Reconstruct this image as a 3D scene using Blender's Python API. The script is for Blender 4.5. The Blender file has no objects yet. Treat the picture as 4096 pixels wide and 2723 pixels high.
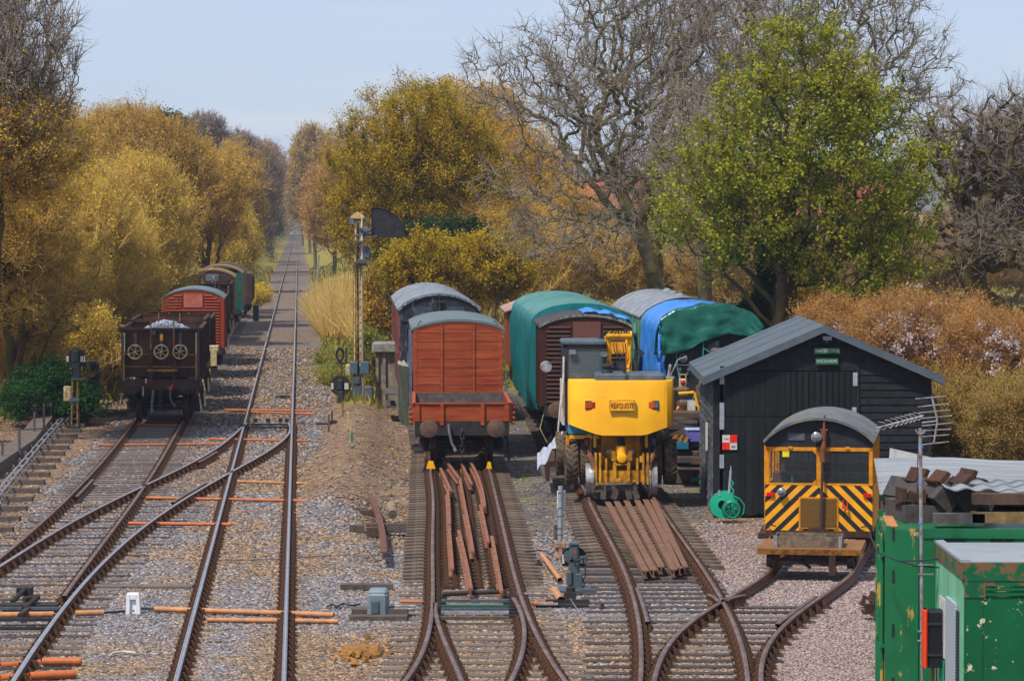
import bpy, math, random
import numpy as np
R = math.radians
sc = bpy.context.scene
COL = sc.collection

# ---------------------------------------------------------------- camera, sky, sun, exposure
CZ, FPX, HZ = 6.56, 12800.0, 880.0            # eye height, focal length and horizon row in photograph pixels
PITCH = math.atan((1361.5 - HZ) / FPX)
cam = bpy.data.cameras.new("camera"); camo = bpy.data.objects.new("camera", cam); COL.objects.link(camo)
camo.location = (0, 0, CZ); camo.rotation_euler = (math.pi/2 - PITCH, 0, 0)
cam.sensor_width = 36.0; cam.lens = FPX / 4096 * 36.0; cam.clip_start = 0.5; cam.clip_end = 9000
sc.camera = camo
SUN = np.array((-0.36, -0.42, 0.83)); SUN /= np.linalg.norm(SUN)
world = bpy.data.worlds.new("World"); sc.world = world; world.use_nodes = True
wn, wl = world.node_tree.nodes, world.node_tree.links
bg = wn["Background"]; bg.inputs[1].default_value = 0.098
sky = wn.new("ShaderNodeTexSky"); sky.sky_type = 'NISHITA'; sky.sun_disc = False
sky.sun_elevation = math.asin(SUN[2]); sky.sun_rotation = math.atan2(SUN[0], SUN[1])
sky.air_density = 1.0; sky.dust_density = 0.6; sky.ozone_density = 3.0
tint = wn.new("ShaderNodeMix"); tint.data_type = 'RGBA'; tint.blend_type = 'MULTIPLY'
tint.inputs[0].default_value = 1.0; tint.inputs[7].default_value = (0.80, 0.90, 1.18, 1)
wl.new(sky.outputs[0], tint.inputs[6])
tcw = wn.new("ShaderNodeTexCoord"); mpw = wn.new("ShaderNodeMapping"); mpw.inputs['Scale'].default_value = (7, 7, 60)
nzw = wn.new("ShaderNodeTexNoise"); nzw.inputs['Scale'].default_value = 1.0; nzw.inputs['Detail'].default_value = 5
rpw = wn.new("ShaderNodeValToRGB"); rpw.color_ramp.elements[0].position = 0.5; rpw.color_ramp.elements[1].position = 0.78
rpw.color_ramp.elements[1].color = (0.6, 0.6, 0.6, 1)
cl = wn.new("ShaderNodeMix"); cl.data_type = 'RGBA'; cl.inputs[7].default_value = (6.2, 6.3, 6.6, 1)
wl.new(tcw.outputs['Generated'], mpw.inputs[0]); wl.new(mpw.outputs[0], nzw.inputs[0]); wl.new(nzw.outputs[0], rpw.inputs[0])
hz = wn.new("ShaderNodeMix"); hz.data_type = 'RGBA'; hz.inputs[0].default_value = 0.72; hz.inputs[7].default_value = (4.9, 5.6, 6.9, 1)
wl.new(tint.outputs[2], hz.inputs[6])
wl.new(rpw.outputs[0], cl.inputs[0]); wl.new(hz.outputs[2], cl.inputs[6]); wl.new(cl.outputs[2], bg.inputs[0])
sun = bpy.data.lights.new("sun", 'SUN'); sun.energy = 3.9; sun.angle = R(5.0); sun.color = (1.0, 0.94, 0.84)
suno = bpy.data.objects.new("sun", sun); COL.objects.link(suno)
from mathutils import Vector, Matrix
suno.rotation_euler = Vector(SUN).to_track_quat('Z', 'Y').to_euler(); suno.location = (0, 0, 60)
sc.view_settings.view_transform = 'Standard'; sc.view_settings.look = 'None'
sc.view_settings.exposure = 0.35; sc.view_settings.gamma = 1.0; sc.view_settings.use_curve_mapping = False
sc.render.engine = 'CYCLES'
cy = sc.cycles; cy.use_denoising = True; cy.max_bounces = 6; cy.diffuse_bounces = 3; cy.glossy_bounces = 2
cy.transmission_bounces = 4; cy.volume_bounces = 0; cy.transparent_max_bounces = 8
cy.use_adaptive_sampling = True; cy.adaptive_threshold = 0.015

# ---------------------------------------------------------------- helpers
_s, _c = math.sin(PITCH), math.cos(PITCH)
def ray(px, py):
    u, v = (px - 2048) / FPX, (1361.5 - py) / FPX
    return np.array((u, _c + v*_s, -_s + v*_c))
def at(px, py, z=0.0):
    d = ray(px, py); t = (z - CZ) / d[2]; return np.array((d[0]*t, d[1]*t, z))
def atY(px, py, Y):
    d = ray(px, py); t = Y / d[1]; return np.array((d[0]*t, Y, CZ + d[2]*t))
def XX(px, Y): return (px - 2048) * Y / FPX
def HH(py, Y): return atY(2048, py, Y)[2]

def lin(c):
    if isinstance(c, str):
        c = [int(c[i:i+2], 16)/255 for i in (0, 2, 4)]
        c = [x/12.92 if x <= .04045 else ((x+.055)/1.055)**2.4 for x in c]
    return (c[0], c[1], c[2], 1.0)
class NT:
    def __init__(s, m):
        m.use_nodes = True; s.t = m.node_tree; s.n = s.t.nodes; s.l = s.t.links; s.b = s.n["Principled BSDF"]
    def new(s, t, **k):
        n = s.n.new(t)
        for a, v in k.items(): setattr(n, a, v)
        return n
    def link(s, a, b): s.l.new(a, b)
    def obj(s, scale=None, rot=None):
        tc = s.new("ShaderNodeTexCoord"); o = tc.outputs['Object']
        if scale is not None or rot is not None:
            m = s.new("ShaderNodeMapping")
            if scale: m.inputs['Scale'].default_value = scale
            if rot: m.inputs['Rotation'].default_value = rot
            s.link(o, m.inputs[0]); o = m.outputs[0]
        return o
    def noise(s, vec, scale, detail=3, rough=.6):
        n = s.new("ShaderNodeTexNoise"); n.inputs['Scale'].default_value = scale
        n.inputs['Detail'].default_value = detail; n.inputs['Roughness'].default_value = rough
        s.link(vec, n.inputs['Vector']); return n.outputs[0]
    def ramp(s, val, pts, interp='LINEAR'):
        r = s.new("ShaderNodeValToRGB"); r.color_ramp.interpolation = interp
        e = r.color_ramp.elements
        while len(e) < len(pts): e.new(0.5)
        for i, (p, c) in enumerate(pts):
            e[i].position = p; e[i].color = lin(c) if not isinstance(c, (int, float)) else (c, c, c, 1)
        s.link(val, r.inputs[0]); return r.outputs[0]
    def mix(s, f, a, b, mode='MIX'):
        m = s.new("ShaderNodeMix", data_type='RGBA', blend_type=mode)
        for sock, v in ((m.inputs[0], f), (m.inputs[6], a), (m.inputs[7], b)):
            if hasattr(v, 'type') and hasattr(v, 'links'): s.link(v, sock)
            elif isinstance(v, (int, float)): sock.default_value = v
            else: sock.default_value = lin(v)
        return m.outputs[2]
    def math(s, op, a, b=0.0, clamp=False):
        m = s.new("ShaderNodeMath", operation=op, use_clamp=clamp)
        for i, v in enumerate((a, b)):
            if hasattr(v, 'links'): s.link(v, m.inputs[i])
            else: m.inputs[i].default_value = v
        return m.outputs[0]
    def bump(s, h, strength=.3, dist=.02):
        b = s.new("ShaderNodeBump"); b.inputs['Strength'].default_value = strength; b.inputs['Distance'].default_value = dist
        s.link(h, b.inputs['Height']); s.link(b.outputs[0], s.b.inputs['Normal'])
_M = {}
def M(name, col, rough=.6, metal=0., var=.15, vs=4., dirt=None, damt=.3, ds=3., bump=0., bs=25., streak=0, spec=.3, soft=.3, orand=0., isl=0.):
    if name in _M: return _M[name]
    m = bpy.data.materials.new(name); t = NT(m); b = t.b
    b.inputs['Roughness'].default_value = rough; b.inputs['Metallic'].default_value = metal
    b.inputs['Specular IOR Level'].default_value = spec
    c = lin(col); o = t.obj()
    n = t.noise(o, vs, 4)
    lo = tuple(x*(1-var*2) for x in c[:3]); hi = tuple(min(1, x*(1+var*1.6)) for x in c[:3])
    out = t.ramp(n, [(.3, lo), (.7, hi)])
    if dirt is not None:
        ov = t.obj((1, 1, .25) if streak == 1 else (.35, .35, 3.5)) if streak else o
        dn = t.noise(ov, ds, 6, .7)
        f = t.ramp(dn, [(max(0, .62-damt*.5-soft*.5), 0.0), (min(1, .62-damt*.5+soft*.5), 1.0)])
        out = t.mix(f, out, dirt)
    if isl:
        ge = t.new('ShaderNodeNewGeometry'); k = t.math('ADD', t.math('MULTIPLY', ge.outputs['Random Per Island'], isl), 1-isl*.5)
        cb = t.new('ShaderNodeCombineColor'); [t.link(k, cb.inputs[i]) for i in range(3)]; out = t.mix(1.0, out, cb.outputs[0], 'MULTIPLY')
    if orand:
        oi = t.new("ShaderNodeObjectInfo"); k = t.math('ADD', t.math('MULTIPLY', oi.outputs['Random'], orand), 1-orand*.55)
        cb = t.new("ShaderNodeCombineColor"); [t.link(k, cb.inputs[i]) for i in range(3)]; out = t.mix(1.0, out, cb.outputs[0], 'MULTIPLY')
    t.link(out, b.inputs['Base Color'])
    if bump: t.bump(t.noise(o, bs, 4), bump, .02)
    _M[name] = m; return m

class MB:
    def __init__(s): s.v = []; s.f = []; s.m = []
    def add(s, vs, fs, mi=0):
        k = len(s.v); s.v.extend([tuple(map(float, p)) for p in vs]); s.f.extend([tuple(i+k for i in f) for f in fs]); s.m.extend([mi]*len(fs)); return s
    def box(s, x0, x1, y0, y1, z0, z1, mi=0, T=None):
        vs = [(x, y, z) for x in (x0, x1) for y in (y0, y1) for z in (z0, z1)]
        if T is not None: vs = [T @ Vector(v) for v in vs]
        return s.add(vs, [(0,1,3,2), (4,6,7,5), (0,4,5,1), (2,3,7,6), (0,2,6,4), (1,5,7,3)], mi)
    def cbox(s, c, d, mi=0, rz=0., rx=0., ry=0.):
        T = Matrix.Translation(c) @ Matrix.Rotation(rz, 4, 'Z') @ Matrix.Rotation(ry, 4, 'Y') @ Matrix.Rotation(rx, 4, 'X')
        return s.box(-d[0]/2, d[0]/2, -d[1]/2, d[1]/2, -d[2]/2, d[2]/2, mi, T)
    def ch(s, x0, x1, y0, y1, z0, z1, c=.02, mi=0):       # box with chamfered vertical and top edges
        def ring(z, i): return [(x0+i+c, y0+i, z), (x1-i-c, y0+i, z), (x1-i, y0+i+c, z), (x1-i, y1-i-c, z), (x1-i-c, y1-i, z), (x0+i+c, y1-i, z), (x0+i, y1-i-c, z), (x0+i, y0+i+c, z)]
        vs = ring(z0, 0) + ring(z1-c, 0) + ring(z1, c)
        fs = [tuple(range(7, -1, -1)), tuple(range(16, 24))]
        for k in (0, 8):
            for i in range(8): fs.append((k+i, k+(i+1) % 8, k+8+(i+1) % 8, k+8+i))
        return s.add(vs, fs, mi)
    def cyl(s, a, b, r, r2=None, n=12, mi=0, caps=True):
        a, b = Vector(a), Vector(b); d = (b-a); r2 = r if r2 is None else r2
        if d.length < 1e-6: return s
        q = d.to_track_quat('Z', 'Y')
        vs = []
        for p, rr in ((a, r), (b, r2)):
            for i in range(n):
                t = 2*math.pi*(i+.5)/n; vs.append(p + q @ Vector((rr*math.cos(t), rr*math.sin(t), 0)))
        fs = [(i, (i+1) % n, n+(i+1) % n, n+i) for i in range(n)]
        if caps: fs += [tuple(range(n-1, -1, -1)), tuple(range(n, 2*n))]
        return s.add(vs, fs, mi)
    def tube(s, pts, r, n=6, mi=0):
        for a, b in zip(pts, pts[1:]): s.cyl(a, b, r, n=n, mi=mi)
        return s
    def torus(s, c, ax, Rr, r, n=20, m=6, mi=0, sx=1., a0=0., a1=2*math.pi):
        q = Vector(ax).to_track_quat('Z', 'Y'); c = Vector(c); vs = []; full = abs(a1-a0-2*math.pi) < 1e-4
        nn = n if full else n+1
        for i in range(nn):
            t = a0+(a1-a0)*i/n
            for j in range(m):
                p = 2*math.pi*j/m; rr = Rr + r*math.cos(p)
                vs.append(c + q @ Vector((rr*math.cos(t)*sx, rr*math.sin(t), r*math.sin(p))))
        fs = []
        for i in range(n):
            k = (i+1) % nn
            for j in range(m): fs.append((i*m+j, i*m+(j+1) % m, k*m+(j+1) % m, k*m+j))
        return s.add(vs, fs, mi)
    def prof(s, pts, y0, y1, mi=0, cap=True):             # outline in x,z extruded along y
        n = len(pts); vs = [(x, y0, z) for x, z in pts] + [(x, y1, z) for x, z in pts]
        fs = [(i, (i+1) % n, n+(i+1) % n, n+i) for i in range(n)]
        if cap: fs += [tuple(range(n-1, -1, -1)), tuple(range(n, 2*n))]
        return s.add(vs, fs, mi)
    def profx(s, pts, x0, x1, mi=0):                       # outline in y,z extruded along x
        n = len(pts); vs = [(x0, y, z) for y, z in pts] + [(x1, y, z) for y, z in pts]
        return s.add(vs, [(i, (i+1) % n, n+(i+1) % n, n+i) for i in range(n)] + [tuple(range(n-1, -1, -1)), tuple(range(n, 2*n))], mi)
    def profz(s, pts, z0, z1, mi=0):
        n = len(pts); vs = [(x, y, z0) for x, y in pts] + [(x, y, z1) for x, y in pts]
        return s.add(vs, [(i, (i+1) % n, n+(i+1) % n, n+i) for i in range(n)] + [tuple(range(n-1, -1, -1)), tuple(range(n, 2*n))], mi)
    def lathe(s, c, ax, prof, n=24, mi=0):                 # prof: (radius, height along ax)
        q = Vector(ax).to_track_quat('Z', 'Y'); c = Vector(c); vs = []; k = len(prof)
        for i in range(n):
            t = 2*math.pi*i/n
            for r, h in prof: vs.append(c + q @ Vector((r*math.cos(t), r*math.sin(t), h)))
        fs = []
        for i in range(n):
            j = (i+1) % n
            for a in range(k-1): fs.append((i*k+a, j*k+a, j*k+a+1, i*k+a+1))
        return s.add(vs, fs, mi)
    def mesh(s, name, mats, smooth=False):
        me = bpy.data.meshes.new(name); me.from_pydata(s.v, [], s.f)
        for m in (mats if isinstance(mats, (list, tuple)) else [mats]): me.materials.append(m)
        if any(s.m): me.polygons.foreach_set('material_index', s.m)
        import bmesh
        bm = bmesh.new(); bm.from_mesh(me); bmesh.ops.recalc_face_normals(bm, faces=bm.faces); bm.to_mesh(me); bm.free()
        if smooth:
            me.polygons.foreach_set('use_smooth', [True]*len(me.polygons)); me.set_sharp_from_angle(angle=R(38))
        me.update(); return me
    def build(s, name, mats, parent=None, smooth=False, label=None):
        o = bpy.data.objects.new(name, s.mesh(name, mats, smooth)); COL.objects.link(o)
        if parent is not None: o.parent = parent
        if label: o['label'] = label
        return o
def build_sides(g, name, mats, parent=None, smooth=False):      # left-hand and right-hand pieces become two objects
    out = []
    for s in (-1, 1):
        fs = [(f, m) for f, m in zip(g.f, g.m) if (sum(g.v[i][0] for i in f)/len(f) < 0) == (s < 0)]
        if not fs: continue
        b = MB(); ids = sorted({i for f, _ in fs for i in f}); mp = {i: k for k, i in enumerate(ids)}
        b.v = [g.v[i] for i in ids]; b.f = [tuple(mp[i] for i in f) for f, _ in fs]; b.m = [m for _, m in fs]
        out.append(b.build(name, mats, parent, smooth))
    return out
def tag(o, label=None, cat=None, group=None, kind=None):
    if label: o['label'] = label
    if cat: o['category'] = cat
    if group: o['group'] = group
    if kind: o['kind'] = kind
    return o
def thing(name, label, cat, loc=(0, 0, 0), rz=0., group=None):
    o = bpy.data.objects.new(name, None); COL.objects.link(o); o.location = loc; o.rotation_euler = (0, 0, rz)
    o.empty_display_size = .2
    return tag(o, label, cat, group)
def copy_tree(o, parent=None):
    c = o.copy(); COL.objects.link(c); c.parent = parent
    for ch in [x for x in COL.objects if x.parent == o]: copy_tree(ch, c)
    return c
def npmesh(name, V, Q, mats, mi=None, smooth=False):
    me = bpy.data.meshes.new(name); k = Q.shape[1]
    me.vertices.add(len(V)); me.vertices.foreach_set('co', np.ascontiguousarray(V, dtype=np.float32).ravel())
    me.loops.add(Q.size); me.loops.foreach_set('vertex_index', np.ascontiguousarray(Q, dtype=np.int32).ravel())
    me.polygons.add(len(Q)); me.polygons.foreach_set('loop_start', np.arange(0, Q.size, k, dtype=np.int32))
    for m in (mats if isinstance(mats, (list, tuple)) else [mats]): me.materials.append(m)
    if mi is not None: me.polygons.foreach_set('material_index', np.ascontiguousarray(mi, dtype=np.int32))
    if smooth: me.polygons.foreach_set('use_smooth', np.ones(len(Q), dtype=bool))
    me.update(calc_edges=True); me.validate(); return me
def text_part(name, body, size, mat, parent, loc, rot=(math.pi/2, 0, 0), ext=.004, off=.0, sx=1., sp=1., width=None):
    cu = bpy.data.curves.new(name, 'FONT'); cu.body = body; cu.size = size; cu.extrude = ext; cu.offset = off
    cu.align_x = 'CENTER'; cu.align_y = 'CENTER'; cu.space_character = sp; cu.resolution_u = 3
    t = bpy.data.objects.new(name, cu); COL.objects.link(t)
    me = bpy.data.meshes.new_from_object(t.evaluated_get(bpy.context.evaluated_depsgraph_get()))
    bpy.data.objects.remove(t); me.name = name; me.materials.clear(); me.materials.append(mat)
    if width: xs_ = [v.co.x for v in me.vertices]; sx = width/(max(xs_)-min(xs_))
    o = bpy.data.objects.new(name, me); COL.objects.link(o); o.parent = parent
    o.location = loc; o.rotation_euler = rot; o.scale = (sx, 1, 1); return o
# ---------------------------------------------------------------- noise in numpy, ground shape and zones
def vnoise(x, y, s, seed=0):
    x = np.asarray(x, float)*s; y = np.asarray(y, float)*s
    xi, yi = np.floor(x).astype(np.int64), np.floor(y).astype(np.int64); xf, yf = x-xi, y-yi
    u, v = xf*xf*(3-2*xf), yf*yf*(3-2*yf)
    def h(a, b):
        n = (a*374761393 + b*668265263 + seed*1442695) & 0xffffffff
        n = ((n ^ (n >> 13)) * 1274126177) & 0xffffffff
        return ((n ^ (n >> 16)) & 0xffff) / 65535.
    return (h(xi, yi)*(1-u)+h(xi+1, yi)*u)*(1-v) + (h(xi, yi+1)*(1-u)+h(xi+1, yi+1)*u)*v
def fbm(x, y, s, seed=0, o=4):
    return sum(vnoise(x, y, s*2**i, seed+i)*.5**i for i in range(o)) / sum(.5**i for i in range(o))
def sst(a, b, x): t = np.clip((x-a)/(b-a), 0, 1); return t*t*(3-2*t)
def mainX(y): return -0.97 - .0667*y
def sidX(y): return np.where(y > 77, -11.43 - .0685*(y-104.4), -9.52 - .058*(y-77) )
def yard1X(y): return np.where(y < 92, -1.348-.0265*(y-82.5), -1.60-.043*(y-92))
def yard2X(y): return 2.52 - .024*(y-74.2)
ZR = .16                                              # rail-head height
def gz(x, y):
    x = np.asarray(x, float); y = np.asarray(y, float)
    xb = yard1X(y) - 2.0
    yard = sst(-.5, .5, x-xb)
    z = -.035 - yard*(.002+.103*sst(56, 62, y))
    z = z + .34*np.exp(-((x-(xb-.9))/.75)**2) * sst(66, 76, y)*(1-sst(112, 120, y)) 
    z = z + (fbm(x, y, .45, 3)-.5)*.10*(sst(-.2, 1.0, np.abs(x-(xb-.4)))*0+1)*sst(66, 80, y)*(1-yard*.6)*np.where(np.abs(x-xb) < 2.2, 1, .25)
    lb = sidX(y) - x
    z = z + 1.8*sst(3.6, 11, lb)*sst(70, 100, y) + .25*(fbm(x, y, .3, 9)-.5)*sst(3, 5, lb)
    am = np.abs(x-mainX(y))
    z = z + np.minimum(np.maximum(am-4.2, 0)*.55, 5.5)*sst(240, 420, y)
    z = z - 2.5*sst(16, 60, x)
    return z
def zones(x, y):
    am = x-mainX(y); s = x-sidX(y); y1 = x-yard1X(y); y2 = x-yard2X(y)
    n = fbm(x, y, .9, 21)-.5
    left = sst(-1.9, -1.3, s+n*1.2)*(1-sst(222, 240, y)*(1-sst(-2.3, -1.9, am)))
    right = 1-sst(1.95, 2.35, am+n*.9)*sst(104, 110, y)
    ball = left*right
    ball = np.where(y < 74, np.maximum(ball, left), ball)
    moundc = np.exp(-((x-(yard1X(y)-2.9))/1.25)**2)*sst(69, 76, y+n*6)*(1-sst(112, 118, y))
    near = 1-sst(61, 72, y+n*10)
    yardm = sst(-2.6, -1.6, y1)
    ball = ball*(1-sst(.35, .6, moundc+n*.4))
    ball = ball*(1-yardm) + yardm*np.clip(near*.95+.12, 0, 1)
    ash = sst(.6, 1.4, y1+n)*sst(62, 76, y+n*14)*(1-sst(3.0, 5.5, x-n*2)*.55)
    ash = np.maximum(ash, moundc*.3*sst(.45, .6, fbm(x, y, .5, 5)))
    grass = sst(2.1, 2.6, am+n)*sst(106, 114, y)*(1-sst(-2.4, -1.8, y1)*(1-sst(120, 135, y)))
    grass = np.maximum(grass, (1-sst(-2.4, -2.0, am+n*.5))*sst(225, 240, y))
    grass = np.maximum(grass, (1-sst(-5.6, -4.6, s+n*2))*sst(72, 84, y))
    grass = np.maximum(grass, sst(112, 125, y)*(1-sst(-2.6, -2.0, s+n)))
    grass = np.maximum(grass, sst(9, 12, x)*sst(70, 90, y))
    pink = sst(3.1, 4.4, x+n*1.5-(y-60)*.03)
    warm = np.clip(sst(.40, .68, .5*fbm(x, y*.25, .45, 31)+.5*fbm(x, y, .5, 77)+n*.25), 0, 1)
    warm = np.maximum(warm, .55*sst(98, 112, y+n*6))
    warm = np.maximum(warm, sst(-1.6, -.9, x-yard1X(y)+2.4)*(1-sst(50, 53, y+n*3)))
    warm = np.maximum(warm, .95*np.exp(-((np.abs(am)-.7525)/.28)**2))
    return ball, ash, grass, warm, pink

def ballast_nodes(t, o, rnd, warmv, pinkv):
    cold = t.ramp(rnd, [(0, '4c4a4c'), (.22, '64626a'), (.45, '78777f'), (.66, '87858c'), (.78, '94806e'), (.9, '9b9696'), (1, 'b2aca8')])
    warm = t.ramp(rnd, [(0, '4c423c'), (.22, '6a5a4e'), (.45, '80736b'), (.62, '8f7860'), (.80, 'a67c50'), (1, 'b6a48e')])
    pink = t.ramp(rnd, [(0, '6c5e5e'), (.3, '8c7a7a'), (.6, '9f8c89'), (.85, 'ac968a'), (1, 'bdb0a8')])
    c = t.mix(warmv, cold, warm); return t.mix(pinkv, c, pink)
mg = bpy.data.materials.new("ground_mix"); t = NT(mg); o = t.obj()
def attr(t, name):
    a = t.new("ShaderNodeAttribute"); a.attribute_name = name; return a.outputs['Fac']
vo = t.new("ShaderNodeTexVoronoi"); vo.inputs['Scale'].default_value = 17; t.link(o, vo.inputs['Vector'])
sep = t.new("ShaderNodeSeparateColor"); t.link(vo.outputs['Color'], sep.inputs[0])
rn = sep.outputs[0]
fine = t.noise(o, 5., 5, .7)
def soften(a, w=.35):
    return t.ramp(t.math('ADD', a, t.math('MULTIPLY', t.math('SUBTRACT', fine, .5), 1.1)), [(.5-w/2, 0.), (.5+w/2, 1.)])
stone = ballast_nodes(t, o, rn, soften(attr(t, 'warm'), .6), attr(t, 'pink'))
stone = t.mix(t.ramp(vo.outputs['Distance'], [(.25, 0.), (.62, .55)]), stone, '2b2623')
ashc = t.ramp(t.noise(o, 3.0, 6, .7), [(.3, '3a3637'), (.5, '5a5353'), (.7, '7d7168')])
ashc = t.mix(t.ramp(rn, [(.90, 0.), (.93, .8)]), ashc, 'a39a90')
dirt = t.ramp(t.noise(o, 2.2, 6, .75), [(.34, '33292a'), (.44, '5c463a'), (.55, '7e5e46'), (.64, '7c7638')])
dirt = t.mix(t.ramp(rn, [(.74, 0.), (.80, .75)]), dirt, 'ab9682')
gr = t.ramp(t.noise(o, .9, 6, .7), [(.3, '5c5c28'), (.45, '8e8034'), (.58, 'a6964a'), (.72, 'bca262')])
gr = t.mix(t.math('MULTIPLY', t.noise(o, 30, 3), .5), gr, '3b3818')
c = t.mix(soften(attr(t, 'ballast')), dirt, stone)
c = t.mix(soften(attr(t, 'ash')), c, ashc)
c = t.mix(t.math('MULTIPLY', attr(t, 'ash'), t.ramp(t.noise(o, .8, 5, .65), [(.52, 0.), (.62, .75)])), c, '757032')
c = t.mix(soften(attr(t, 'grass')), c, gr)
t.link(c, t.b.inputs['Base Color']); t.b.inputs['Roughness'].default_value = .95; t.b.inputs['Specular IOR Level'].default_value = .2
t.bump(t.math('ADD', t.math('MULTIPLY', vo.outputs['Distance'], -1.0), t.noise(o, 40, 3)), .9, .03)
xs = np.concatenate([-np.geomspace(1500, 27, 26), np.arange(-26, 22, .25), np.geomspace(22, 1500, 26)])
ys = np.concatenate([[-60, 0, 20, 32], np.arange(38, 132, .3), np.arange(132, 260, 1.5), np.geomspace(260, 6500, 40)])
Xg, Yg = np.meshgrid(xs, ys); Xg = Xg - .0667*np.maximum(0, Yg-100); Zg = gz(Xg, Yg); nx, ny = len(xs), len(ys)
idx = np.arange(nx*ny).reshape(ny, nx)
Q = np.stack([idx[:-1, :-1], idx[:-1, 1:], idx[1:, 1:], idx[1:, :-1]], -1).reshape(-1, 4)
me = npmesh("ground", np.stack([Xg.ravel(), Yg.ravel(), Zg.ravel()], 1), Q, mg, smooth=True)
for nm, arr in zip(('ballast', 'ash', 'grass', 'warm', 'pink'), zones(Xg.ravel(), Yg.ravel())):
    a = me.attributes.new(nm, 'FLOAT', 'POINT'); a.data.foreach_set('value', np.asarray(arr, dtype=np.float32))
go = bpy.data.objects.new("ground", me); COL.objects.link(go); tag(go, kind='structure')

# loose ballast stones, real little blocks
mst = []
for k, nm in enumerate(("stone_cold", "stone_warm", "stone_pink")):
    m = bpy.data.materials.new(nm); t = NT(m); ge = t.new("ShaderNodeNewGeometry")
    cc = ballast_nodes(t, None, ge.outputs['Random Per Island'], 1.0 if k == 1 else 0.0, 1.0 if k == 2 else 0.0)
    t.link(cc, t.b.inputs['Base Color']); t.b.inputs['Roughness'].default_value = .9; t.b.inputs['Specular IOR Level'].default_value = .25; mst.append(m)
rng = np.random.default_rng(5)
N = 640000
yy = 43/(1-rng.random(N)*(1-43/165.)); hw = yy*.165
xx = (rng.random(N)*2-1)*hw
b_, a_, g_, w_, p_ = zones(xx, yy)
keep = rng.random(N) < np.clip((b_*(1-g_)*(1-a_*.9))*1.1 - .06, 0.022*(1-g_), 1)*np.clip(1.2-(yy-60)/60, .45, 1)
xx, yy, w_, p_ = xx[keep], yy[keep], w_[keep], p_[keep]; n = len(xx)
sz = rng.uniform(.013, .030, n)*(1+(yy-43)/90)*(1-.35*p_)
octv = np.array([(1,1,.7), (-1,1,.6), (-1,-1,.7), (1,-1,.6), (1,1,-.6), (-1,1,-.7), (-1,-1,-.6), (1,-1,-.7)])*.8
octv = octv[None] + rng.normal(0, .28, (n, 8, 3))
an = rng.random(n)*6.283; ca, sa = np.cos(an)[:, None], np.sin(an)[:, None]
vx = octv[:, :, 0]*ca - octv[:, :, 1]*sa; vy = octv[:, :, 0]*sa + octv[:, :, 1]*ca
V = np.stack([vx, vy, octv[:, :, 2]*.75], 2)*sz[:, None, None]
V += np.stack([xx, yy, gz(xx, yy)+sz*.35], 1)[:, None, :]
Qb = np.array([(0,1,2,3), (7,6,5,4), (0,4,5,1), (1,5,6,2), (2,6,7,3), (3,7,4,0)])
Q = (Qb[None] + (np.arange(n)*8)[:, None, None]).reshape(-1, 4)
wr = rng.random(n)
kind = np.where(rng.random(n) < p_, 2, np.where(wr < np.clip(w_*.85+.1, 0, 1), 1, 0))
me = npmesh("ballast_stones", V.reshape(-1, 3), Q, mst, np.repeat(kind, 6))
so = bpy.data.objects.new("ballast_stones", me); COL.objects.link(so); tag(so, 'loose grey and tan ballast stones between the rails', 'ballast', kind='stuff')

# ---------------------------------------------------------------- tracks
m_railside = M('rail_rust', '5a3826', .75, .1, .3, 8, dirt='8a5a34', damt=.3, ds=12)
m_railbright = M('rail_rust_bright', '7d5138', .7, .1, .25, 8, dirt='4c3024', damt=.3, ds=9)
m_shine = M('rail_top_polished', 'c6c6cc', .32, .9, .08, 3)
m_dull = M('rail_top_dull', '8e7d78', .45, .6, .2, 3, dirt='6a4c3c', damt=.25, ds=2)
m_sleepw = M('sleeper_timber', '4e4644', .9, 0, .3, 7, dirt='6c615b', damt=.45, ds=9, bump=.4, bs=60, orand=.55)
m_sleepg = M('sleeper_timber_pale', '564d4e', .9, 0, .3, 7, dirt='3a3434', damt=.4, ds=9, bump=.4, bs=60, orand=.55)
m_sleepc = M('sleeper_concrete', '93816f', .9, 0, .25, 6, dirt='55483f', damt=.45, ds=7, bump=.3, bs=50, orand=.55)
m_chair = M('rail_chair_iron', '2a1f1a', .85, .1, .3, 20, dirt='5a3a24', damt=.3, ds=25)

def fitline(pts, deg=4, z=ZR):
    P = np.array([at(px, py, z)[:2] for px, py in pts]); ym = P[:, 1].mean()
    k = np.polyfit(P[:, 1]-ym, P[:, 0], deg)
    return lambda y: np.polyval(k, np.asarray(y, float)-ym)
RAILP = [(-.035, 0), (-.035, -.035), (-.010, -.045), (-.010, -.125), (-.045, -.14), (-.065, -.158), (.065, -.158), (.045, -.14), (.010, -.125), (.010, -.045), (.035, -.035), (.035, 0)]
def rail_mesh(f, y0, y1, top, side, step=.7, prof=RAILP, z=ZR):
    n = max(2, int((y1-y0)/step)); y = np.linspace(y0, y1, n+1); x = f(y)
    dx = np.gradient(x, y); L = np.hypot(1, dx); nxv, nyv = 1/L, -dx/L
    k = len(prof); V = np.zeros((n+1, k, 3))
    for i, (a, b) in enumerate(prof): V[:, i, 0] = x+nxv*a; V[:, i, 1] = y+nyv*a; V[:, i, 2] = z+b
    Q = []; mi = []
    for j in range(k):
        jj = (j+1) % k
        q = np.stack([np.arange(n)*k+j, np.arange(n)*k+jj, (np.arange(n)+1)*k+jj, (np.arange(n)+1)*k+j], 1); Q.append(q)
        mi.append(np.full(n, 1 if j == k-1 else 0))
    me = npmesh("rail", V.reshape(-1, 3), np.concatenate(Q), [side, top], np.concatenate(mi)); return me
def add_rail(par, f, y0, y1, top, side, step=.7, name="rail", label=None):
    o = bpy.data.objects.new(name, rail_mesh(f, y0, y1, top, side, step)); COL.objects.link(o); o.parent = par
    if label: o['label'] = label
    return o
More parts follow.
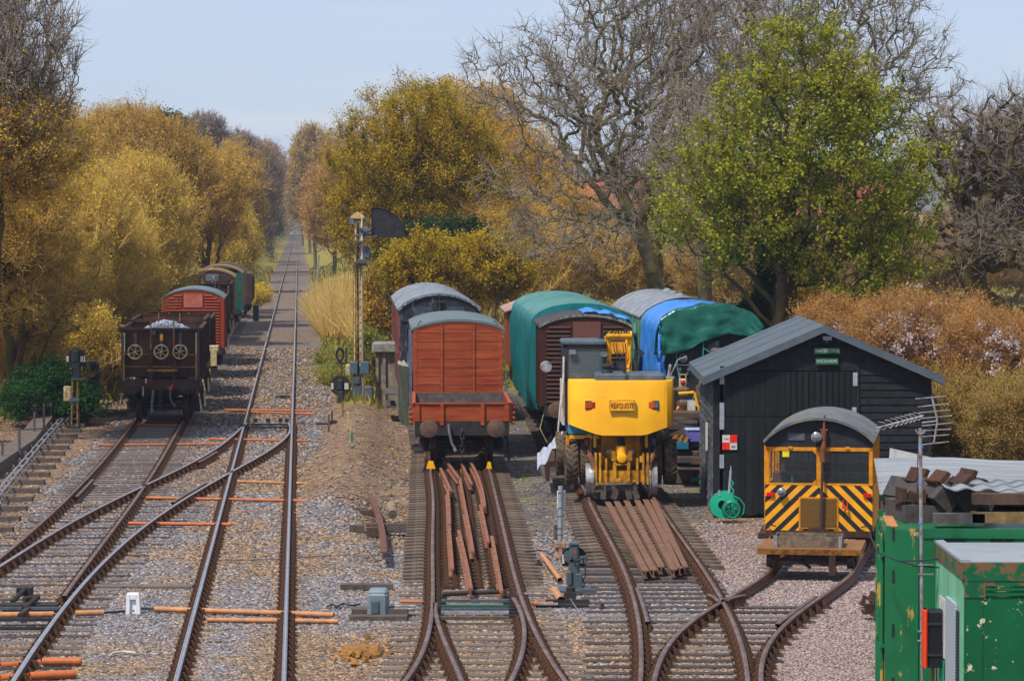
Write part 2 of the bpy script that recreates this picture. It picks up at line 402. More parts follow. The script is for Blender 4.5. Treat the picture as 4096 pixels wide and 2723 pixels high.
def chair_mesh():
    b = MB()
    b.box(-.17, .17, -.09, .09, -.165, -.125)
    for s in (-1, 1):
        b.box(s*.055-.03*(s > 0), s*.055+.03+.0*(s > 0), -.06, .06, -.125, -.045) if False else b.add([(s*.03, -.07, -.125), (s*.14, -.06, -.125), (s*.14, .06, -.125), (s*.03, .07, -.125), (s*.045, -.05, -.04), (s*.08, -.045, -.045), (s*.08, .045, -.045), (s*.045, .05, -.04)], [(0,1,5,4), (1,2,6,5), (2,3,7,6), (3,0,4,7), (4,5,6,7)])
        b.cyl((s*.13, -.03, -.125), (s*.13, -.03, -.07), .018, n=6)
    return b.mesh("rail_chair", m_chair)
ME_CHAIR = chair_mesh()
def sleeper_me(L, kind):
    if kind == 'c':
        b = MB(); h = L/2
        pr = [(-h, -.16), (-h, -.03), (-.98, -.012), (-.55, -.012), (-.40, -.045), (.40, -.045), (.55, -.012), (.98, -.012), (h, -.03), (h, -.16)]
        b.prof(pr, -.13, .13); return b.mesh("sleeper", m_sleepc)
    b = MB(); b.box(-L/2, L/2, -.125, .125, -.13, 0)
    return b.mesh("sleeper", m_sleepg if kind == 'g' else m_sleepw)
_sl = {}
def sleepers(par, runs, cap=100, chairs=True):
    """runs: list of (y, xc, length, angle, kind, z, [chair offsets from xc])"""
    runs = sorted(runs, key=lambda r: r[0]); rr = random.Random(len(runs))
    for r in runs[:cap]:
        y, xc, L, a, kind, z, ch = r; key = (round(L*5)/5, kind)
        if key not in _sl: _sl[key] = sleeper_me(key[0], kind)
        o = bpy.data.objects.new("sleeper", _sl[key]); COL.objects.link(o); o.parent = par
        o.location = (xc, y, z); o.rotation_euler = (0, 0, a+rr.uniform(-.006, .006))
        if chairs:
            for cx in ch:
                k = bpy.data.objects.new("rail_chair", ME_CHAIR); COL.objects.link(k); k.parent = o
                k.location = (cx, 0, .165+(0 if kind != 'c' else 0) + (ZR-.165-z)*1.0); k.scale = (1, 1, 1)
    rest = runs[cap:]
    if rest:
        b = MB()
        for y, xc, L, a, kind, z, ch in rest: b.cbox((xc, y, z-.06), (L, .25, .12), rz=a)
        o = b.build("sleepers", m_sleepw, par); tag(o, kind='stuff')
def mkrun(fl, fr, y0, y1, sp=.70, L=2.55, kind='w', z=.0, ext=None, extra=()):
    out = []; y = y0
    while y < y1:
        xl, xr = float(fl(y)), float(fr(y)); d = (float(fl(y+.5))-float(fl(y-.5))); a = -math.atan(d)
        if ext: lx, rx = xl-ext[0], xr+ext[1]; LL = rx-lx; xc = (lx+rx)/2
        else: xc = (xl+xr)/2; LL = L
        out.append((y, xc, LL, a, kind, z, [xl-xc, xr-xc]+[e(y)-xc for e in extra])); y += sp
    return out
ml = lambda y: mainX(np.asarray(y, float))-.7525
mr = lambda y: mainX(np.asarray(y, float))+.7525
A_ = fitline([(974,1702),(950,1722),(923,1750),(893,1771),(775,1844),(689,1889),(577,1940),(472,1988),(306,2080),(172,2150),(0,2262)], 5)
B_ = fitline([(1164,1700),(1150,1725),(1135,1758),(1078,1799.5),(1020,1834.6),(937.5,1882.4),(848,1927),(746,1984),(631,2061),(542,2131),(472,2198),(408,2259),(332,2335),(255,2418),(191,2507),(121,2616),(57,2718)], 5)
C_ = fitline([(550,1665),(510,1723),(459,1780),(383,1870),(312.5,1959),(210.5,2042),(96,2144),(0,2232)], 3)
D_ = fitline([(743,1665),(708,1723),(676,1780),(638,1850.6),(580,1936.6),(536,2010),(472,2080),(433.7,2137.5),(382.7,2207.7),(347.6,2265),(290,2335),(249,2386)], 4)
E_ = fitline([(1717.7,1873),(1726,1914),(1732.4,2010),(1733.7,2105.7),(1728.6,2233),(1731,2329),(1731.8,2392.6),(1724,2488),(1708,2552),(1682.7,2616),(1647.6,2679.6),(1619,2723)], 5)
E2 = fitline([(1740,2399),(1746.4,2456.4),(1765.6,2533),(1804,2616),(1848.5,2723)], 3)
F_ = fitline([(1960,1873),(1976,1965),(2001.5,2042),(2020.7,2137.5),(2043,2233),(2065,2329),(2091,2412),(2122.7,2488),(2167.3,2565),(2218.4,2647.8),(2256.6,2723)], 4)
F2 = fitline([(2060,2396),(2078,2437),(2094,2488),(2100.4,2545.7),(2087.6,2609.5),(2065,2667),(2043,2723)], 3)
G_ = fitline([(2352,1984.5),(2384,2054.6),(2416,2118),(2454,2188.6),(2486,2252),(2515,2329),(2537,2392.6),(2553,2456),(2562,2552),(2561.5,2647.8),(2564,2723)], 4)
H_ = fitline([(2614,1984.5),(2700,2105.7),(2734,2169),(2791.7,2246),(2830,2297),(2862,2348),(2893.7,2405),(2931.6,2469),(2948.6,2528),(2965.5,2613),(2996,2723)], 4)
I_ = fitline([(3085,2271.5),(3040,2309.7),(2976.6,2351),(2893.7,2402),(2823.6,2440),(2787.5,2464.6),(2724,2524),(2668.8,2587.6),(2639,2638),(2622,2689),(2616,2723)], 4)
J_ = fitline([(3429.4,2258.7),(3404,2284),(3340,2348),(3263.6,2399),(3180.7,2456.4),(3117,2513.8),(3078.7,2571),(3053,2635),(3043.6,2723)], 4)
def ext_fn(f, yc, slope):
    x0 = float(f(yc)); return lambda y: np.where(np.asarray(y, float) < yc, f(y), x0+slope*(np.asarray(y, float)-yc))
C2 = ext_fn(C_, 100, -.0685); D2 = ext_fn(D_, 100, -.0685)
Eu = lambda y: np.where(np.asarray(y, float) < 80, E_(np.minimum(y, 80.)), yard1X(np.asarray(y, float))-.7525)
Fu = lambda y: np.where(np.asarray(y, float) < 80, F_(np.minimum(y, 80.)), yard1X(np.asarray(y, float))+.7525)
Gu = lambda y: np.where(np.asarray(y, float) < 73, G_(np.minimum(y, 73.)), yard2X(np.asarray(y, float))-.7525)
Hu = lambda y: np.where(np.asarray(y, float) < 73, H_(np.minimum(y, 73.)), yard2X(np.asarray(y, float))+.7525)
wm = [float(I_(58)), float(J_(58))]
Iu = ext_fn(I_, 58.5, .17); Ju = ext_fn(J_, 58.0, .17)

T = thing("railway_track", "main running line with polished rails going straight to the far trees", "railway track")
add_rail(T, ml, 40, 1500, m_shine, m_railside, 2.5); add_rail(T, mr, 40, 1500, m_shine, m_railside, 2.5)
runs = mkrun(ml, mr, 42, 84.5, .70, 2.6, 'w', -.026)
y = 84.5
while y < 102:
    lx, rx = min(float(A_(y)), float(ml(y)))-.55, float(mr(y))+.6
    ch = [float(ml(y)), float(mr(y))]
    if float(A_(y)) < ml(y)-.25: ch += [float(A_(y))]
    if y < 100 and float(B_(y)) < mr(y)-.3 and abs(float(B_(y))-ml(y)) > .3: ch += [float(B_(y))]
    xc = (lx+rx)/2; runs.append((y, xc, rx-lx, .06, 'w', -.02, [c-xc for c in ch])); y += .70
sleepers(T, runs)
T = thing("railway_track", "curved crossover linking the main line to the left-hand siding", "railway track")
add_rail(T, A_, 58, 101, m_shine, m_railside); add_rail(T, B_, 43.5, 101, m_shine, m_railside)
add_rail(T, lambda y: A_(y)-.0+.16, 84.5, 88.5, m_dull, m_railside, name="check_rail")
add_rail(T, lambda y: B_(y)-.15, 72.5, 78, m_dull, m_railside, name="check_rail")
sleepers(T, mkrun(A_, B_, 74.5, 84, .72, ext=(.5, .5), kind='w', z=.0))
T = thing("railway_track", "left-hand siding with dull brown rails carrying the ballast hoppers", "railway track")
add_rail(T, C2, 46, 235, m_dull, m_railside, 1.); add_rail(T, D2, 54.4, 235, m_dull, m_railside, 1.)
add_rail(T, lambda y: C2(y)+.17, 74, 79, m_dull, m_railbright, name="check_rail")
runs = []
y = 43.
while y < 74.5:
    lx = (float(C2(y)) if y > 52 else float(B_(y))-3.6)-.55; rx = float(B_(y))+.6
    ch = [float(B_(y))]
    if y > 54.5: ch += [float(D2(y))]
    if y > 52: ch += [float(C2(y))]
    if y > 58: ch += [float(A_(y))]
    xc = (lx+rx)/2; runs.append((y, xc, rx-lx, .075, 'w' if (int(y*10) % 3) else 'g', .0, [c-xc for c in ch])); y += .72
runs += mkrun(C2, D2, 75, 232, .68, 2.6, 'w', .02)
sleepers(T, runs)
T = thing("railway_track", "yard track on pale concrete sleepers under the red open wagon", "railway track")
add_rail(T, Eu, 44, 128, m_dull, m_railbright); add_rail(T, Fu, 44, 128, m_dull, m_railbright)
add_rail(T, E2, 44, 53.4, m_dull, m_railbright, name="switch_blade"); add_rail(T, F2, 44, 54.2, m_dull, m_railbright, name="switch_blade")
ex = [lambda y, k=k: float(Eu(y))+(.30+.225*k) for k in (.1, 2, 3.9)]
runs = mkrun(Eu, Fu, 57, 83, .62, 2.62, 'c', .0, extra=ex) + mkrun(Eu, Fu, 83, 126, .66, 2.62, 'c', .0)
y = 44.
while y < 56.8:
    lx, rx = float(Eu(y))-.62, float(Fu(y))+.55; xc = (lx+rx)/2
    ch = [float(Eu(y)), float(Fu(y))]
    if y < 52.5: ch += [float(E2(y)), float(F2(y))]
    runs.append((y, xc, rx-lx, .0, 'w', .0, [c-xc for c in ch])); y += .66
sleepers(T, runs)
T = thing("railway_track", "yard track beneath the yellow excavator, curving left at the bottom", "railway track")
add_rail(T, Gu, 43.5, 122, m_dull, m_railbright); add_rail(T, Hu, 43.5, 122, m_dull, m_railbright)
gg = fitline([(2550,2354),(2560, 2380),(2571,2414),(2584, 2455),(2592.5,2494)], 2)
add_rail(T, gg, 50.9, 55.6, m_dull, m_railbright, .4, name="check_rail")
runs = mkrun(Gu, Hu, 61, 120, .66, 2.62, 'c', .0)
y = 43.6
while y < 60.8:
    lx = float(Gu(y))-.85; rx = float(Hu(y))+.25
    ch = [float(Gu(y)), float(Hu(y))]
    if y < 55:
        ch.append(float(I_(y)))
    if y < 54.2: rx = float(J_(y))+.22; ch.append(float(J_(y)))
    xc = (lx+rx)/2; runs.append((y, xc, rx-lx, .0, 'g' if int(y*7) % 3 else 'w', .0, [c-xc for c in ch])); y += .66
sleepers(T, runs)
T = thing("railway_track", "narrow gravel-filled track curving right to the black shed", "railway track")
add_rail(T, Iu, 43.5, 73.5, m_dull, m_railbright, .5); add_rail(T, Ju, 43.5, 73.5, m_dull, m_railbright, .5)
jj = fitline([(3258,2384),(3210, 2418),(3150, 2462),(3097,2502.8)], 2)
add_rail(T, jj, 50.6, 54.4, m_dull, m_railbright, .4, name="check_rail")
w1 = fitline([(2838,2375.6),(2856,2384),(2868,2395),(2874,2409.5)], 2); add_rail(T, w1, 53.6, 54.7, m_dull, m_railbright, .2, name="wing_rail")
w2 = fitline([(2897.7,2407),(2916, 2395),(2936,2384),(2974,2377.7)], 2); add_rail(T, w2, 53.7, 54.6, m_dull, m_railbright, .2, name="wing_rail")
sleepers(T, mkrun(Iu, Ju, 56.6, 73, .75, 2.3, 'w', -.105), chairs=False)
# ---------------------------------------------------------------- vehicle materials
m_black = M('underframe_black', '1d1e21', .7, .2, .3, 6, dirt='3a332e', damt=.3, ds=4)
m_wheelsteel = M('wheel_steel', '50484a', .5, .7, .2, 6, dirt='5a3c28', damt=.3, ds=6)
m_buffrust = M('buffer_rusty', '544844', .7, .1, .2, 10, dirt='6e4a34', damt=.15, ds=5, soft=.4)
m_red = M('bauxite_red', '7c2706', .55, 0, .14, 3, dirt='a0502a', damt=.22, ds=2.2, bump=.15, bs=12, soft=.35, streak=2, isl=.22)
m_redvan = M('oxide_red', '94360c', .6, 0, .12, 3, dirt='7c2e14', damt=.25, ds=3, soft=.4)
m_brown = M('van_brown', '4c2218', .55, 0, .14, 3, dirt='361a12', damt=.25, ds=3)
m_maroon = M('coach_maroon', '5c2428', .6, 0, .2, 3, dirt='7c5048', damt=.25, ds=6)
m_greyroof = M('roof_grey_canvas', '6d7d84', .8, 0, .12, 3, dirt='59666a', damt=.4, ds=1.5)
m_palerf = M('roof_pale_grey', '9ba2ac', .8, 0, .12, 3, dirt='6f7680', damt=.35, ds=2.5)
m_darkroof = M('roof_dark_grey', '4c4a4e', .8, 0, .15, 3, dirt='343234', damt=.35, ds=2)
m_lich = M('roof_lichen', '5b5e60', .9, 0, .2, 2, dirt='8b6a2a', damt=.3, ds=1.1)
m_blackend = M('coach_end_black', '24272e', .6, 0, .25, 4, dirt='5d6068', damt=.08, ds=5, streak=1, soft=.05)
m_blacktank = M('wagon_black_paint', '17191f', .6, 0, .2, 3, dirt='2b2d33', damt=.25, ds=4)
m_greypaint = M('grey_blue_paint', '66748a', .6, 0, .12, 3, dirt='454c5a', damt=.3, ds=4)
m_olive = M('olive_sheet', '4c523e', .8, 0, .2, 3, dirt='2f332a', damt=.3, ds=3)
m_wood = M('weathered_boards', '6b6462', .9, 0, .2, 8, dirt='494442', damt=.4, ds=6, bump=.3)
m_wooddk = M('old_timber_dark', '403936', .95, 0, .3, 6, dirt='5e524a', damt=.35, ds=7, bump=.5)
m_woodbr = M('brown_timber', '6a5140', .9, 0, .25, 6, dirt='463630', damt=.35, ds=6, bump=.4)
m_hop = M('hopper_dark_steel', '261c19', .75, .1, .35, 3, dirt='4c3022', damt=.35, ds=2.5, streak=1)
m_hoprust = M('hopper_rust', '5d3a26', .85, .1, .3, 5, dirt='33231c', damt=.35, ds=4)
m_yelrust = M('yellow_rusty_paint', 'b28a3a', .7, 0, .2, 12, dirt='6b4420', damt=.35, ds=9)
m_cream = M('cream_paint', 'c9bd93', .7, 0, .15, 12, dirt='7a6038', damt=.2, ds=9)
m_white = M('white_paint', 'd2d2d0', .6, 0, .08, 6, dirt='9a948c', damt=.2, ds=6)
m_gravel = M('ballast_load', '8f94a0', .9, 0, .4, 30, dirt='5c606c', damt=.45, ds=14, bump=1., bs=14)
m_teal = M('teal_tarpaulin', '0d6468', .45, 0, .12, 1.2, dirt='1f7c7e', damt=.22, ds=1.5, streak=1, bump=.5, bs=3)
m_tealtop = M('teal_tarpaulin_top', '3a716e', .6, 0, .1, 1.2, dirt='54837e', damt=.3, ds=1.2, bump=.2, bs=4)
m_blue = M('blue_tarpaulin', '1c66c4', .42, 0, .16, 1.2, dirt='4a90e0', damt=.3, ds=2.2, bump=.9, bs=3.5, spec=.4)
m_grntarp = M('green_tarpaulin_crinkled', '05483c', .25, 0, .10, 2, dirt='0c5a4c', damt=.2, ds=3, bump=1., bs=4, spec=.4)
m_green = M('coach_green', '1b6a4a', .5, 0, .15, 2, dirt='6f9a86', damt=.2, ds=5, streak=1)
m_chain = M('chain_iron', '45414a', .6, .5, .2, 9)
m_hose = M('hose_grey', '5a5f68', .7)
m_yel = M('plant_yellow', 'eca800', .42, 0, .06, 2, dirt='a9690e', damt=.03, ds=2.2, spec=.5, streak=1, soft=.1)
m_yeld = M('plant_yellow_dirty', 'd89a10', .6, 0, .15, 5, dirt='6a4414', damt=.22, ds=4)
m_rubber = M('tyre_rubber', '35302b', .85, 0, .2, 6, dirt='6a5844', damt=.3, ds=5)
m_lug = M('tyre_lug_dusty', '7a6248', .9, 0, .25, 8, dirt='2c2825', damt=.3, ds=9)
m_steelb = M('bright_steel', 'a9adb4', .4, .35, .15, 6, dirt='6a5548', damt=.2, ds=5)
m_slate = M('slate_grey_panel', '55606c', .5, 0, .1, 3, dirt='3e464e', damt=.25, ds=5)
m_dkframe = M('cab_frame_dark', '2c3138', .5, 0, .1, 3)
m_redlamp = M('red_lens', 'b3150c', .25)
m_orlamp = M('orange_lens', 'c4481a', .25)
m_bluelamp = M('grey_lens', '4a6678', .25)
m_skyblue = M('cab_blue_paint', '3f9cc4', .5, 0, .1, 3, dirt='2c6c8c', damt=.2, ds=4)
m_signred = M('sign_red', '9c2014', .5)
def glass(name, col, rough=.08, alpha=.55):
    if name in _M: return _M[name]
    m = bpy.data.materials.new(name); t = NT(m); t.b.inputs['Base Color'].default_value = lin(col); t.b.inputs['Roughness'].default_value = rough
    t.b.inputs['Alpha'].default_value = alpha; t.b.inputs['Specular IOR Level'].default_value = .8; _M[name] = m; return m
m_glass = glass('cab_glass', '5c6e74', .06, .45)
m_lampglass = M('lamp_glass', '8f959a', .2, .6, .05, 5)

def wheelset(root, y, r=.48, hw=.7525):
    g = MB()
    for s in (-1, 1):
        g.lathe((s*(hw-.07), y, r), (s, 0, 0), [(.08, .10), (.12, .12), (.14, .08), (r-.10, .06), (r-.06, .12), (r, .135), (r, .02), (r+.03, 0), (r+.03, -.02), (.1, -.02), (.06, -.02)], 26)
    g.cyl((-hw, y, r), (hw, y, r), .07, n=10)
    o = g.build('wheelset', m_wheelsteel, root, True)
    b = MB()
    for s in (-1, 1):
        b.ch(s*1.0-.12, s*1.0+.12, y-.16, y+.16, r-.14, r+.18, .03)
        b.cbox((s*1.0, y, r+.30), (.09, 1.0, .07)); b.cbox((s*1.0, y, r+.23), (.09, .7, .05))
        b.profx([(y-.35, r+.45), (y-.16, r-.1), (y+.16, r-.1), (y+.35, r+.45)], s*.86-.02, s*.86+.02)
    build_sides(b, 'axlebox', m_black, o)
def buffers(root, z=1.04, y=0., r=.23, mat=None, half=.8635):
    for s in (-1, 1):
        g = MB(); g.lathe((s*half, y, z), (0, -1, 0), [(.0, 0), (.13, 0), (.13, .05), (.09, .10), (.085, .30), (.06, .32), (.06, .44), (r*.9, .45), (r, .46), (r, .485), (r*.8, .50), (.0, .515)], 28)
        g.build('buffer', mat or m_buffrust, root, True)
def coupling(root, z=1.0, y=0., n=4, sag=.0):
    g = MB(); g.torus((0, y-.1, z-.03), (1, 0, 0), .06, .022, 14, 6)
    zz = z-.14
    for i in range(n):
        ax = (1, 0, 0) if i % 2 else (0, 1, 0)
        g.torus((0, y-.12, zz), ax, .085, .02, 14, 6, sx=.6 if ax[1] else 1.0) if False else None
        if i % 2: g.tube([(0, y-.12-.04, zz+.07), (0, y-.12-.04, zz-.07), (0, y-.12+.04, zz-.07), (0, y-.12+.04, zz+.07), (0, y-.12-.04, zz+.07)], .017)
        else: g.tube([(-.045, y-.12, zz+.09), (-.045, y-.12, zz-.09), (.045, y-.12, zz-.09), (.045, y-.12, zz+.09), (-.045, y-.12, zz+.09)], .018)
        zz -= .165
    g.build('coupling_chain', m_chain, root)
def hose(root, pts, r=.035, name='brake_hose', mat=None):
    g = MB(); g.tube(pts, r, 8); g.cyl(pts[-1], (pts[-1][0]+.03, pts[-1][1]-.03, pts[-1][2]-.09), r*1.3, n=8); g.build(name, mat or m_hose, root, True)
def underframe(root, L, w=2.2, z0=.78, z1=1.06, y=0., steps=True):
    g = MB(); g.box(-w/2-.1, w/2+.1, y, y+.1, z0+.05, z1+.14); g.box(-w/2-.1, w/2+.1, L-.1, L, z0+.05, z1+.14)
    for s in (-1, 1):
        g.box(s*w/2-.05, s*w/2+.05, y+.1, L-.1, z0+.02, z1+.1)
        g.tube([(s*(w/2+.06), y+L*.25, z0-.1), (s*(w/2+.06), y+L*.62, z0-.25)], .03)
        g.cbox((s*(w/2+.05), y+L*.5, z0-.12), (.05, .5, .08))
    g.box(-w/2+.05, w/2-.05, y+.1, L-.1, z1, z1+.08)
    for yy in (y+L*.28, y+L*.72): g.box(-.7, .7, yy-.06, yy+.06, z0-.12, z1)
    g.build('underframe', m_black, root)
def roof_arc(w, ze, zr, n=14):
    return [(-w/2 + w*i/n, ze + (zr-ze)*(1-((2*i/n-1)**2))**.80) for i in range(n+1)]
def roof(root, w, L, ze, zr, mat, y=-.03, th=.05, over=.07, seams=0, name='roof'):
    a = roof_arc(w+2*over, ze, zr); g = MB()
    g.prof(a + [(x, z-th) for x, z in reversed(a)], y, L+.03)
    if seams:
        for k in range(1, seams):
            yy = y+(L-y)*k/seams; b = [(x, z+.012) for x, z in a]; g.prof(b+[(x, z-.03) for x, z in reversed(b)], yy-.02, yy+.02)
    return g.build(name, mat, root, True)
def end_panel(w, z0, ze, zr, y0, y1, n=14):
    a = roof_arc(w, ze, zr, n); g = MB(); g.prof([(-w/2, z0)] + a + [(w/2, z0)], y0, y1); return g
def corr_end(root, w, z0, ze, zr, mat, y=0., pitch=.124, plate=None, mplate=None):
    g = end_panel(w, z0, ze-.02, zr-.05, y, y+.05)
    zz = z0+.12
    while zz < zr-.28:
        hw = w/2-.14 if zz < ze-.1 else w/2*math.sqrt(max(.1, 1-((zz-ze+.1)/(zr-ze+.02))))*.92-.05
        segs = [(-hw, hw)]
        if plate and zz > plate[2]-.1: segs = [(-hw, plate[0]-.08), (plate[1]+.08, hw)]
        for a, b in segs:
            if b-a > .2: g.profx([(y, zz-.048), (y-.04, zz-.030), (y-.055, zz+.0), (y-.035, zz+.034), (y, zz+.044)], a, b)
        zz += pitch
    for s in (-1, 1): g.box(s*w/2-.06, s*w/2+.06, y-.02, y+.08, z0, ze-.03)
    g.build('end_wall', mat, root)
    if plate:
        p = MB(); p.box(plate[0], plate[1], y-.05, y-.005, plate[2], plate[3]); p.build('end_plate', mplate or mat, root)

# ---------------------------------------------------------------- red open wagon, centre track
def place(name, label, cat, px, Y, slope, group=None):
    return thing(name, label, cat, (XX(px, Y), Y, ZR), -math.atan(slope), group)
W = place('open_wagon', 'low red two-plank open wagon with big round rusty buffers', 'wagon', 1848, 82.7, -.030)
w, L = 2.5, 5.6
g = MB(); g.box(-1.22, 1.22, .04, .10, 1.20, 1.42); g.box(-1.22, 1.22, .04, .10, 1.425, 1.64)
for x in (-.52, .53): g.box(x-.045, x+.045, -.03, .04, 1.10, 1.66)
for s in (-1, 1): g.box(s*1.16-.06, s*1.16+.06, -.02, .04, 1.2, 1.62)
g.box(-1.26, 1.26, .0, .12, 1.64, 1.675); g.build('front_board', m_red, W)
g = MB(); g.box(-1.22, 1.22, L-.10, L-.04, 1.20, 1.64); g.build('rear_board', m_wood, W)
g = MB(); g.box(-1.26, 1.26, L-.1, L-.02, 1.64, 1.675); g.build('rear_rim', m_red, W)
for s in (-1, 1):
    g = MB(); g.box(s*1.25-.03, s*1.25+.03, .04, L, 1.16, 1.42); g.box(s*1.25-.03, s*1.25+.03, .04, L, 1.425, 1.64); g.box(s*1.25-.045, s*1.25+.045, 0, L, 1.64, 1.675)
    for yy in (.1, .7, 1.6, 2.6, 3.2, 4.1, 5.2): g.box(s*1.30-.025, s*1.30+.025, yy, yy+.08, 1.1, 1.66)
    for k in range(4): g.cyl((s*1.30, .1+k*.01, 1.15+k*.13), (s*1.37, .1+k*.01, 1.15+k*.13), .045, n=8)
    g.build('side_board', m_red, W)
g = MB(); g.box(-1.2, 1.2, .1, L-.1, 1.17, 1.20); g.build('floor', m_wood, W)
underframe(W, L, 2.25); buffers(W, 1.04, 0); coupling(W, .98, 0, 4); wheelset(W, 1.35); wheelset(W, 4.25)
g = MB()
for x in (-.95, -.75, .78, .95):
    for z in (.92, 1.08): g.cyl((x, .0, z), (x, -.03, z), .025, n=8)
g.build('headstock_bolt', m_red, W)
hose(W, [(-.34, -.05, 1.10), (-.35, -.16, 1.12), (-.33, -.2, .9), (-.27, -.2, .65), (-.2, -.22, .52)])
g = MB(); g.cyl((-1.0, .5, .42), (1.0, .5, .42), .035); g.box(-1.25, -1.0, .3, 1.6, .35, .42); g.box(1.0, 1.25, .3, 1.6, .35, .42)
g.cyl((1.18, .5, .9), (1.22, .3, .15), .03); g.build('brake_gear', m_black, W)
for s in (-1, 1):
    o = MB(); o.add([(-.12, 0, 0), (.12, 0, 0), (.06, 0, .2), (-.06, 0, .2), (-.12, .3, 0), (.12, .3, 0), (.06, .3, .06), (-.06, .3, .06)], [(0,1,2,3), (4,7,6,5), (0,4,5,1), (1,5,6,2), (2,6,7,3), (3,7,4,0)])
    k = o.build('wheel_scotch', m_yel); xy = 82.3
    k.location = (float(Eu(xy) if s < 0 else Fu(xy)), xy, ZR+.003)
    if s > 0: k.scale = (.6, 1, .9)
    tag(k, 'yellow metal wheel scotch on the %s rail in front of the red open wagon' % ('left' if s < 0 else 'right'), 'wheel scotch', 'wheel scotches')

# ---------------------------------------------------------------- red plank van behind it
V = place('box_van', 'red planked box van with grey curved roof behind the low open wagon', 'railway van', 1832, 89.6, -.040)
w = 2.5; L = 8.4; ze = 3.36; zr = 3.63
g = end_panel(w-.04, 1.05, ze-.04, zr-.05, .02, .06)
zz = 1.05
while zz < 3.3:
    g.box(-w/2+.10, -.50, .002, .02, zz+.008, zz+.235); g.box(-.42, .40, .002, .02, zz+.008, zz+.235); g.box(.48, w/2-.10, .002, .02, zz+.008, zz+.235); zz += .243
g.build('end_wall', m_red, V)
g = MB()
for x in (-.46, .44): g.box(x-.035, x+.035, -.035, .02, 1.0, 3.46)
for s in (-1, 1): g.box(s*(w/2-.05)-.05, s*(w/2-.05)+.05, -.012, .03, 1.0, ze-.02)
for x in (-1.2, -.5, -.42, .40, .48, 1.2):
    for k in range(11): g.cyl((x, -.015, 1.15+k*.21), (x, -.03, 1.15+k*.21), .014, n=6)
a = roof_arc(w-.02, ze-.05, zr-.06); b = [(x, z-.07) for x, z in reversed(a)]; g.prof(a+b, -.01, .02)
g.build('end_frame', m_red, V)
g = MB(); g.box(-w/2, -w/2+.05, .06, L, 1.0, ze-.03); g.box(w/2-.05, w/2, .06, L, 1.0, ze-.03)
g.box(w/2, w/2+.05, 2.2, 2.3, 1., 3.2); g.box(w/2, w/2+.05, 4.2, 4.3, 1., 3.2)
for z in (1.4, 2.0, 2.6): g.box(w/2, w/2+.04, 2.3, 4.2, z, z+.08)
build_sides(g, 'side_wall', m_red, V); g = end_panel(w, 1.05, ze-.04, zr-.05, L-.05, L); g.build('rear_wall', m_red, V)
rf = roof(V, w, L, ze, zr, m_greyroof, seams=0, th=.07)
g = MB()
for k in range(1, 8):
    x = -1.2+k*.3; 
for s in (-1, 1): g.tube([(s*1.12, .25, ze+.11), (s*1.05, .35, ze+.20), (s*1.0, .3, ze+.17)], .015)
build_sides(g, 'lamp_iron', m_darkroof, V)
underframe(V, L, 2.2); buffers(V, 1.04, 0); wheelset(V, 1.6); wheelset(V, 6.6)
hose(V, [(-.02, -.1, .95), (-.02, -.12, 1.3), (.02, -.15, 1.52), (.08, -.2, 1.56), (.06, -.24, 1.30)], .045, mat=M('hose_rusty', '6b5440', .8))
g = MB(); g.tube([(w/2+.06, .3, 1.2), (w/2+.10, .3, 2.1), (w/2+.04, .3, 2.25)], .018); g.tube([(w/2+.2, .3, .9), (w/2+.12, .3, 2.05)], .014); g.build('handrail', m_white, V)
g = MB(); g.box(-w/2-.13, -w/2-.03, .5, .8, 1.0, 3.3); g.box(-w/2-.12, -w/2-.03, .8, L-.5, 1.0, 2.1); g.box(-w/2-.10, -w/2-.02, 1.0, 1.2, 1., 3.4); g.build('side_panel', m_greypaint, V)
g = MB(); g.add([(-w/2-.42, 2.0, 2.2), (-w/2-.14, 1.2, 2.25), (-w/2-.14, .9, .55), (-w/2-.32, 1.2, .6), (-w/2-.42, 4.0, 2.2), (-w/2-.14, 4.0, 2.25), (-w/2-.14, 4.0, .55), (-w/2-.40, 4.0, .6)], [(0,1,2,3), (4,7,6,5), (0,4,5,1), (1,5,6,2), (2,6,7,3), (3,7,4,0)])
g.build('hanging_sheet', m_olive, V)
g = MB(); g.cbox((-w/2-.28, 2.2, 2.26), (.30, .7, .07), ry=.5); g.cbox((-w/2-.22, 1.5, 2.32), (.2, .3, .05), ry=.9); g.build('folded_sheet', m_white, V)

# ---------------------------------------------------------------- tall dark coach end behind
V = place('parcels_coach', 'maroon coach with black weathered end and pale grey arched roof, behind the red van', 'railway coach', 1757, 105.0, -.050)
w = 2.62; L = 17; ze = 3.50; zr = 4.02
g = end_panel(w-.06, 1.0, ze-.03, zr-.08, .02, .08)
for k in range(10):
    x = -w/2+.12+k*.265; 
    if k: g.box(x-.008, x+.008, .008, .02, 1.1, 3.35)
g.build('end_wall', m_blackend, V)
g = MB(); g.box(-.82, -.22, -.06, .01, 3.18, 3.55); g.box(.26, .82, -.06, .01, 3.18, 3.55); g.build('end_hatch', M('hatch_dark_blue', '3a4250', .6, 0, .1, 4, dirt='7b4a48', damt=.06, ds=8, soft=.04), V)
g = MB(); g.tube([(.02, -.05, 3.1), (.02, -.05, 3.95)], .028); g.tube([(-.12, -.06, 3.72), (.16, -.06, 3.72)], .03); g.box(-1.25, 1.25, -.04, .01, 3.08, 3.13)
for x in (-1.1, -.95, -.8): g.tube([(x, -.05, 2.9), (x+.05, -.12, 2.3), (x, -.1, 1.8)], .025)
g.build('end_pipework', m_chain, V)
g = MB(); a = roof_arc(w+.06, ze-.03, zr-.035); b = [(x*.985, z-.055) for x, z in reversed(a)]; g.prof(a+b, -.05, .0); g.build('roof_edge', M('roof_edge_flaking', 'a8acb4', .8, 0, .1, 5, dirt='30343c', damt=.3, ds=9), V)
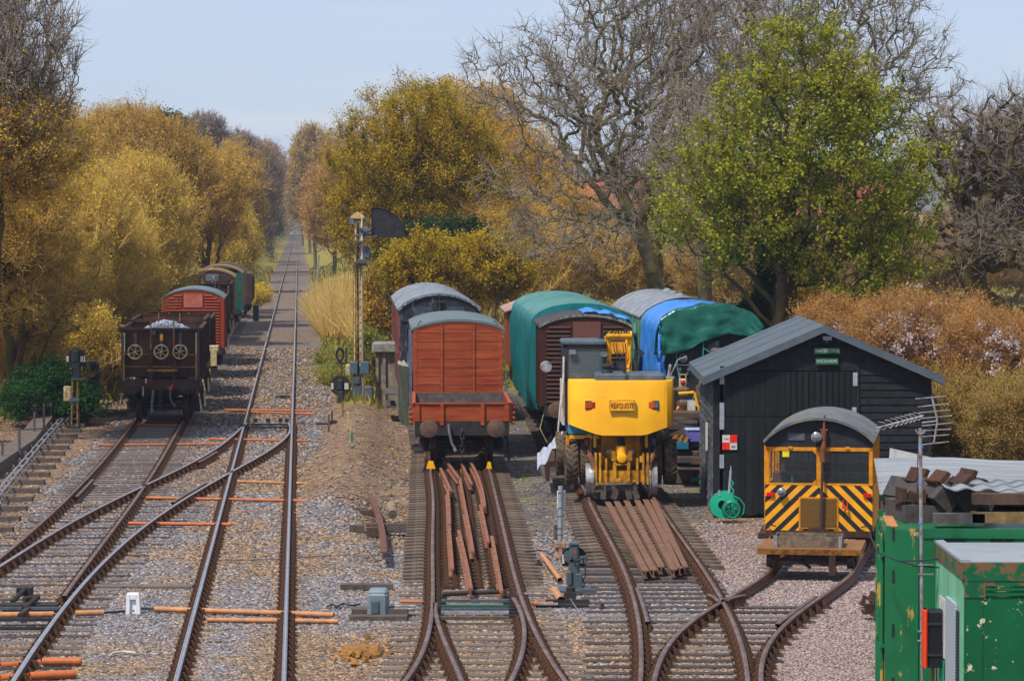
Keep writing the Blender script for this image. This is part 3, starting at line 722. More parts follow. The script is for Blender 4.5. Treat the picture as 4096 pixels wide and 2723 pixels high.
roof(V, w, L, ze, zr, m_palerf, seams=11, y=-.04)
g = MB(); 
for s in (-1, 1):
    g.box(s*w/2-.03, s*w/2+.03, .05, L, .95, ze-.02)
    for k in range(22): g.box(s*(w/2+.035)-.02, s*(w/2+.035)+.02, .3+k*.75, .36+k*.75, 1.0, 3.3)
    g.box(s*(w/2+.05)-.03, s*(w/2+.05)+.03, .05, L, 2.0, 2.06)
build_sides(g, 'side_wall', m_maroon, V)
g = MB(); g.box(-w/2-.45, -w/2-.1, .6, 4, .2, .26); g.box(-w/2-.45, -w/2-.1, .6, 4, .62, .68); g.box(-w/2-.4, -w/2-.35, .6, .66, .2, .68); g.build('footboard', m_wood, V)
underframe(V, L, 2.2); wheelset(V, 2.0); wheelset(V, 4.4); wheelset(V, 14.)

# ---------------------------------------------------------------- brown ventilated van, with a blue sheet on its roof
V = place('ventilated_van', 'brown van with ribbed steel end, behind the yellow excavator', 'railway van', 2343, 90.7, -.032)
w = 2.5; L = 4.3; ze = 3.42; zr = 3.74
corr_end(V, w, 1.12, ze, zr, m_brown, plate=(-.36, .42, 2.88, 3.52), mplate=M('plate_brown', '6a3a30', .6, 0, .08, 3, dirt='59463c', damt=.15, ds=3))
g = MB(); g.box(-w/2, -w/2+.05, .08, L, 1.0, ze); g.box(w/2-.05, w/2, .08, L, 1.0, ze); g.box(-w/2-.05, -w/2, 1.2, 1.3, 1.05, 3.3); g.box(-w/2-.05, -w/2, 3., 3.1, 1.05, 3.3)
g.tube([(-w/2-.05, .3, 1.8), (-w/2-.09, .3, 1.9), (-w/2-.09, .3, 2.4), (-w/2-.04, .3, 2.5)], .015); build_sides(g, 'side_wall', m_brown, V)
g = end_panel(w, 1.05, ze-.04, zr-.05, L-.05, L); g.build('rear_wall', m_brown, V)
roof(V, w, L, ze, zr, m_darkroof, th=.07)
g = MB(); a = roof_arc(w+.14, ze, zr); b = [(x, z-.075) for x, z in reversed(a)]; g.prof(a+b, -.06, -.033)
g.build('roof_edge', M('roof_edge_lichen', '39383a', .9, 0, .2, 6, dirt='9a9a92', damt=.2, ds=7), V)
underframe(V, L, 2.2); buffers(V, 1.04, 0); coupling(V, .98, 0, 3); wheelset(V, 1.1, .48); wheelset(V, 3.3)
g = MB(); g.tube([(-1.2, -.05, .9), (-1.3, -.1, .5), (-1.1, -.1, .1)], .012); g.build('loose_cord', m_cream, V)
def sheet(name, f, nu, nv, mat, parent=None, th=.012):
    V_ = np.array([[f(i/nu, j/nv) for i in range(nu+1)] for j in range(nv+1)]); n1 = (nu+1)*(nv+1)
    P0 = V_.reshape(-1, 3); P1 = P0 - np.array((0, 0, th)); id0 = np.arange(n1).reshape(nv+1, nu+1)
    q = np.stack([id0[:-1, :-1], id0[:-1, 1:], id0[1:, 1:], id0[1:, :-1]], -1).reshape(-1, 4)
    b = np.concatenate([id0[0], id0[1:, -1], id0[-1, -2::-1], id0[-2:0:-1, 0]]); b2 = np.roll(b, -1)
    sk = np.stack([b, b+n1, b2+n1, b2], 1)
    me = npmesh(name, np.concatenate([P0, P1]), np.concatenate([q, q[:, ::-1]+n1, sk]), mat, smooth=True)
    o = bpy.data.objects.new(name, me); COL.objects.link(o)
    if parent is not None: o.parent = parent
    return o
def arcpt(u, w, ze, zr): x = (u-.5)*w; return x, ze+(zr-ze)*max(0, (1-(2*u-1)**2))**.8
def f_bl(u, v):
    uu = .46+.56*u; x, z = arcpt(min(uu, 1), 2.64, 3.42, 3.74); y = -.02+v*(1.9+.5*u)
    return (x+max(0, uu-1)*.3, y+.05*math.sin(u*23), z+.03+.03*abs(math.sin(u*19+v*9))+.05*math.sin(v*14+u*5)**2*(v > .1)+.05*math.sin(u*9+3)**4-max(0, uu-1)*1.8)
o = sheet('blue_tarpaulin', f_bl, 34, 20, m_blue); o.location = V.location; o.rotation_euler = V.rotation_euler; o.location.z += .0
tag(o, 'crumpled blue tarpaulin lying on the roof of the brown van', 'tarpaulin')

# ---------------------------------------------------------------- coach wholly under a teal tarpaulin
V = thing('sheeted_coach', 'coach shrouded in a smooth teal tarpaulin, behind the brown van', 'railway coach', (XX(2320, 95.6), 95.6, ZR), -math.atan(-.034))
L = 17; w = 2.95; ze = 3.35; zr = 3.88
n = 40
def prof_t(y, bulge=0.):
    P = []
    for i in range(n+1):
        a = i/n
        if a < .3: t = a/.3; x = -w/2-.06*math.sin(math.pi*t)*1. + .06*(1-t); z = .75+(3.2-.75)*t
        elif a > .7: t = (1-a)/.3; x = w/2+.06*math.sin(math.pi*t)-.06*(1-t); z = .75+(3.2-.75)*t
        else:
            t = (a-.3)/.4; x = -w/2*math.cos(math.pi*t); z = 3.2+.72*math.sin(math.pi*t)**.75
        fold = .035*math.sin(y*3.1+z*2.0)*(a < .3 or a > .7) + .03*math.sin(y*8+z)*(a < .3)
        P.append((x+fold*(-1 if a < .5 else 1), y, z+(-.15*math.sin(y*1.3)**2 if a in (0., 1.) else 0)+.02*math.sin(y*1.7)))
    return P
rows = [prof_t(y) for y in np.linspace(0, L, 52)]
Vv = np.array(rows).reshape(-1, 3); idr = np.arange(len(Vv)).reshape(len(rows), n+1)
q = np.stack([idr[:-1, :-1], idr[:-1, 1:], idr[1:, 1:], idr[1:, :-1]], -1).reshape(-1, 4)
mi = np.tile(np.array([0 if (i < n*.33 or i > n*.67) else 1 for i in range(n)]), len(rows)-1)  # top faces get the paler, greyer teal: light from above put into colour
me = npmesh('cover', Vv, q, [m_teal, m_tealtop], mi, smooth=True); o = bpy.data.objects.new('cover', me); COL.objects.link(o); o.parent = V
g = MB(); p = prof_t(0); g.add([(x, .0, z) for x, y, z in p]+[(x, .03, z) for x, y, z in p], [tuple(range(n+1)), tuple(range(2*n+1, n, -1))]); g.build('cover_end', m_teal, V)
underframe(V, L, 2.2); wheelset(V, 2); wheelset(V, 4.4); wheelset(V, 14.5)
# far brake van peeping out on its left
V = thing('brake_van', 'red and dark van with pinkish sloping roof, glimpsed left of the teal tarpaulin', 'railway van', (XX(2176, 118), 118, ZR), -math.atan(-.035))
w = 2.5; L = 6
g = MB(); g.prof([(-w/2, 1), (-w/2, 3.05), (0, 3.5), (w/2, 3.05), (w/2, 1)], 0, L); g.build('body', m_blackend, V)
g = MB(); g.box(-w/2-.02, -w/2+.4, -.03, -.002, 2.1, 2.95); g.box(-w/2-.04, -w/2+.02, -.02, L, 1.0, 3.05); g.build('end_panel', m_red, V)
g = MB(); g.prof([(-w/2-.2, 3.0), (-.0, 3.55), (w/2+.2, 3.0), (w/2+.2, 3.06), (0, 3.62), (-w/2-.2, 3.06)], -.25, L+.1); g.build('roof', M('roof_pinkish_red', '8a4a4c', .8, 0, .15, 3, dirt='b39a94', damt=.3, ds=3), V)
underframe(V, L, 2.2); wheelset(V, 1.4); wheelset(V, 4.5)

# ---------------------------------------------------------------- third yard road: black wagon under blue and green sheets
V = thing('sheeted_wagon', 'black wagon with white lettering under blue and green tarpaulins', 'wagon', (XX(2838, 91.7), 91.7, ZR), -math.atan(-.038))
w = 2.55; L = 7.5
g = MB(); g.box(-w/2, w/2, 0, L, .95, 3.15); 
for z in (1.45, 1.95, 2.45): g.box(-w/2-.01, w/2+.01, -.015, .0, z-.012, z+.012)
g.box(-.1, .25, -.3, 0, 2.6, 2.95); g.build('body', m_blacktank, V)
g = MB(); g.ch(.0, .9, -.6, 0, 2.35, 2.75, .06); g.build('grey_box', m_wood, V)
m_wl = M('lettering_white', 'c4c8cc', .6)
text_part('stencilled_number', '14', .16, m_wl, V, (-.72, -.02, 2.42), ext=.002, off=.004)
text_part('stencilled_number', '05     8', .12, m_wl, V, (-.75, -.02, 2.12), ext=.002, off=.003)
text_part('stencilled_number', '9     0', .12, m_wl, V, (-.75, -.02, 2.0), ext=.002, off=.003)
g = MB(); g.torus((-.75, -.02, 2.45), (0, 1, 0), .11, .008, 20, 4); g.torus((-.75, -.02, 1.72), (0, 1, 0), .10, .010, 16, 4, a0=0, a1=math.pi); g.box(-.8, -.70, -.02, -.005, 1.66, 1.74); g.box(-.95, -.55, -.02, -.005, 2.24, 2.26); g.build('stencilled_mark', m_wl, V)
buffers(V, 1.04, 0); underframe(V, L, 2.2); wheelset(V, 1.4); wheelset(V, 5.8)
RZ = V.rotation_euler.copy(); LOC = V.location.copy()
def drape(w, zt, zside, y0, y1, ny, mat, name, label, wr=.05, front=None, nn=44, side2=None, bulge=.0, seed=1):
    rr = np.random.default_rng(seed); ph = rr.random(6)*6.28
    rows = []
    for k in range(ny+1):
        y = y0+(y1-y0)*k/ny; P = []
        for i in range(nn+1):
            a = i/nn; zs = zside if a < .5 else (side2 if side2 is not None else zside)
            if a < .3: t = a/.3; x = -w/2-bulge*math.sin(math.pi*t); z = zs+(zt-.8-zs)*t
            elif a > .7: t = (1-a)/.3; x = w/2+bulge*math.sin(math.pi*t); z = zs+(zt-.8-zs)*t
            else: t = (a-.3)/.4; x = -w/2*math.cos(math.pi*t); z = zt-.8+.8*math.sin(math.pi*t)**.8
            ed = (a < .33) + (a > .67)
            fo = wr*(math.sin(y*9+ph[0]+z*1.3)+.6*math.sin(y*21+ph[1]-z*2)) if ed else 0
            P.append((x+(fo if a > .5 else -fo), y+(.06*math.sin(z*7+ph[2]) if k in (0, ny) else 0), z+(wr*.5*math.sin(y*5+x*3+ph[3])+wr*.4*math.sin(x*9+ph[4]+y*2))*(1-ed) + (.12*math.sin(y*6+ph[5]) if i in (0, nn) else 0)))
        rows.append(P)
    Vv = np.array(rows); n0 = (ny+1)*(nn+1)
    idr = np.arange(n0).reshape(ny+1, nn+1); q = [np.stack([idr[:-1, :-1], idr[:-1, 1:], idr[1:, 1:], idr[1:, :-1]], -1).reshape(-1, 4)]
    allv = [Vv.reshape(-1, 3)]
    if front:                                              # flap hanging down over the end
        top = Vv[0]; sel = range(*front[0]); K = front[2]; F = []
        for j in range(K+1):
            for i in sel:
                p = top[i]; u = (i-front[0][0])/(len(sel)-1); drop = front[1](u); t = j/K
                fz = p[2]-(drop)*t if p[2]-drop < p[2] else p[2]
                F.append((p[0]+.04*math.sin(j*1.3+i*.7), p[1]-.05-wr*(.25+t)*(1.3*abs(math.sin(i*.62+ph[0]+.05*j))+.8*math.sin(i*1.9+j*.35))-.08*t, fz))
        F = np.array(F); allv.append(F); m = len(sel); iF = n0+np.arange(len(F)).reshape(K+1, m)
        q.append(np.stack([iF[:-1, :-1], iF[:-1, 1:], iF[1:, 1:], iF[1:, :-1]], -1).reshape(-1, 4))
        e = np.array([top_i for top_i in [idr[0, i] for i in sel]]); q.append(np.stack([e[:-1], e[1:], iF[0, 1:], iF[0, :-1]], -1))
    me = npmesh(name, np.concatenate(allv), np.concatenate(q), mat, smooth=True)
    o = bpy.data.objects.new(name, me); COL.objects.link(o); o.location = LOC; o.rotation_euler = RZ
    sl = o.modifiers.new('thickness', 'SOLIDIFY'); sl.thickness = .012
    return tag(o, label, 'tarpaulin')
drape(2.92, 3.99, .75, -.10, 6.0, 60, m_blue, 'blue_tarpaulin', 'bright blue tarpaulin draped over the black wagon, hanging down its left side', .035, bulge=.06, side2=2.4, front=((10, 17), lambda u: 2.35+.3*u, 18))
drape(2.98, 4.0, 2.5, -.16, .12, 4, m_grntarp, 'green_tarpaulin', 'crinkled dark green tarpaulin hanging over the front of the black wagon', .075,
      front=((15, 44), lambda u: .95-.35*u+.25*math.exp(-((u-.12)/.10)**2)+.12*math.sin(u*9), 16), side2=2.6, seed=4)
drape(2.86, 3.92, 2.1, 5.8, 7.4, 16, m_tealtop, 'teal_tarpaulin', 'plain grey-teal tarpaulin between the blue sheet and the grey coach roof', .02, seed=7)
g = MB(); g.tube([(-1.0, -.3, 3.0), (-.95, -.3, 2.2), (-.8, -.3, 1.4)], .012); g.tube([(-.2, -.35, 3.0), (-.22, -.35, 2.3), (-.35, -.35, 1.6), (-.6, -.35, 1.1)], .012); g.tube([(-.2, -.35, 2.75), (.6, -.3, 2.2), (1.2, -.3, 1.8)], .012)
o = g.build('tie_rope', M('rope_turquoise', '2f9aa6', .8)); o.location = LOC; o.rotation_euler = RZ; tag(o, 'turquoise rope tied down from the green tarpaulin', 'rope')
T = thing('tail_lamp', 'white tail lamp with red lens hanging on the black wagon', 'lamp', tuple(atY(2731, 1553, 91.2)), 0)
g = MB(); g.ch(-.11, .11, -.09, .09, 0, .28, .03); g.box(-.10, -.07, -.04, .04, .28, .40); g.box(.07, .10, -.04, .04, .28, .40); g.box(-.10, .10, -.04, .04, .385, .41); g.build('lamp_case', m_cream, T)
g = MB(); g.lathe((0, -.09, .17), (0, -1, 0), [(.07, 0), (.07, .03), (.04, .05), (0, .055)], 18); g.build('lens', m_redlamp, T, True)
V = thing('green_coach', 'green coach with pale grey roof beyond the blue tarpaulin', 'railway coach', (XX(2742, 99.5), 99.5, ZR), -math.atan(-.036))
w = 2.7; L = 13; ze = 3.4; zr = 3.98
g = end_panel(w-.05, 1.0, ze-.03, zr-.06, 0.02, .08); g.build('end_wall', m_blackend, V)
g = MB()
for s in (-1, 1):
    g.box(s*w/2-.03, s*w/2+.03, .08, L, .95, ze)
    for k in range(17): g.box(s*(w/2+.035)-.02, s*(w/2+.035)+.02, .3+k*.75, .38+k*.75, 1., 3.3)
build_sides(g, 'side_wall', m_green, V)
g = MB()
for k in range(4): g.box(-w/2-.06, -w/2-.02, 2.2+k*2.8, 2.9+k*2.8, 2.3, 3.1)
g.build('window_board', M('pale_green_board', '7fa994', .7, 0, .1, 5), V)
roof(V, w, L, ze, zr, m_palerf, seams=8)
g = MB(); a = roof_arc(w+.16, ze, zr+.02); b = [(x, z-.10) for x, z in reversed(a)]; g.prof(a+b, -.08, -.035); g.build('roof_edge', m_darkroof, V)
for k in range(3): MB().lathe((.1*k, 2+k*3.6, zr-.02), (0, 0, 1), [(.16, 0), (.14, .08), (.06, .12), (0, .13)], 12).build('roof_vent', m_palerf, V, True)
underframe(V, L, 2.2); wheelset(V, 2); wheelset(V, 10)

# ---------------------------------------------------------------- ballast hoppers on the left siding
def hopper(label, Y, px=None, load=False, near=True):
    X = float((C2(Y)+D2(Y))/2) if px is None else XX(px, Y)
    V = thing('hopper_wagon', label, 'hopper wagon', (X, Y, ZR), -math.atan(-.0685), 'rusty ballast hoppers on the siding')
    w = 2.47; z0, z1 = 1.62, 2.98; L = 6.9
    g = MB()
    for s in (-1, 1):
        g.profx([(.75, 1.9), (1.0, z1), (L-.9, z1), (L-.75, 1.9), (L-1.3, 1.35), (1.3, 1.35)], s*(w/2-.04)-.02, s*(w/2-.04)+.02)
        for k in range(6): g.box(s*w/2-.02, s*w/2+.05, 1.0+k*.95, 1.09+k*.95, 1.4, z1)
        g.box(s*w/2-.05, s*w/2+.06, .22, L-.2, z1-.06, z1+.02)
    g.add([(-w/2, .35, 1.45), (w/2, .35, 1.45), (w/2, .30, z1), (-w/2, .30, z1), (-w/2, .42, 1.45), (w/2, .42, 1.45), (w/2, .37, z1), (-w/2, .37, z1)], [(0,1,2,3), (4,7,6,5), (0,4,5,1), (1,5,6,2), (2,6,7,3), (3,7,4,0)])
    g.box(-w/2, w/2, L-.4, L-.33, 1.45, z1)
    g.box(-w/2-.05, w/2+.05, .2, .38, z1-.06, z1+.02); g.box(-w/2-.05, w/2+.05, L-.4, L-.25, z1-.06, z1+.02)
    g.build('hopper_body', m_hop, V)
    g = MB(); g.profx([(.4, 2.62), (L-.4, 2.62), (L-1.4, 1.5), (1.4, 1.5)], -w/2+.03, w/2-.03); g.build('hopper_floor', m_hoprust, V)
    m_ep = M('hopper_grey_steel', '4a494e', .7, .1, .2, 6)
    for s in (-1, 1): MB().box(s*1.17-.04, s*1.17+.04, .12, .32, 1.36, z1-.1).build('end_post', m_ep, V)
    for x in (-.79, .03, .62): MB().box(x-.05, x+.05, .22, .30, 2.25, z1-.12).build('end_post', m_ep, V)
    g = MB(); g.box(-1.24, 1.24, 0, .14, 1.05, 1.36)
    for x in (-.3, .42): g.box(x-.05, x+.05, -.02, .22, 1.1, 2.35)
    g.box(-1.24, 1.24, .0, .4, 1.345, 1.385); g.build('headstock', m_hoprust, V)
    g = MB()
    for x in (-.30, .42): g.tube([(x, .16, 2.1), (x, .16, 3.22)], .022, 6)
    g.box(-.42, .55, -.05, .05, 1.64, 1.71)
    g.tube([(1.12, .02, 1.36), (1.12, .02, 2.2)], .03); g.tube([(-1.14, .02, 1.36), (-1.14, .02, 2.25)], .03)
    g.tube([(-1.14, .0, 2.18), (1.12, .0, 2.16)], .012); g.tube([(-1.14, .0, 1.80), (1.12, .0, 1.78)], .012)
    g.build('ladder_rail', m_yelrust, V)
    for s in (-1, 1):
        MB().tube([(s*1.12, .02, 2.2), (s*1.12, .10, 2.85)], .02).build('grab_rail', m_cream, V); MB().tube([(s*1.2, 0, .95), (s*1.29, -.05, .42)], .03).build('lower_step', m_cream, V)
    MB().tube([(w/2+.12, .6, .95), (w/2+.14, .5, .5)], .03).build('lower_step', m_cream, V); MB().tube([(w/2+.12, 1.4, .95), (w/2+.14, 1.3, .5)], .03).build('lower_step', m_cream, V)
    if near:
        for x in (-.79, .03, .62):
            g = MB(); g.torus((x, -.06, 2.26), (0, 1, 0), .215, .022, 26, 6)
            for k in range(6): a = k*math.pi/3+.3; g.cyl((x, -.06, 2.26), (x+.21*math.cos(a), -.06, 2.26+.21*math.sin(a)), .014, n=5)
            g.cyl((x, -.09, 2.26), (x, .3, 2.26), .03, n=8); g.build('handwheel', m_cream, V, True)
        g = MB(); g.box(-.02, .08, .19, .205, 2.60, 2.80); g.build('warning_plate', M('warning_yellow', 'd8a01c', .5), V)
        g = MB(); g.box(-.30, -.16, .19, .21, 2.78, 2.92); g.build('number_plate', m_wood, V)
        g = MB(); g.box(-.48, -.42, -.01, .0, 1.27, 1.42); g.box(-.57, -.52, -.03, -.0, .88, 1.18); g.build('lamp_bracket', m_cream, V)
        g = MB(); g.cyl((.32, -.1, 1.12), (.32, -.18, 1.12), .06, n=8); g.cyl((.32, -.12, 1.16), (.40, -.12, 1.22), .03, n=6); g.build('brake_cock', M('orange_red', 'c04a20', .6), V)
        hose(V, [(-.22, -.05, 1.05), (-.24, -.12, .85), (-.26, -.14, .6), (-.27, -.16, .42)], .045)
        hose(V, [(.32, -.08, 1.05), (.30, -.12, .85), (.36, -.14, .68), (.42, -.16, .62)], .03)
        coupling(V, 1.12, -.02, 4)
    buffers(V, 1.18, 0, .24, M('buffer_brown_black', '2e2623', .75, .1, .2, 10, dirt='4e3628', damt=.15, ds=5))
    g = MB(); g.box(-1.0, 1.0, .14, L-.1, .95, 1.1)
    for s in (-1, 1):
        g.box(s*1.05-.06, s*1.05+.06, .1, L, .85, 1.1)
        for yy in (1.2, 2.6, 4.3, 5.6): g.box(s*.95-.1, s*1.1+.1, yy, yy+.3, .3, .9)
    g.prof([(-.9, 1.5), (-.3, .45), (.3, .45), (.9, 1.5)], 2.6, 4.4); g.build('underframe', m_black, V)
    wheelset(V, 1.4); wheelset(V, 5.4)
    if load:
        rr = np.random.default_rng(9)
        def f(u, v):
            x = (u-.5)*2.30; y = .5+v*(L-1.0); h = 2.62+.50*math.exp(-((x-.12)/.85)**2)*math.exp(-((v-.25)/.3)**2) + .03*vnoise(x, y, 9, 4)+.04*vnoise(x, y, 21, 5)
            return (x, y, float(h))
        sheet('ballast_load', f, 60, 90, m_gravel, V, .02)
        k = 1500; xx = rr.uniform(-1.0, 1.1, k); yv = rr.random(k)*.75
        g = MB()
        for x, v in zip(xx[:900], yv[:900]):
            p = f(x/2.30+.5, v); s_ = rr.uniform(.03, .06); g.cbox((p[0], p[1], p[2]+.01), (s_*1.4, s_, s_*.9), rz=rr.uniform(0, 3), rx=rr.uniform(0, 1))
        o = g.build('loose_stones', M('stone_pale', 'a2a7b2', .9, 0, .3, 14), V); tag(o, kind='stuff')
    return V
hopper('nearest rusty hopper wagon on the left, heaped with grey ballast, three handwheels on its end', 100.6, 640, True)
hopper('second hopper wagon, close behind the heaped one and in front of the red van', 109.4, None, False, False)
hopper('third hopper wagon, between the second hopper and the ribbed red van', 118.6, None, False, False).scale = (1, 1, .93)
hopper('far dark hopper wagon standing between the red van and the lichen-roofed van', 172.5, 829, False, False)
hopper('hopper wagon hidden close behind the ribbed red van', 144, None, False, False)
L_ = thing('lamp_box', 'white lamp box on the right side of the second hopper', 'lamp', (XX(858, 118), 117.5, ZR+1.5), 0)
g = MB(); g.ch(-.25, .2, -.1, .15, .1, .3, .03); g.box(-.1, .12, -.1, .1, -.45, .1); g.build('lamp_case', m_cream, L_); g = MB(); g.box(-.12, .14, -.06, .06, -.9, -.45); g.build('bracket', m_black, L_)

V = place('ventilated_van', 'bright red ventilated van with ribbed end on the left siding', 'railway van', 771, 132.4, -.0685)
w = 2.46; L = 6; ze = 3.17; zr = 3.57
corr_end(V, w, 1.1, ze, zr, m_redvan, plate=(-.37, .40, 2.78, 3.34), mplate=M('plate_pink', 'a85c50', .6), pitch=.12)
g = MB(); g.box(-w/2, -w/2+.05, .08, L, 1.0, ze); g.box(w/2-.05, w/2, .08, L, 1.0, ze)
for k in range(9): g.box(w/2, w/2+.05, .4+k*.6, .5+k*.6, 1.0, 3.1)
build_sides(g, 'side_wall', m_redvan, V); end_panel(w, 1.05, ze-.04, zr-.05, L-.05, L).build('rear_wall', m_redvan, V)
roof(V, w, L, ze, zr, m_greyroof, th=.06); underframe(V, L, 2.2); buffers(V); wheelset(V, 1.4); wheelset(V, 4.4)
V = place('ventilated_van', 'dark brown ventilated van with lichen-covered roof, far along the left siding', 'railway van', 848, 181.0, -.070)
w = 2.46; L = 6; ze = 3.2; zr = 3.62
corr_end(V, w, 1.1, ze, zr, m_brown, plate=(-.37, .40, 2.78, 3.34), mplate=m_greypaint, pitch=.12)
g = MB(); g.box(-w/2, -w/2+.05, .08, L, 1.0, ze); g.box(w/2-.05, w/2, .08, L, 1.0, ze); build_sides(g, 'side_wall', m_brown, V)
roof(V, w, L, ze, zr, m_lich, th=.08); underframe(V, L, 2.2); buffers(V); wheelset(V, 1.4); wheelset(V, 4.4)
V = place('green_van', 'green sided van with mossy dark roof beyond the brown ventilated van', 'railway van', 878, 188.5, -.070)
w = 2.6; L = 17
g = MB(); g.box(-w/2, w/2, 0, L, 1.0, 3.3); g.build('body', M('van_green_dark', '12463a', .6, 0, .2, 2, dirt='2a5a48', damt=.2, ds=3), V)
g = MB(); g.box(w/2, w/2+.03, 8, 13, 1.2, 3.1); g.build('side_door', m_brown, V)
roof(V, w, L, 3.3, 3.75, m_lich, th=.08); underframe(V, L, 2.2); wheelset(V, 2); wheelset(V, 14)
V = place('open_wagon', 'farthest rusty open wagon at the end of the left siding', 'wagon', 935, 213, -.072)
g = MB(); g.box(-1.25, 1.25, 0, .08, 1.1, 2.7); g.box(-1.25, 1.25, 7.9, 8, 1.1, 2.7); g.box(-1.25, -1.17, 0, 8, 1.1, 2.7); g.box(1.17, 1.25, 0, 8, 1.1, 2.7)
for k in range(7): g.box(1.25, 1.32, .3+k*1.2, .45+k*1.2, 1.1, 2.75)
g.build('body', m_hop, V); g = MB(); g.box(-1.2, 1.2, .1, 7.9, 1.1, 1.4); g.build('floor', m_hoprust, V)
underframe(V, 8, 2.2); wheelset(V, 1.6); wheelset(V, 6.4)
# ---------------------------------------------------------------- road-rail excavator
EX = thing('excavator', 'yellow wheeled road-rail excavator with rusty streaks on its big counterweight', 'excavator', (XX(2482, 74.4), 74.4, ZR), .02)
def ex(px, py): return ((px-2482)/171.9, (1980.5-py)/171.9)
cw0, cwT, cwB = -1.25, 2.70, 1.44
def cwring(z, k):
    w = 1.215*k
    return [(-w, .25), (-w, -.30), (-w*.97, -.50), (-w*.86, -.66), (-w*.5, -.74), (0, -.77), (w*.5, -.74), (w*.86, -.66), (w*.97, -.50), (w, -.30), (w, .25)]
g = MB(); pl_ = []
for x, y in cwring(0, 1):
    pl_.append((x, y))
dens = []
for (xa, ya), (xb, yb) in zip(pl_[:-1], pl_[1:]):
    for q_ in range(4): dens.append((xa+(xb-xa)*q_/4, ya+(yb-ya)*q_/4))
dens.append(pl_[-1]); n = len(dens); bz_ = lambda x: 1.44+.24*max(0, (abs(x)-.52)/.69)
vs = [(x, y, bz_(x)) for x, y in dens]+[(x, y, 2.67) for x, y in dens]+[(x*.985, y*.985, 2.70) for x, y in dens]
fs = [(k*n+i, k*n+i+1, (k+1)*n+i+1, (k+1)*n+i) for k in (0, 1) for i in range(n-1)]+[(i, n-1-i, n-2-i, i+1) for i in range((n-1)//2)]+[tuple(range(2*n, 3*n)), (0, n, 2*n, 3*n-1, 2*n-1, n-1)]
g.add(vs, fs)
m_cw = bpy.data.materials.new('counterweight_yellow'); t = NT(m_cw); o = t.obj()
c = t.ramp(t.noise(o, 1.6, 4), [(.3, 'e8a000'), (.7, 'f6b802')])
c = t.mix(t.ramp(t.noise(t.obj((3.5, 3.5, .55)), 1.6, 5, .6), [(.66, 0.), (.80, .55)]), c, '8a4a12')
c = t.mix(t.ramp(t.noise(o, 9, 6, .8), [(.70, 0.), (.735, 1.)]), c, '3f2412')
t.link(c, t.b.inputs['Base Color']); t.b.inputs['Roughness'].default_value = .55
g.build('counterweight', m_cw, EX, True)
g = MB()
for s in (-1, 1): g.box(s*.72-.22, s*.72+.22, -.70, -.60, 2.02, 2.26)
g = MB()
for xa, xb, zz_ in ((-.84, -.50, 2.32), (-.42, -.36, 2.31), (.42, .84, 1.94), (1.0, 1.04, 2.5)):
    sy = lambda x: -float(np.interp(abs(x), [0, .6, 1.045, 1.18, 1.215], [.77, .74, .66, .5, .3]))-.003
    g.add([(xa, sy(xa), zz_), (xb, sy(xb), zz_-.005), (xb, sy(xb), zz_+.009), (xa, sy(xa), zz_+.008), (xa, -.5, zz_), (xb, -.5, zz_), (xb, -.5, zz_+.008), (xa, -.5, zz_+.008)], [(0,1,2,3), (4,7,6,5), (0,4,5,1), (1,5,6,2), (2,6,7,3), (3,7,4,0)])
g.build('paint_crack', m_yeld, EX)
for s in (-1, 1):
    b = MB(); b.ch(s*.725-.135-.01*s, s*.725+.135-.01*s, -.725, -.60, 2.04, 2.24, .01); bo = b.build('tail_lamp', m_dkframe, EX)
    q = MB(); q.box(s*.725-.11, s*.725+.03, -.74, -.725, 2.07, 2.21); q.build('red_lens', m_orlamp, bo)
    q = MB(); q.box(s*.725+.04, s*.725+.11, -.74, -.725, 2.07, 2.21); q.build('side_lens', m_redlamp if s < 0 else m_bluelamp, bo)
b = MB(); b.box(-.295, .295, -.835, -.79, 2.0, 2.26); pl = b.build('name_plate', m_yeld, EX)
b = MB(); b.box(-.275, .275, -.842, -.834, 2.02, 2.24); b.build('plate_panel', M('plate_yellow', 'e9b02a', .5), pl)
text_part('plate_lettering', 'REXQUOTE', .17, m_signred, pl, (0, -.85, 2.13), ext=.006, width=.52)
b = MB(); b.cbox((1.13, -.30, 1.98), (.15, .012, .36), rz=.95); b.build('warning_sticker', m_white, EX)
b = MB(); b.add([(1.075, -.42, 1.99), (1.165, -.32, 1.99), (1.12, -.37, 2.12), (1.077, -.415, 1.995)], [(0, 1, 2)]); b.build('warning_triangle', m_dkframe, EX)
# engine covers, handrail, exhaust
g = MB(); g.ch(-.60, .12, -.55, .9, 2.70, 2.86, .05); g.ch(.16, 1.02, -.5, .9, 2.70, 2.85, .05); g.build('engine_cover', m_slate, EX)
g = MB(); g.lathe((-.32, -.2, 2.84), (0, 0, 1), [(.14, 0), (.14, .06), (.10, .10), (.10, .16), (.16, .17), (.15, .22), (0, .23)], 18); g.build('air_intake', m_dkframe, EX, True)
g = MB(); g.tube([(1.1, -.1, 2.7), (1.16, -.1, 3.05)], .035); g.tube([(1.15, .1, 2.72), (1.35, .1, 3.15), (1.55, .1, 3.22)], .02); g.cbox((1.14, -.1, 2.74), (.2, .2, .06)); g.build('mirror_arm', m_steelb, EX)
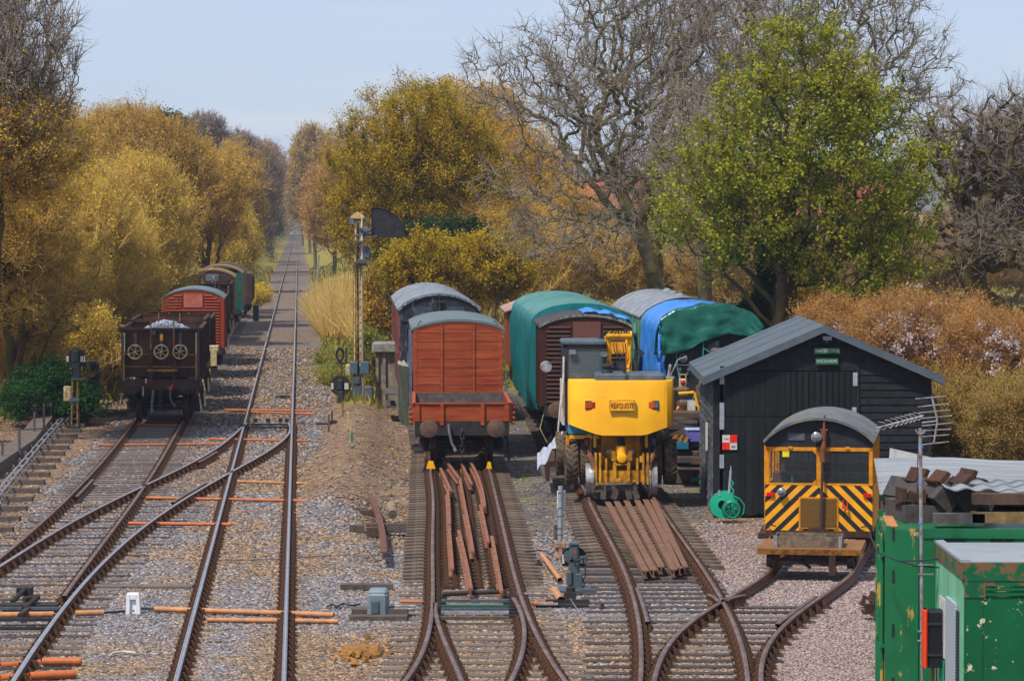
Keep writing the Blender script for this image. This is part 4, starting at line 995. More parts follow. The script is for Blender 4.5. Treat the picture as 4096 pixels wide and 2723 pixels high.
# upper structure and cab
g = MB(); g.box(-1.15, 1.15, .25, 2.6, 1.5, 2.62); g.build('upper_body', m_yel, EX)
g = MB(); g.box(-1.2, -.45, .1, 2.0, 1.42, 1.62); g.build('cab_skirt', m_skyblue, EX)
_n0 = set(bpy.data.objects)
x0, x1, y0, y1, z0, z1 = -1.31, -.31, .55, 2.2, 1.6, 3.95
g = MB()
for x in (x0+.05, x1-.05):
    for y in (y0+.04, y1-.04): g.box(x-.05, x+.05, y-.04, y+.04, z0, z1)
g.box(x0, x1, y0, y0+.06, 3.78, z1); g.box(x0, x1, y0, y0+.06, 2.62, 2.74); g.box(x0, x0+.06, y0, y1, 3.78, z1); g.box(x0, x0+.06, y0, y1, 2.55, 2.68); g.box(x1-.06, x1, y0, y1, 3.78, z1)
cab = g.build('cab', m_dkframe, EX)
g = MB(); g.ch(x0-.03, x1+.03, y0-.05, y1+.05, 3.93, 4.06, .05); g.build('cab_roof', m_slate, cab)
g = MB(); g.box(x0-.02, x0+.04, y0-.02, y1, 1.6, 2.62); g.box(x0, x1, y0+.02, y0+.05, 1.6, 2.62); g.build('cab_lower_panel', m_white, cab)
g = MB(); g.box(x0+.1, x1-.1, y0+.03, y0+.04, 2.74, 3.78); g.build('rear_window', m_glass, cab)
g = MB(); g.box(x0+.02, x0+.03, y0+.1, y1-.1, 2.66, 3.78); g.build('side_window', m_glass, cab)
g = MB(); g.box(x0+.1, x1-.1, y1-.05, y1-.04, 2.4, 3.78); g.build('front_window', m_glass, cab)
g = MB(); g.ch(-.95, -.55, 1.1, 1.25, 2.5, 3.25, .08); g.ch(-.98, -.52, 1.1, 1.6, 2.3, 2.55, .06); g.build('seat', m_rubber, cab)
g = MB(); g.ch(-1.18, -.85, .7, .9, 2.66, 2.84, .05); g.cbox((-1.0, .8, 2.86), (.35, .2, .06), rz=.3); g.build('bag', M('pale_green_cloth', '9fc4b0', .9), cab)
g = MB(); g.box(-1.18, -1.02, .47, .54, 3.58, 3.74); g.build('work_lamp', m_lampglass, cab)
g = MB(); g.torus((-.36, .45, 3.58), (0, 1, 0), .07, .02, 16, 6); g.cyl((-.36, .45, 3.58), (-.36, .5, 3.58), .06, n=12); g.build('rear_lamp', m_lampglass, cab, True)
g = MB(); g.tube([(x0+.02, y0-.06, 1.7), (x0-.05, y0-.10, 2.1), (x0+.0, y0-.06, 2.7), (x0+.01, y0-.06, 3.5)], .025); g.tube([(x0-.12, .5, 1.45), (x0-.12, .5, 1.5), (x0-.06, .5, 2.2)], .02); g.build('handrail', m_white, cab)
g = MB(); g.tube([(x0, .5, 3.38), (x0-.25, .45, 3.36), (x0-.36, .42, 3.28)], .014); g.tube([(x0, .5, 2.98), (x0-.3, .45, 3.0)], .014); mo = g.build('mirror_arm', m_dkframe, cab)
g = MB(); g.lathe((x0-.40, .42, 3.15), (.25, -1, .1), [(0, 0), (.13, .0), (.145, -.03), (.10, -.09), (0, -.11)], 20); k = g.build('mirror', m_steelb, mo, True)
for v in k.data.vertices: v.co.z = 3.15 + (v.co.z-3.15)*1.45
def squash(objs, z0, k, xc=None, kx=1., dx=0.):
    for o_ in objs:
        if o_.type != 'MESH': continue
        for v in o_.data.vertices:
            if v.co.z > z0: v.co.z = z0+(v.co.z-z0)*k
            if xc is not None: v.co.x = (v.co.x-xc)*kx+xc+dx
squash(set(bpy.data.objects)-_n0, 2.62, .667); _n0 = set(bpy.data.objects)
# boom
g = MB()
for s in (-1, 1): g.cbox((.46+s*.36, 1.6, 3.2), (.17, .5, 1.4), rx=-.25)
g.box(.22, .72, 1.5, 1.6, 3.4, 3.75); bm_ = g.build('boom', m_yel, EX)
g = MB(); g.cyl((.06, 1.15, 3.98), (.88, 1.15, 3.98), .13, n=16); g.cyl((.12, 1.2, 3.55), (.12, 1.2, 3.98), .08, n=10); g.cyl((.82, 1.2, 3.55), (.82, 1.2, 3.98), .08, n=10); g.build('boom_pivot', m_yel, bm_, True)
g = MB()
for x in (.13, .80): g.cyl((x, 1.15, 3.1), (x, 1.2, 3.6), .09, n=12)
g.build('hydraulic_cylinder', m_yel, bm_, True)
g = MB(); rr = random.Random(3)
for k in range(9):
    x = .1+k*.09; g.tube([(x, 1.1, 3.98+rr.random()*.12), (x-.05, 1.0, 4.13), (x-.12-.1*rr.random(), 1.1, 4.02), (x-.3, 1.3, 3.86)][0:3+(k < 3)], .018)
for x in (.28, .36, .58, .66): g.tube([(x, 1.05, 3.75), (x+.03, 1.0, 3.5), (.47, .95, 3.25), (x, 1.0, 2.9)], .016)
g.tube([(.12, 1.0, 3.2), (.16, .95, 3.0), (.3, .95, 2.95), (.35, .95, 3.2)], .018); g.tube([(.84, 1.0, 3.2), (.80, .95, 3.0), (.66, .95, 2.95), (.62, .95, 3.2)], .018)
for k in range(3): g.tube([(.95+.04*k, 1.2, 4.05), (1.02+.04*k, 1.2, 3.6), (.98+.05*k, 1.2, 3.2), (1.0+.04*k, 1.1, 2.8)], .022)
g.cbox((1.18, 1.2, 3.45), (.22, .2, .16), ry=.7); g.cbox((1.0, 1.15, 4.0), (.16, .12, .1)); g.build('hydraulic_hose', m_dkframe, bm_)
g = MB(); g.box(.30, .64, .95, 1.05, 2.85, 3.2); g.build('valve_block', m_chain, bm_)
squash(set(bpy.data.objects)-_n0, 2.62, .78, .47, .72, -.44)
# chassis under the counterweight
g = MB(); g.box(-.62, .62, .2, 3.6, .75, 1.45); g.box(-.45, .45, .0, .22, .55, 1.42); g.box(-.95, .95, 1.4, 1.8, .5, .85)
g.build('chassis', m_yeld, EX)
g = MB()
for s in (-1, 1):
    g.box(s*.60-.06, s*.60+.06, .0, .3, .8, 1.4); g.box(s*.62-.04, s*.62+.04, -.1, .1, .75, 1.42)
build_sides(g, 'mudguard', m_dkframe, EX)
g = MB(); g.box(-1.25, -.5, -.1, .0, 1.32, 1.40); g.box(-1.27, -1.20, -.1, .0, .8, 1.40)
for s in (-1, 1): g.box(s*.60-.035, s*.60+.035, -.14, -.10, 1.12, 1.42)
g.build('frame_bar', m_yel, EX)
g = MB()
for s in (-1, 1): g.box(s*.26-.06, s*.26+.06, -.02, -.005, .98, 1.06)
build_sides(g, 'white_label', m_white, EX)
for s in (-1, 1):
    g = MB(); g.ch(s*.78-.07, s*.78+.07, -.15, -.05, 1.15, 1.35, .02); bo = g.build('road_lamp', m_dkframe, EX)
    g = MB(); g.box(s*.78-.05, s*.78+.03, -.165, -.15, 1.18, 1.32); g.build('lens', m_redlamp if s < 0 else m_bluelamp, bo)
def tyre(x, wd, mat_l, lug=True, r=.53, y=.25, z=.76, seed=0):
    g = MB(); h = wd/2
    g.lathe((x, y, z), (1, 0, 0), [(r*.5, -h), (r*.8, -h-.015), (r*.93, -h), (r*.97, -h*.6), (r*.97, h*.6), (r*.93, h), (r*.8, h+.015), (r*.5, h)], 40)
    t = g.build('tyre', m_rubber, EX, True)
    g = MB(); n = 22 if lug else 34
    for k in range(n):
        for s in (-1, 1):
            a = 2*math.pi*(k+(.5 if s > 0 and lug else 0))/n; T_ = Matrix.Translation((x, y, z)) @ Matrix.Rotation(a, 4, 'X')
            w0, w1 = (0.02*s, h*1.02*s)
            vs = []
            for (xx_, yy_) in ((w0, -.03), (w1, .02+(.05 if lug else .015)), (w1, .075+(.05 if lug else -.02)), (w0, .04 if lug else .02)):
                for zz_ in (r*.95, r*1.0): vs.append(T_ @ Vector((xx_, yy_, zz_)))
            g.add(vs, [(0,2,4,6), (1,3,5,7), (0,1,3,2), (2,3,5,4), (4,5,7,6), (6,7,1,0)])
    g.build('tread', mat_l, t)
tyre(-1.13, .27, m_lug); tyre(-.825, .20, m_lug, False); tyre(1.17, .27, m_lug); tyre(.86, .20, m_lug, False)
tyre(-1.27, .26, m_rubber, True, .53, 2.9); tyre(1.2, .26, m_rubber, True, .53, 2.9)
for s in (-1, 1):
    g = MB(); g.lathe((s*.70, -.25, .385), (s, 0, 0), [(.10, .12), (.30, .10), (.35, .13), (.385, .13), (.39, -.01), (.42, -.03), (.42, -.06), (.30, -.05), (.08, -.05)], 40); g.build('rail_wheel', m_steelb, EX, True)
g = MB(); g.box(-.62, .62, -.55, -.25, .35, .62); g.box(-.72, .72, -.4, -.3, .40, .50)
for x in (-.60, -.50, -.36, .36, .50, .60): g.box(x-.025, x+.025, -.62, -.3, .30, 1.02 if abs(x) > .45 else .9)
for x in (-.16, .16): g.box(x-.035, x+.035, -.62, -.3, .34, .98)
for s in (-1, 1): g.box(s*.46-.04, s*.46+.04, -.55, -.3, .80, .95); g.box(s*.19-.05, s*.19+.05, -.64, -.5, .85, 1.06); g.box(s*.10-.09, s*.10+.09, -.66, -.55, .36, .44)
g.box(-.18, .18, -.62, -.58, .74, .78); g.build('rail_gear', m_yeld, EX)
g = MB(); g.cyl((0, -.35, 1.35), (0, -.5, 1.0), .085, n=14); g.build('ram_rod', m_black, EX, True)
g = MB(); g.cyl((0, -.52, .84), (0, -.50, 1.18), .125, n=18); g.lathe((0, -.62, .92), (0, -1, 0), [(.12, 0), (.12, .03), (.05, .05), (0, .05)], 16); g.build('ram_cylinder', m_yel, EX, True)
for s in (-1, 1):
    g = MB(); g.cyl((s*.62, -.5, .72), (s*.76, -.5, 1.0), .07, n=12); g.cyl((s*.60, -.52, .55), (s*.64, -.52, .75), .085, n=12); g.cyl((s*.74, -.5, 1.0), (s*.78, -.5, 1.08), .02, n=6); g.build('steering_ram', M('ram_brown', '8a6248', .6, .1, .2, 6), EX, True)
    g = MB(); g.box(s*.80-.02, s*.80+.02, -.5, -.46, .15, .50); g.box(s*.76-.03, s*.76+.03, -.5, -.44, .40, .55); g.build('brake_arm', m_yeld, EX)
g = MB(); g.cbox((-.1, -.45, .22), (1.0, .12, .09), ry=-.04); 
for x, a in ((-.42, .05), (-.14, .3), (.16, -.2), (.32, -.35)): g.cbox((x, -.5, .10), (.13, .1, .30), ry=a)
g.add([(-.9, -.4, -.02), (-.5, -.4, .27), (-.45, -.3, .27), (-.8, -.3, -.02)], [(0, 1, 2, 3)]); g.build('tow_bracket', m_wooddk, EX)

# ---------------------------------------------------------------- black weatherboarded shed
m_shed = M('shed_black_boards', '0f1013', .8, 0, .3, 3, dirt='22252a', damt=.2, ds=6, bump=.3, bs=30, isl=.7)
m_shedside = M('shed_boards_lit_side', '7e8288', .85, 0, .25, 4, dirt='2b2d31', damt=.4, ds=5, bump=.4, bs=30, isl=.7)  # left wall coloured paler than the front: the light on it is painted in
m_felt = M('shed_roof_felt', '58626b', .9, 0, .10, 3, dirt='4c555e', damt=.35, ds=2, bump=.2, bs=60)
SX, SY = XX(2865, 71.9), 71.9
S_ = thing('shed', 'black weatherboarded shed with grey felt gable roof and double doors', 'shed', (SX, SY, 0), -.012)
w = 4.80; L = 7.0; zb = -.1; ze = 3.12; zr = 4.14
def gabz(x): return ze+(zr-ze)*(1-abs(x-w/2)/(w/2))
dx0, dx1, dz = .22, 3.15, 3.18
g = MB(); z = ze+.02
bh = .168
zz = zb
while zz < zr-.05:
    zt = min(zz+bh, zr-.02)
    if zz < dz: xa, xb = dx1+.06, w
    else: xa, xb = 0, w
    if zt > ze:
        f = (zt-ze)/(zr-ze)*w/2; xa = max(xa, f) if zz >= dz else xa; xb = min(xb, w-f)
    if xb-xa > .1: g.add([(xa, -.03, zz), (xb, -.03, zz), (xb, -.005, zt), (xa, -.005, zt), (xa, .02, zz), (xb, .02, zz), (xb, .02, zt), (xa, .02, zt)], [(0,1,2,3), (4,7,6,5), (0,4,5,1), (1,5,6,2), (2,6,7,3), (3,7,4,0)])
    zz += bh
g.build('front_boards', m_shed, S_)
g = MB(); zz = zb; rr = random.Random(8)
while zz < ze-.1:
    e = [rr.uniform(-.012, .012) for _ in range(9)]; N_ = 8
    for k in range(N_):
        ya, yb = .03+k*(L-.03)/N_, .03+(k+1)*(L-.03)/N_
        g.add([(-.055, ya, zz+e[k]), (-.055, yb, zz+e[k+1]), (-.01, yb, zz+bh+.02), (-.01, ya, zz+bh+.02), (-.03, ya, zz+e[k]), (-.03, yb, zz+e[k+1])], [(0, 1, 2, 3), (0, 4, 5, 1)])
    zz += bh
g.box(-.01, .02, .03, L, zb, ze); g.build('side_boards', m_shedside, S_)
g = MB(); g.box(w-.03, w, .03, L, zb, ze); g.prof([(0, zb), (w, zb), (w, ze), (w/2, zr-.03), (0, ze)], L-.04, L); g.build('back_wall', m_shed, S_)
g = MB(); g.box(-.06, .09, -.05, .05, zb, ze-.02); g.box(w-.06, w+.04, -.05, .05, zb, ze-.02); g.box(dx0-.06, dx0, -.045, -.03, zb, dz); g.box(dx1, dx1+.06, -.06, .0, zb, dz); g.box(.09, dx1+.06, -.052, -.032, dz, dz+.10); g.build('corner_post', m_shed, S_)
m_door = M('shed_door_black', '0a0b0d', .8, 0, .4, 1.8, dirt='17191c', damt=.3, ds=4, streak=1, bump=.3, bs=40, isl=.7)
g = MB(); x = dx0
while x < 1.66:
    g.box(x+.003, min(x+.145, 1.66), -.05, -.03, zb+.06, 2.15); g.box(x+.003, min(x+.145, 1.66), -.06, -.03, 2.16, dz-.02); x += .148
g.build('door', m_door, S_)
g = MB(); x = 1.68; g.box(1.67, dx1, -.04, -.02, zb+.05, dz-.03)
while x < dx1-.05:
    g.box(x+.012, min(x+.118, dx1-.01), -.062 - (.012 if int(x*9) % 2 else 0), -.04, zb+.05, dz-.02); x += .135
g.build('door', m_door, S_)
for x, z in ((.13, 3.02), (.13, 2.30), (.13, 2.0), (.13, 1.13), (3.12, 2.98), (3.10, 2.20)):
    g = MB(); g.box(x-.05, x+.05, -.085, -.06, z-.14, z+.16)
    for k in range(3): g.cyl((x, -.087, z-.08+k*.09), (x, -.092, z-.08+k*.09), .012, n=6)
    g.build('door_hinge', M('zinc_grey', '9ba2a8', .5, .3, .12, 6), S_)
ov = .30; th = .10
a_ = math.atan2(zr-ze, w/2)
for s in (-1, 1):
    g = MB(); P = [(w/2, zr+.02), (w/2+s*(w/2+.30), ze-.30*(zr-ze)/(w/2)+.02), (w/2+s*(w/2+.30), ze-.30*(zr-ze)/(w/2)+.06), (w/2, zr+.07)]
    g.prof(P, -ov, L+.15); 
    g.prof([(p[0], p[1]-.0) for p in [(w/2, zr-.10), (w/2+s*(w/2+.30), ze-.30*(zr-ze)/(w/2)-.12), (w/2+s*(w/2+.30), ze-.30*(zr-ze)/(w/2)+.018), (w/2, zr+.018)]], -ov, -ov+.04)
    g.prof([(w/2+s*(w/2+.30), ze-.30*(zr-ze)/(w/2)-.12), (w/2+s*(w/2+.27), ze-.30*(zr-ze)/(w/2)-.12), (w/2+s*(w/2+.27), ze-.30*(zr-ze)/(w/2)+.018), (w/2+s*(w/2+.30), ze-.30*(zr-ze)/(w/2)+.018)], -ov+.042, L+.15)
    k_ = g.build('roof_slope', m_felt, S_)
    g = MB()
    for yy in (1.9, 4.2, 6.2): g.prof([(p[0], p[1]+.052) for p in (P[0], P[1])]+[(P[1][0], P[1][1]+.06), (P[0][0], P[0][1]+.06)], yy, yy+.03)
    g.build('felt_seam', M('felt_seam_dark', '4c555e', .9), k_)
g = MB(); g.box(2.37, 2.58, -.30, -.10, 3.92, 3.96); g.box(2.38, 2.57, -.32, -.2, 3.87, 3.92); g.box(2.45, 2.50, -.12, -.04, 3.8, 3.94); g.build('security_lamp', m_slate, S_)
for body, zc, hw in (('WATERCRESS', 3.63, .295), ('WICKHAMS', 3.39, .256)):
    T = thing('sign', 'green sign with white lettering reading %s on the shed gable' % body, 'sign', (SX+2.48, SY-.115-.03, zc), -.012)
    zs = .068
    g = MB(); g.ch(-hw, hw, -.02, .02, -zs, zs, .01); g.build('sign_board', M('sign_green', '155c40', .35, 0, .05, 3), T)
    text_part('sign_lettering', body, .105, m_white, T, (0, -.025, .0), ext=.003, width=hw*1.84)
T = thing('sign', 'square sign of red and white quarters on the shed door', 'sign', (SX+.305, SY-.09, 1.57), -.012); T.scale = (.59, .8, .59)
g = MB(); g.box(-.28, .28, 0, .01, -.28, .28); g.build('sign_board', m_white, T)
g = MB(); g.box(.005, .28, -.012, -.002, .005, .28); g.box(-.28, -.005, -.012, -.002, -.28, -.005); g.build('red_quarter', M('sign_bright_red', 'd4230c', .4), T)
text_part('sign_lettering', 'Working', .05, m_signred, T, (-.14, -.01, .14)); text_part('sign_lettering', 'Limited\nClearance', .045, m_signred, T, (.14, -.01, -.15))
g = MB(); g.box(-.10, -.058, 2.5, 2.85, 1.2, 1.83); wo = g.build('side_window', m_white, S_); g = MB(); g.box(-.105, -.10, 2.56, 2.79, 1.25, 1.78); g.build('pane', M('pane_pale', 'b8c4cc', .2), wo)

# ---------------------------------------------------------------- yellow and black motor trolley
m_stripe = bpy.data.materials.new('hazard_stripes'); t = NT(m_stripe); o = t.obj()
sx_ = t.new("ShaderNodeSeparateXYZ"); t.link(o, sx_.inputs[0])
u = t.math('ADD', t.math('ABSOLUTE', sx_.outputs[0]), t.math('MULTIPLY', sx_.outputs[2], 1.02))
fr = t.math('FRACT', t.math('MULTIPLY', t.math('ADD', u, .09), 3.62))
st = t.math('GREATER_THAN', fr, .52)
yl = t.ramp(t.noise(o, 3, 5), [(.3, 'dc9408'), (.7, 'f0a80c')]); yl = t.mix(t.ramp(t.noise(o, 6, 6, .8), [(.66, 0.), (.72, .8)]), yl, '8a4410')
t.link(t.mix(st, yl, '1d1e22'), t.b.inputs['Base Color']); t.b.inputs['Roughness'].default_value = .45
m_ycab = M('cab_orange_yellow', 'e09408', .45, 0, .08, 3, dirt='9a5a10', damt=.15, ds=6)
m_frust = M('frame_rust', '5a3a28', .8, .1, .25, 6, dirt='33241c', damt=.35, ds=5)
K = thing('rail_trolley_car', 'yellow and black striped motor trolley with arched grey roof by the shed', 'rail car', (XX(3278, 61.5), 61.5, ZR), -math.atan(.145))
hw = 1.03
g = MB(); g.box(-hw, hw, 0, .04, .42, 1.30)
front = g.build('striped_front', m_stripe, K)
g = MB()
for x0_, x1_ in ((-hw, -hw+.07), (-.045, .045), (hw-.07, hw)): g.box(x0_, x1_, -.005, .05, 1.30, 2.0)
g.box(-hw, hw, -.005, .05, 1.96, 2.03); g.box(-hw+.05, hw-.05, -.004, .05, 1.30, 1.335)
for x in (-.55, .55): g.box(x-.04, x+.04, -.03, .0, 2.0, 2.045)
for cx in (-.54, .54):
    for sx2 in (-1, 1):
        for sz in (-1, 1):
            X0, Z0 = cx+sx2*.485, 1.65+sz*.32; g.add([(X0, .0, Z0), (X0-sx2*.08, .0, Z0), (X0, .0, Z0-sz*.08), (X0, .04, Z0), (X0-sx2*.08, .04, Z0), (X0, .04, Z0-sz*.08)], [(0, 1, 2), (3, 5, 4), (1, 4, 5, 2)])
g.build('window_frame', m_ycab, K)
for cx in (-.54, .54):
    g = MB(); g.box(cx-.48, cx+.48, .018, .022, 1.33, 1.965); g.build('windscreen', glass('trolley_glass', '3a444a', .05, .2), K)
za, zb2 = 2.03, 2.58
arc = [(-hw-.02+(2*hw+.04)*i/18, 2.13+(zb2-2.13)*(1-(2*i/18-1)**2)**.85) for i in range(19)]
g = MB(); g.prof([(-hw, 2.03)]+[(x*.99, z-.03) for x, z in arc]+[(hw, 2.03)], .0, .05); g.build('front_gable', m_blacktank, K)
g = MB(); out = [(x*1.02, z+.03) for x, z in arc]; g.prof(out+[(x, z-.02) for x, z in reversed(arc)], -.14, 3.6); g.build('roof', M('trolley_roof_grey', '5a5c64', .6, .1, .15, 2, dirt='8a8258', damt=.0, ds=3), K, True)
g = MB(); g.box(-.60, -.27, -.02, .0, 2.16, 2.30); g.build('number_panel', m_slate, K)
g = MB()
for s in (-1, 1):
    g.box(s*hw-.02, s*hw+.02, .05, 3.5, .42, 1.25)
    for yy in (.05, 1.2, 2.4, 3.45): g.box(s*hw-.025, s*hw+.025, yy, yy+.07, 1.25, 2.05)
g.box(-hw, hw, 3.46, 3.5, .42, 1.3); g.box(-hw, -hw+.06, 3.46, 3.5, 1.3, 2.05); g.box(hw-.06, hw, 3.46, 3.5, 1.3, 2.05); g.box(-.04, .04, 3.46, 3.5, 1.3, 2.05)
build_sides(g, 'side_wall', m_ycab, K)
g = MB(); g.box(-.95, .95, 1.0, 1.5, 1.15, 1.45); g.box(-.9, .9, 2.6, 2.7, .6, 1.55); g.box(-.95, .95, .05, .4, 1.2, 1.27); g.box(-hw, hw, .1, 3.5, .42, .48); g.build('seat_back', m_rubber, K)
g = MB(); g.tube([(-.75, .9, 1.55), (.8, .9, 1.55)], .012); g.cbox((.25, 2.0, 1.75), (.06, .04, .5), ry=.12); g.cbox((-.25, .25, 1.30), (.4, .1, .04)); g.build('cab_fitting', m_woodbr, K)
g = MB(); g.cbox((-.62, .2, 1.30), (.14, .12, .05)); g.cyl((-.52, .2, 1.28), (-.52, .2, 1.45), .02); g.build('coloured_tools', M('turquoise_plastic', '1f8f8a', .5), K)
g = MB(); g.box(-.70, -.57, .0, .015, 1.84, 1.95); g.build('notice', M('notice_yellow', 'e2cf2a', .5), K)
g = MB(); g.box(-.38, .38, -.02, .0, .46, 1.07); gr_ = g.build('grille_frame', m_ycab, K)
m_gril = bpy.data.materials.new('grille_mesh'); t = NT(m_gril); br = t.new("ShaderNodeTexBrick"); br.inputs['Scale'].default_value = 1.; br.inputs['Brick Width'].default_value = .05; br.inputs['Row Height'].default_value = .022; br.inputs['Mortar Size'].default_value = .004
mp = t.obj(None, (math.pi/2, 0, 0)); t.link(mp, br.inputs[0]); br.inputs['Color1'].default_value = lin('1e1608'); br.inputs['Color2'].default_value = lin('33240a'); br.inputs['Mortar'].default_value = lin('8a6010')
t.link(br.outputs[0], t.b.inputs['Base Color'])
g = MB(); g.box(-.35, .35, -.026, -.02, .49, 1.04); g.build('grille', m_gril, gr_)
g = MB(); g.lathe((-.71, -.0, 1.17), (0, -1, 0), [(.05, 0), (.075, .05), (.085, .12), (.0, .125)], 20); o = g.build('headlamp', m_steelb, K, True); g = MB(); g.lathe((-.71, -.125, 1.17), (0, -1, 0), [(.074, 0), (.05, .02), (0, .028)], 18); g.build('lens', m_lampglass, o, True)
g = MB(); g.lathe((-.04, -.05, 2.24), (0, -1, 0), [(.03, 0), (.09, .05), (.10, .14), (.0, .145)], 20); o = g.build('spot_lamp', m_steelb, K, True); g = MB(); g.lathe((-.04, -.195, 2.24), (0, -1, 0), [(.09, 0), (.06, .02), (0, .03)], 18); g.build('lens', m_lampglass, o, True)
for s in (-1, 1):
    g = MB(); g.ch(s*.93-.075, s*.93+.075, -.05, 0, 1.08, 1.155, .01); g.build('marker_lamp', M('marker_red', 'c81e12', .3), K)
    g = MB(); g.tube([(s*.98, -.03, .50), (s*.9, -.10, .53), (s*.82, -.03, .50)], .012); g.build('grab_handle', m_chain, K)
g = MB()
for x, z, zz in ((.47, 1.02, .86), (.55, 1.0, .83)): g.lathe((x, -.06, zz), (0, 0, 1), [(.035, 0), (.012, .07), (.01, .17)], 10)
g.build('horn', M('horn_red', 'c83018', .35), K, True)
g = MB(); g.cyl((.08, -.10, 1.75), (.10, -.10, 2.36), .055, n=14); g.cyl((.10, -.10, 2.36), (.105, -.10, 2.55), .028, .02, n=8); g.cyl((.105, -.10, 2.55), (.115, -.10, 2.66), .02, n=8); g.cyl((.02, -.10, 2.37), (.17, -.10, 2.37), .015); o = g.build('exhaust_silencer', M('exhaust_rust', '7a4a30', .8, .1, .25, 9), K, True)
g = MB(); g.tube([(.08, -.10, 1.76), (.075, -.10, 1.68), (.04, -.12, .38)], .027, 8); g.build('exhaust_pipe', M('exhaust_purple', '4c3a44', .6, .3, .15, 6), K, True)
g = MB(); g.box(-hw+.02, hw-.02, -.02, .10, .30, .42); g.box(-1.18, -.98, .1, 3.4, .24, .34); g.box(.98, 1.22, .1, 3.4, .24, .34); g.box(-.2, .12, -.14, -.02, .26, .48); g.box(-1.0, -.96, .1, .14, 0, .25); g.box(1.0, 1.04, .1, .14, 0, .25)
g.box(-.95, -.8, .3, 3.2, .18, .32); g.box(.8, .95, .3, 3.2, .18, .32); g.build('frame', m_frust, K)
for y in (.8, 2.7): 
    g = MB()
    for s in (-1, 1): g.lathe((s*.70, y, .22), (s, 0, 0), [(.04, .10), (.16, .08), (.22, .10), (.225, 0), (.25, -.02), (.05, -.02)], 22)
    g.cyl((-.7, y, .22), (.7, y, .22), .03); g.build('wheelset', m_wheelsteel, K, True)
# flat trolley with timber box
K = thing('platform_trolley', 'flat rusty yellow edged platform trolley in front of the striped motor trolley', 'trolley', (XX(3241, 58.5), 58.5, ZR), -math.atan(.155))
g = MB(); g.box(-.95, .95, 0, 1.85, .34, .375); g.build('deck', M('deck_ply', '94683e', .8, 0, .15, 3, dirt='6a4a30', damt=.3, ds=3), K)
g = MB(); g.box(-.955, .955, -.03, -.002, .27, .37); g.box(-.96, -.93, 0, 1.85, .27, .338); g.box(.93, .96, 0, 1.85, .27, .338); g.build('edge_frame', m_yelrust and M('edge_yellow_rust', 'c08418', .6, .1, .25, 8, dirt='5a3418', damt=.4, ds=8), K)
for y in (.3, 1.5):
    g = MB()
    for s in (-1, 1): g.lathe((s*.70, y, .15), (s, 0, 0), [(.03, .10), (.12, .08), (.15, .10), (.155, 0), (.18, -.02), (.04, -.02)], 20)
    g.cyl((-.7, y, .15), (.7, y, .15), .025); g.build('wheelset', m_wheelsteel, K, True)
g = MB()
for s in (-1, 1): g.box(s*.62-.04, s*.62+.04, .1, 1.7, .16, .27)
g.box(.36, .48, -.02, .3, -.1, .27); g.cyl((-.3, .1, .25), (.0, .3, .0), .03); g.build('underframe', m_frust, K)
BX = K.matrix_basis @ Vector((0, .25, .378))
K2 = thing('timber_box', 'shallow weathered plywood box with metal corner hinges on the flat trolley', 'box', tuple(BX), -math.atan(.155))
g = MB(); g.box(-.66, .58, 0, .02, 0, .20); g.box(-.66, -.64, .02, .8, 0, .20); g.box(.56, .58, .02, .8, 0, .20); g.box(-.66, .58, .8, .82, 0, .20); g.box(-.64, .56, .02, .8, 0, .01); g.build('box_side', M('box_plywood', '8c7a62', .9, 0, .2, 5, dirt='4c4038', damt=.3, ds=4), K2)
for x in (-.655, .52):
    g = MB(); g.box(x, x+.05, -.012, -.002, .0, .21); g.cyl((x+(-.01 if x < 0 else .06), -.01, .0), (x+(-.01 if x < 0 else .06), -.01, .22), .012, n=6); g.build('corner_hinge', m_steelb, K2)

# ---------------------------------------------------------------- green containers at the right edge
m_cgreen = bpy.data.materials.new('container_green'); t = NT(m_cgreen); o = t.obj()
c = t.ramp(t.noise(o, 1.5, 4), [(.3, '085a34'), (.7, '0e6c40')])
c = t.mix(t.ramp(t.noise(t.obj((1, 1, .35)), 2.3, 6, .72), [(.575, 0.), (.595, 1.)]), c, 'a88a3e')
c = t.mix(t.ramp(t.noise(t.obj((1.3, 1.3, .5)), 5.0, 7, .75), [(.66, 0.), (.675, 1.)]), c, 'c9c3a6')
t.link(c, t.b.inputs['Base Color']); t.b.inputs['Roughness'].default_value = .42
m_cgreen2 = M('cabin_green', '035631', .4, 0, .12, 1.2, dirt='c8c4a4', damt=.0, ds=7, soft=.03)
m_clight = M('cabin_green_faded', '4f9a76', .55, 0, .15, 2, dirt='7ab494', damt=.3, ds=2, streak=1)
m_crim = M('cabin_rim_peeling', '045c36', .5, 0, .1, 3, dirt='6a5236', damt=.30, ds=3.2, soft=.03)
CY = 41.3; CX = XX(3557, CY)
K = thing('shipping_container', 'green corrugated shipping container with peeling paint and rust patches', 'container', (CX+.05, CY+.14, -.14), -.072)
H = 2.70; Wd = 2.44; CL = 9
g = MB(); g.box(0, .30, .0, .06, .1, H-.02); g.box(.30, .36, -.02, .05, .1, H-.1)
x = .36
pts = [(x, .0)]
while x < CL: pts += [(x+.02, .0), (x+.30, .0), (x+.36, .07), (x+.56, .07), (x+.62, .0)]; x += .62
g.profz(pts + [(x, .12), (.36, .12)], .1, H-.12); g.box(.36, CL, -.02, .06, H-.12, H); g.box(.36, CL, -.02, .06, 0, .1); g.build('corrugated_side', m_cgreen, K)
g = MB()
for z in (.6, 1.3, 2.0, 2.55): g.box(.02, .05, -.012, .0, z, z+.16)
g.build('side_slot', m_blacktank, K)
g = MB(); g.box(-.06, .0, .0, .10, 0, H+.03); g.box(-.06, -.02, .12, Wd, 0, H-.05)
for yy in (.4, .9, 1.5, 2.0): g.cyl((-.09, yy, .1), (-.09, yy, H-.1), .022, n=8)
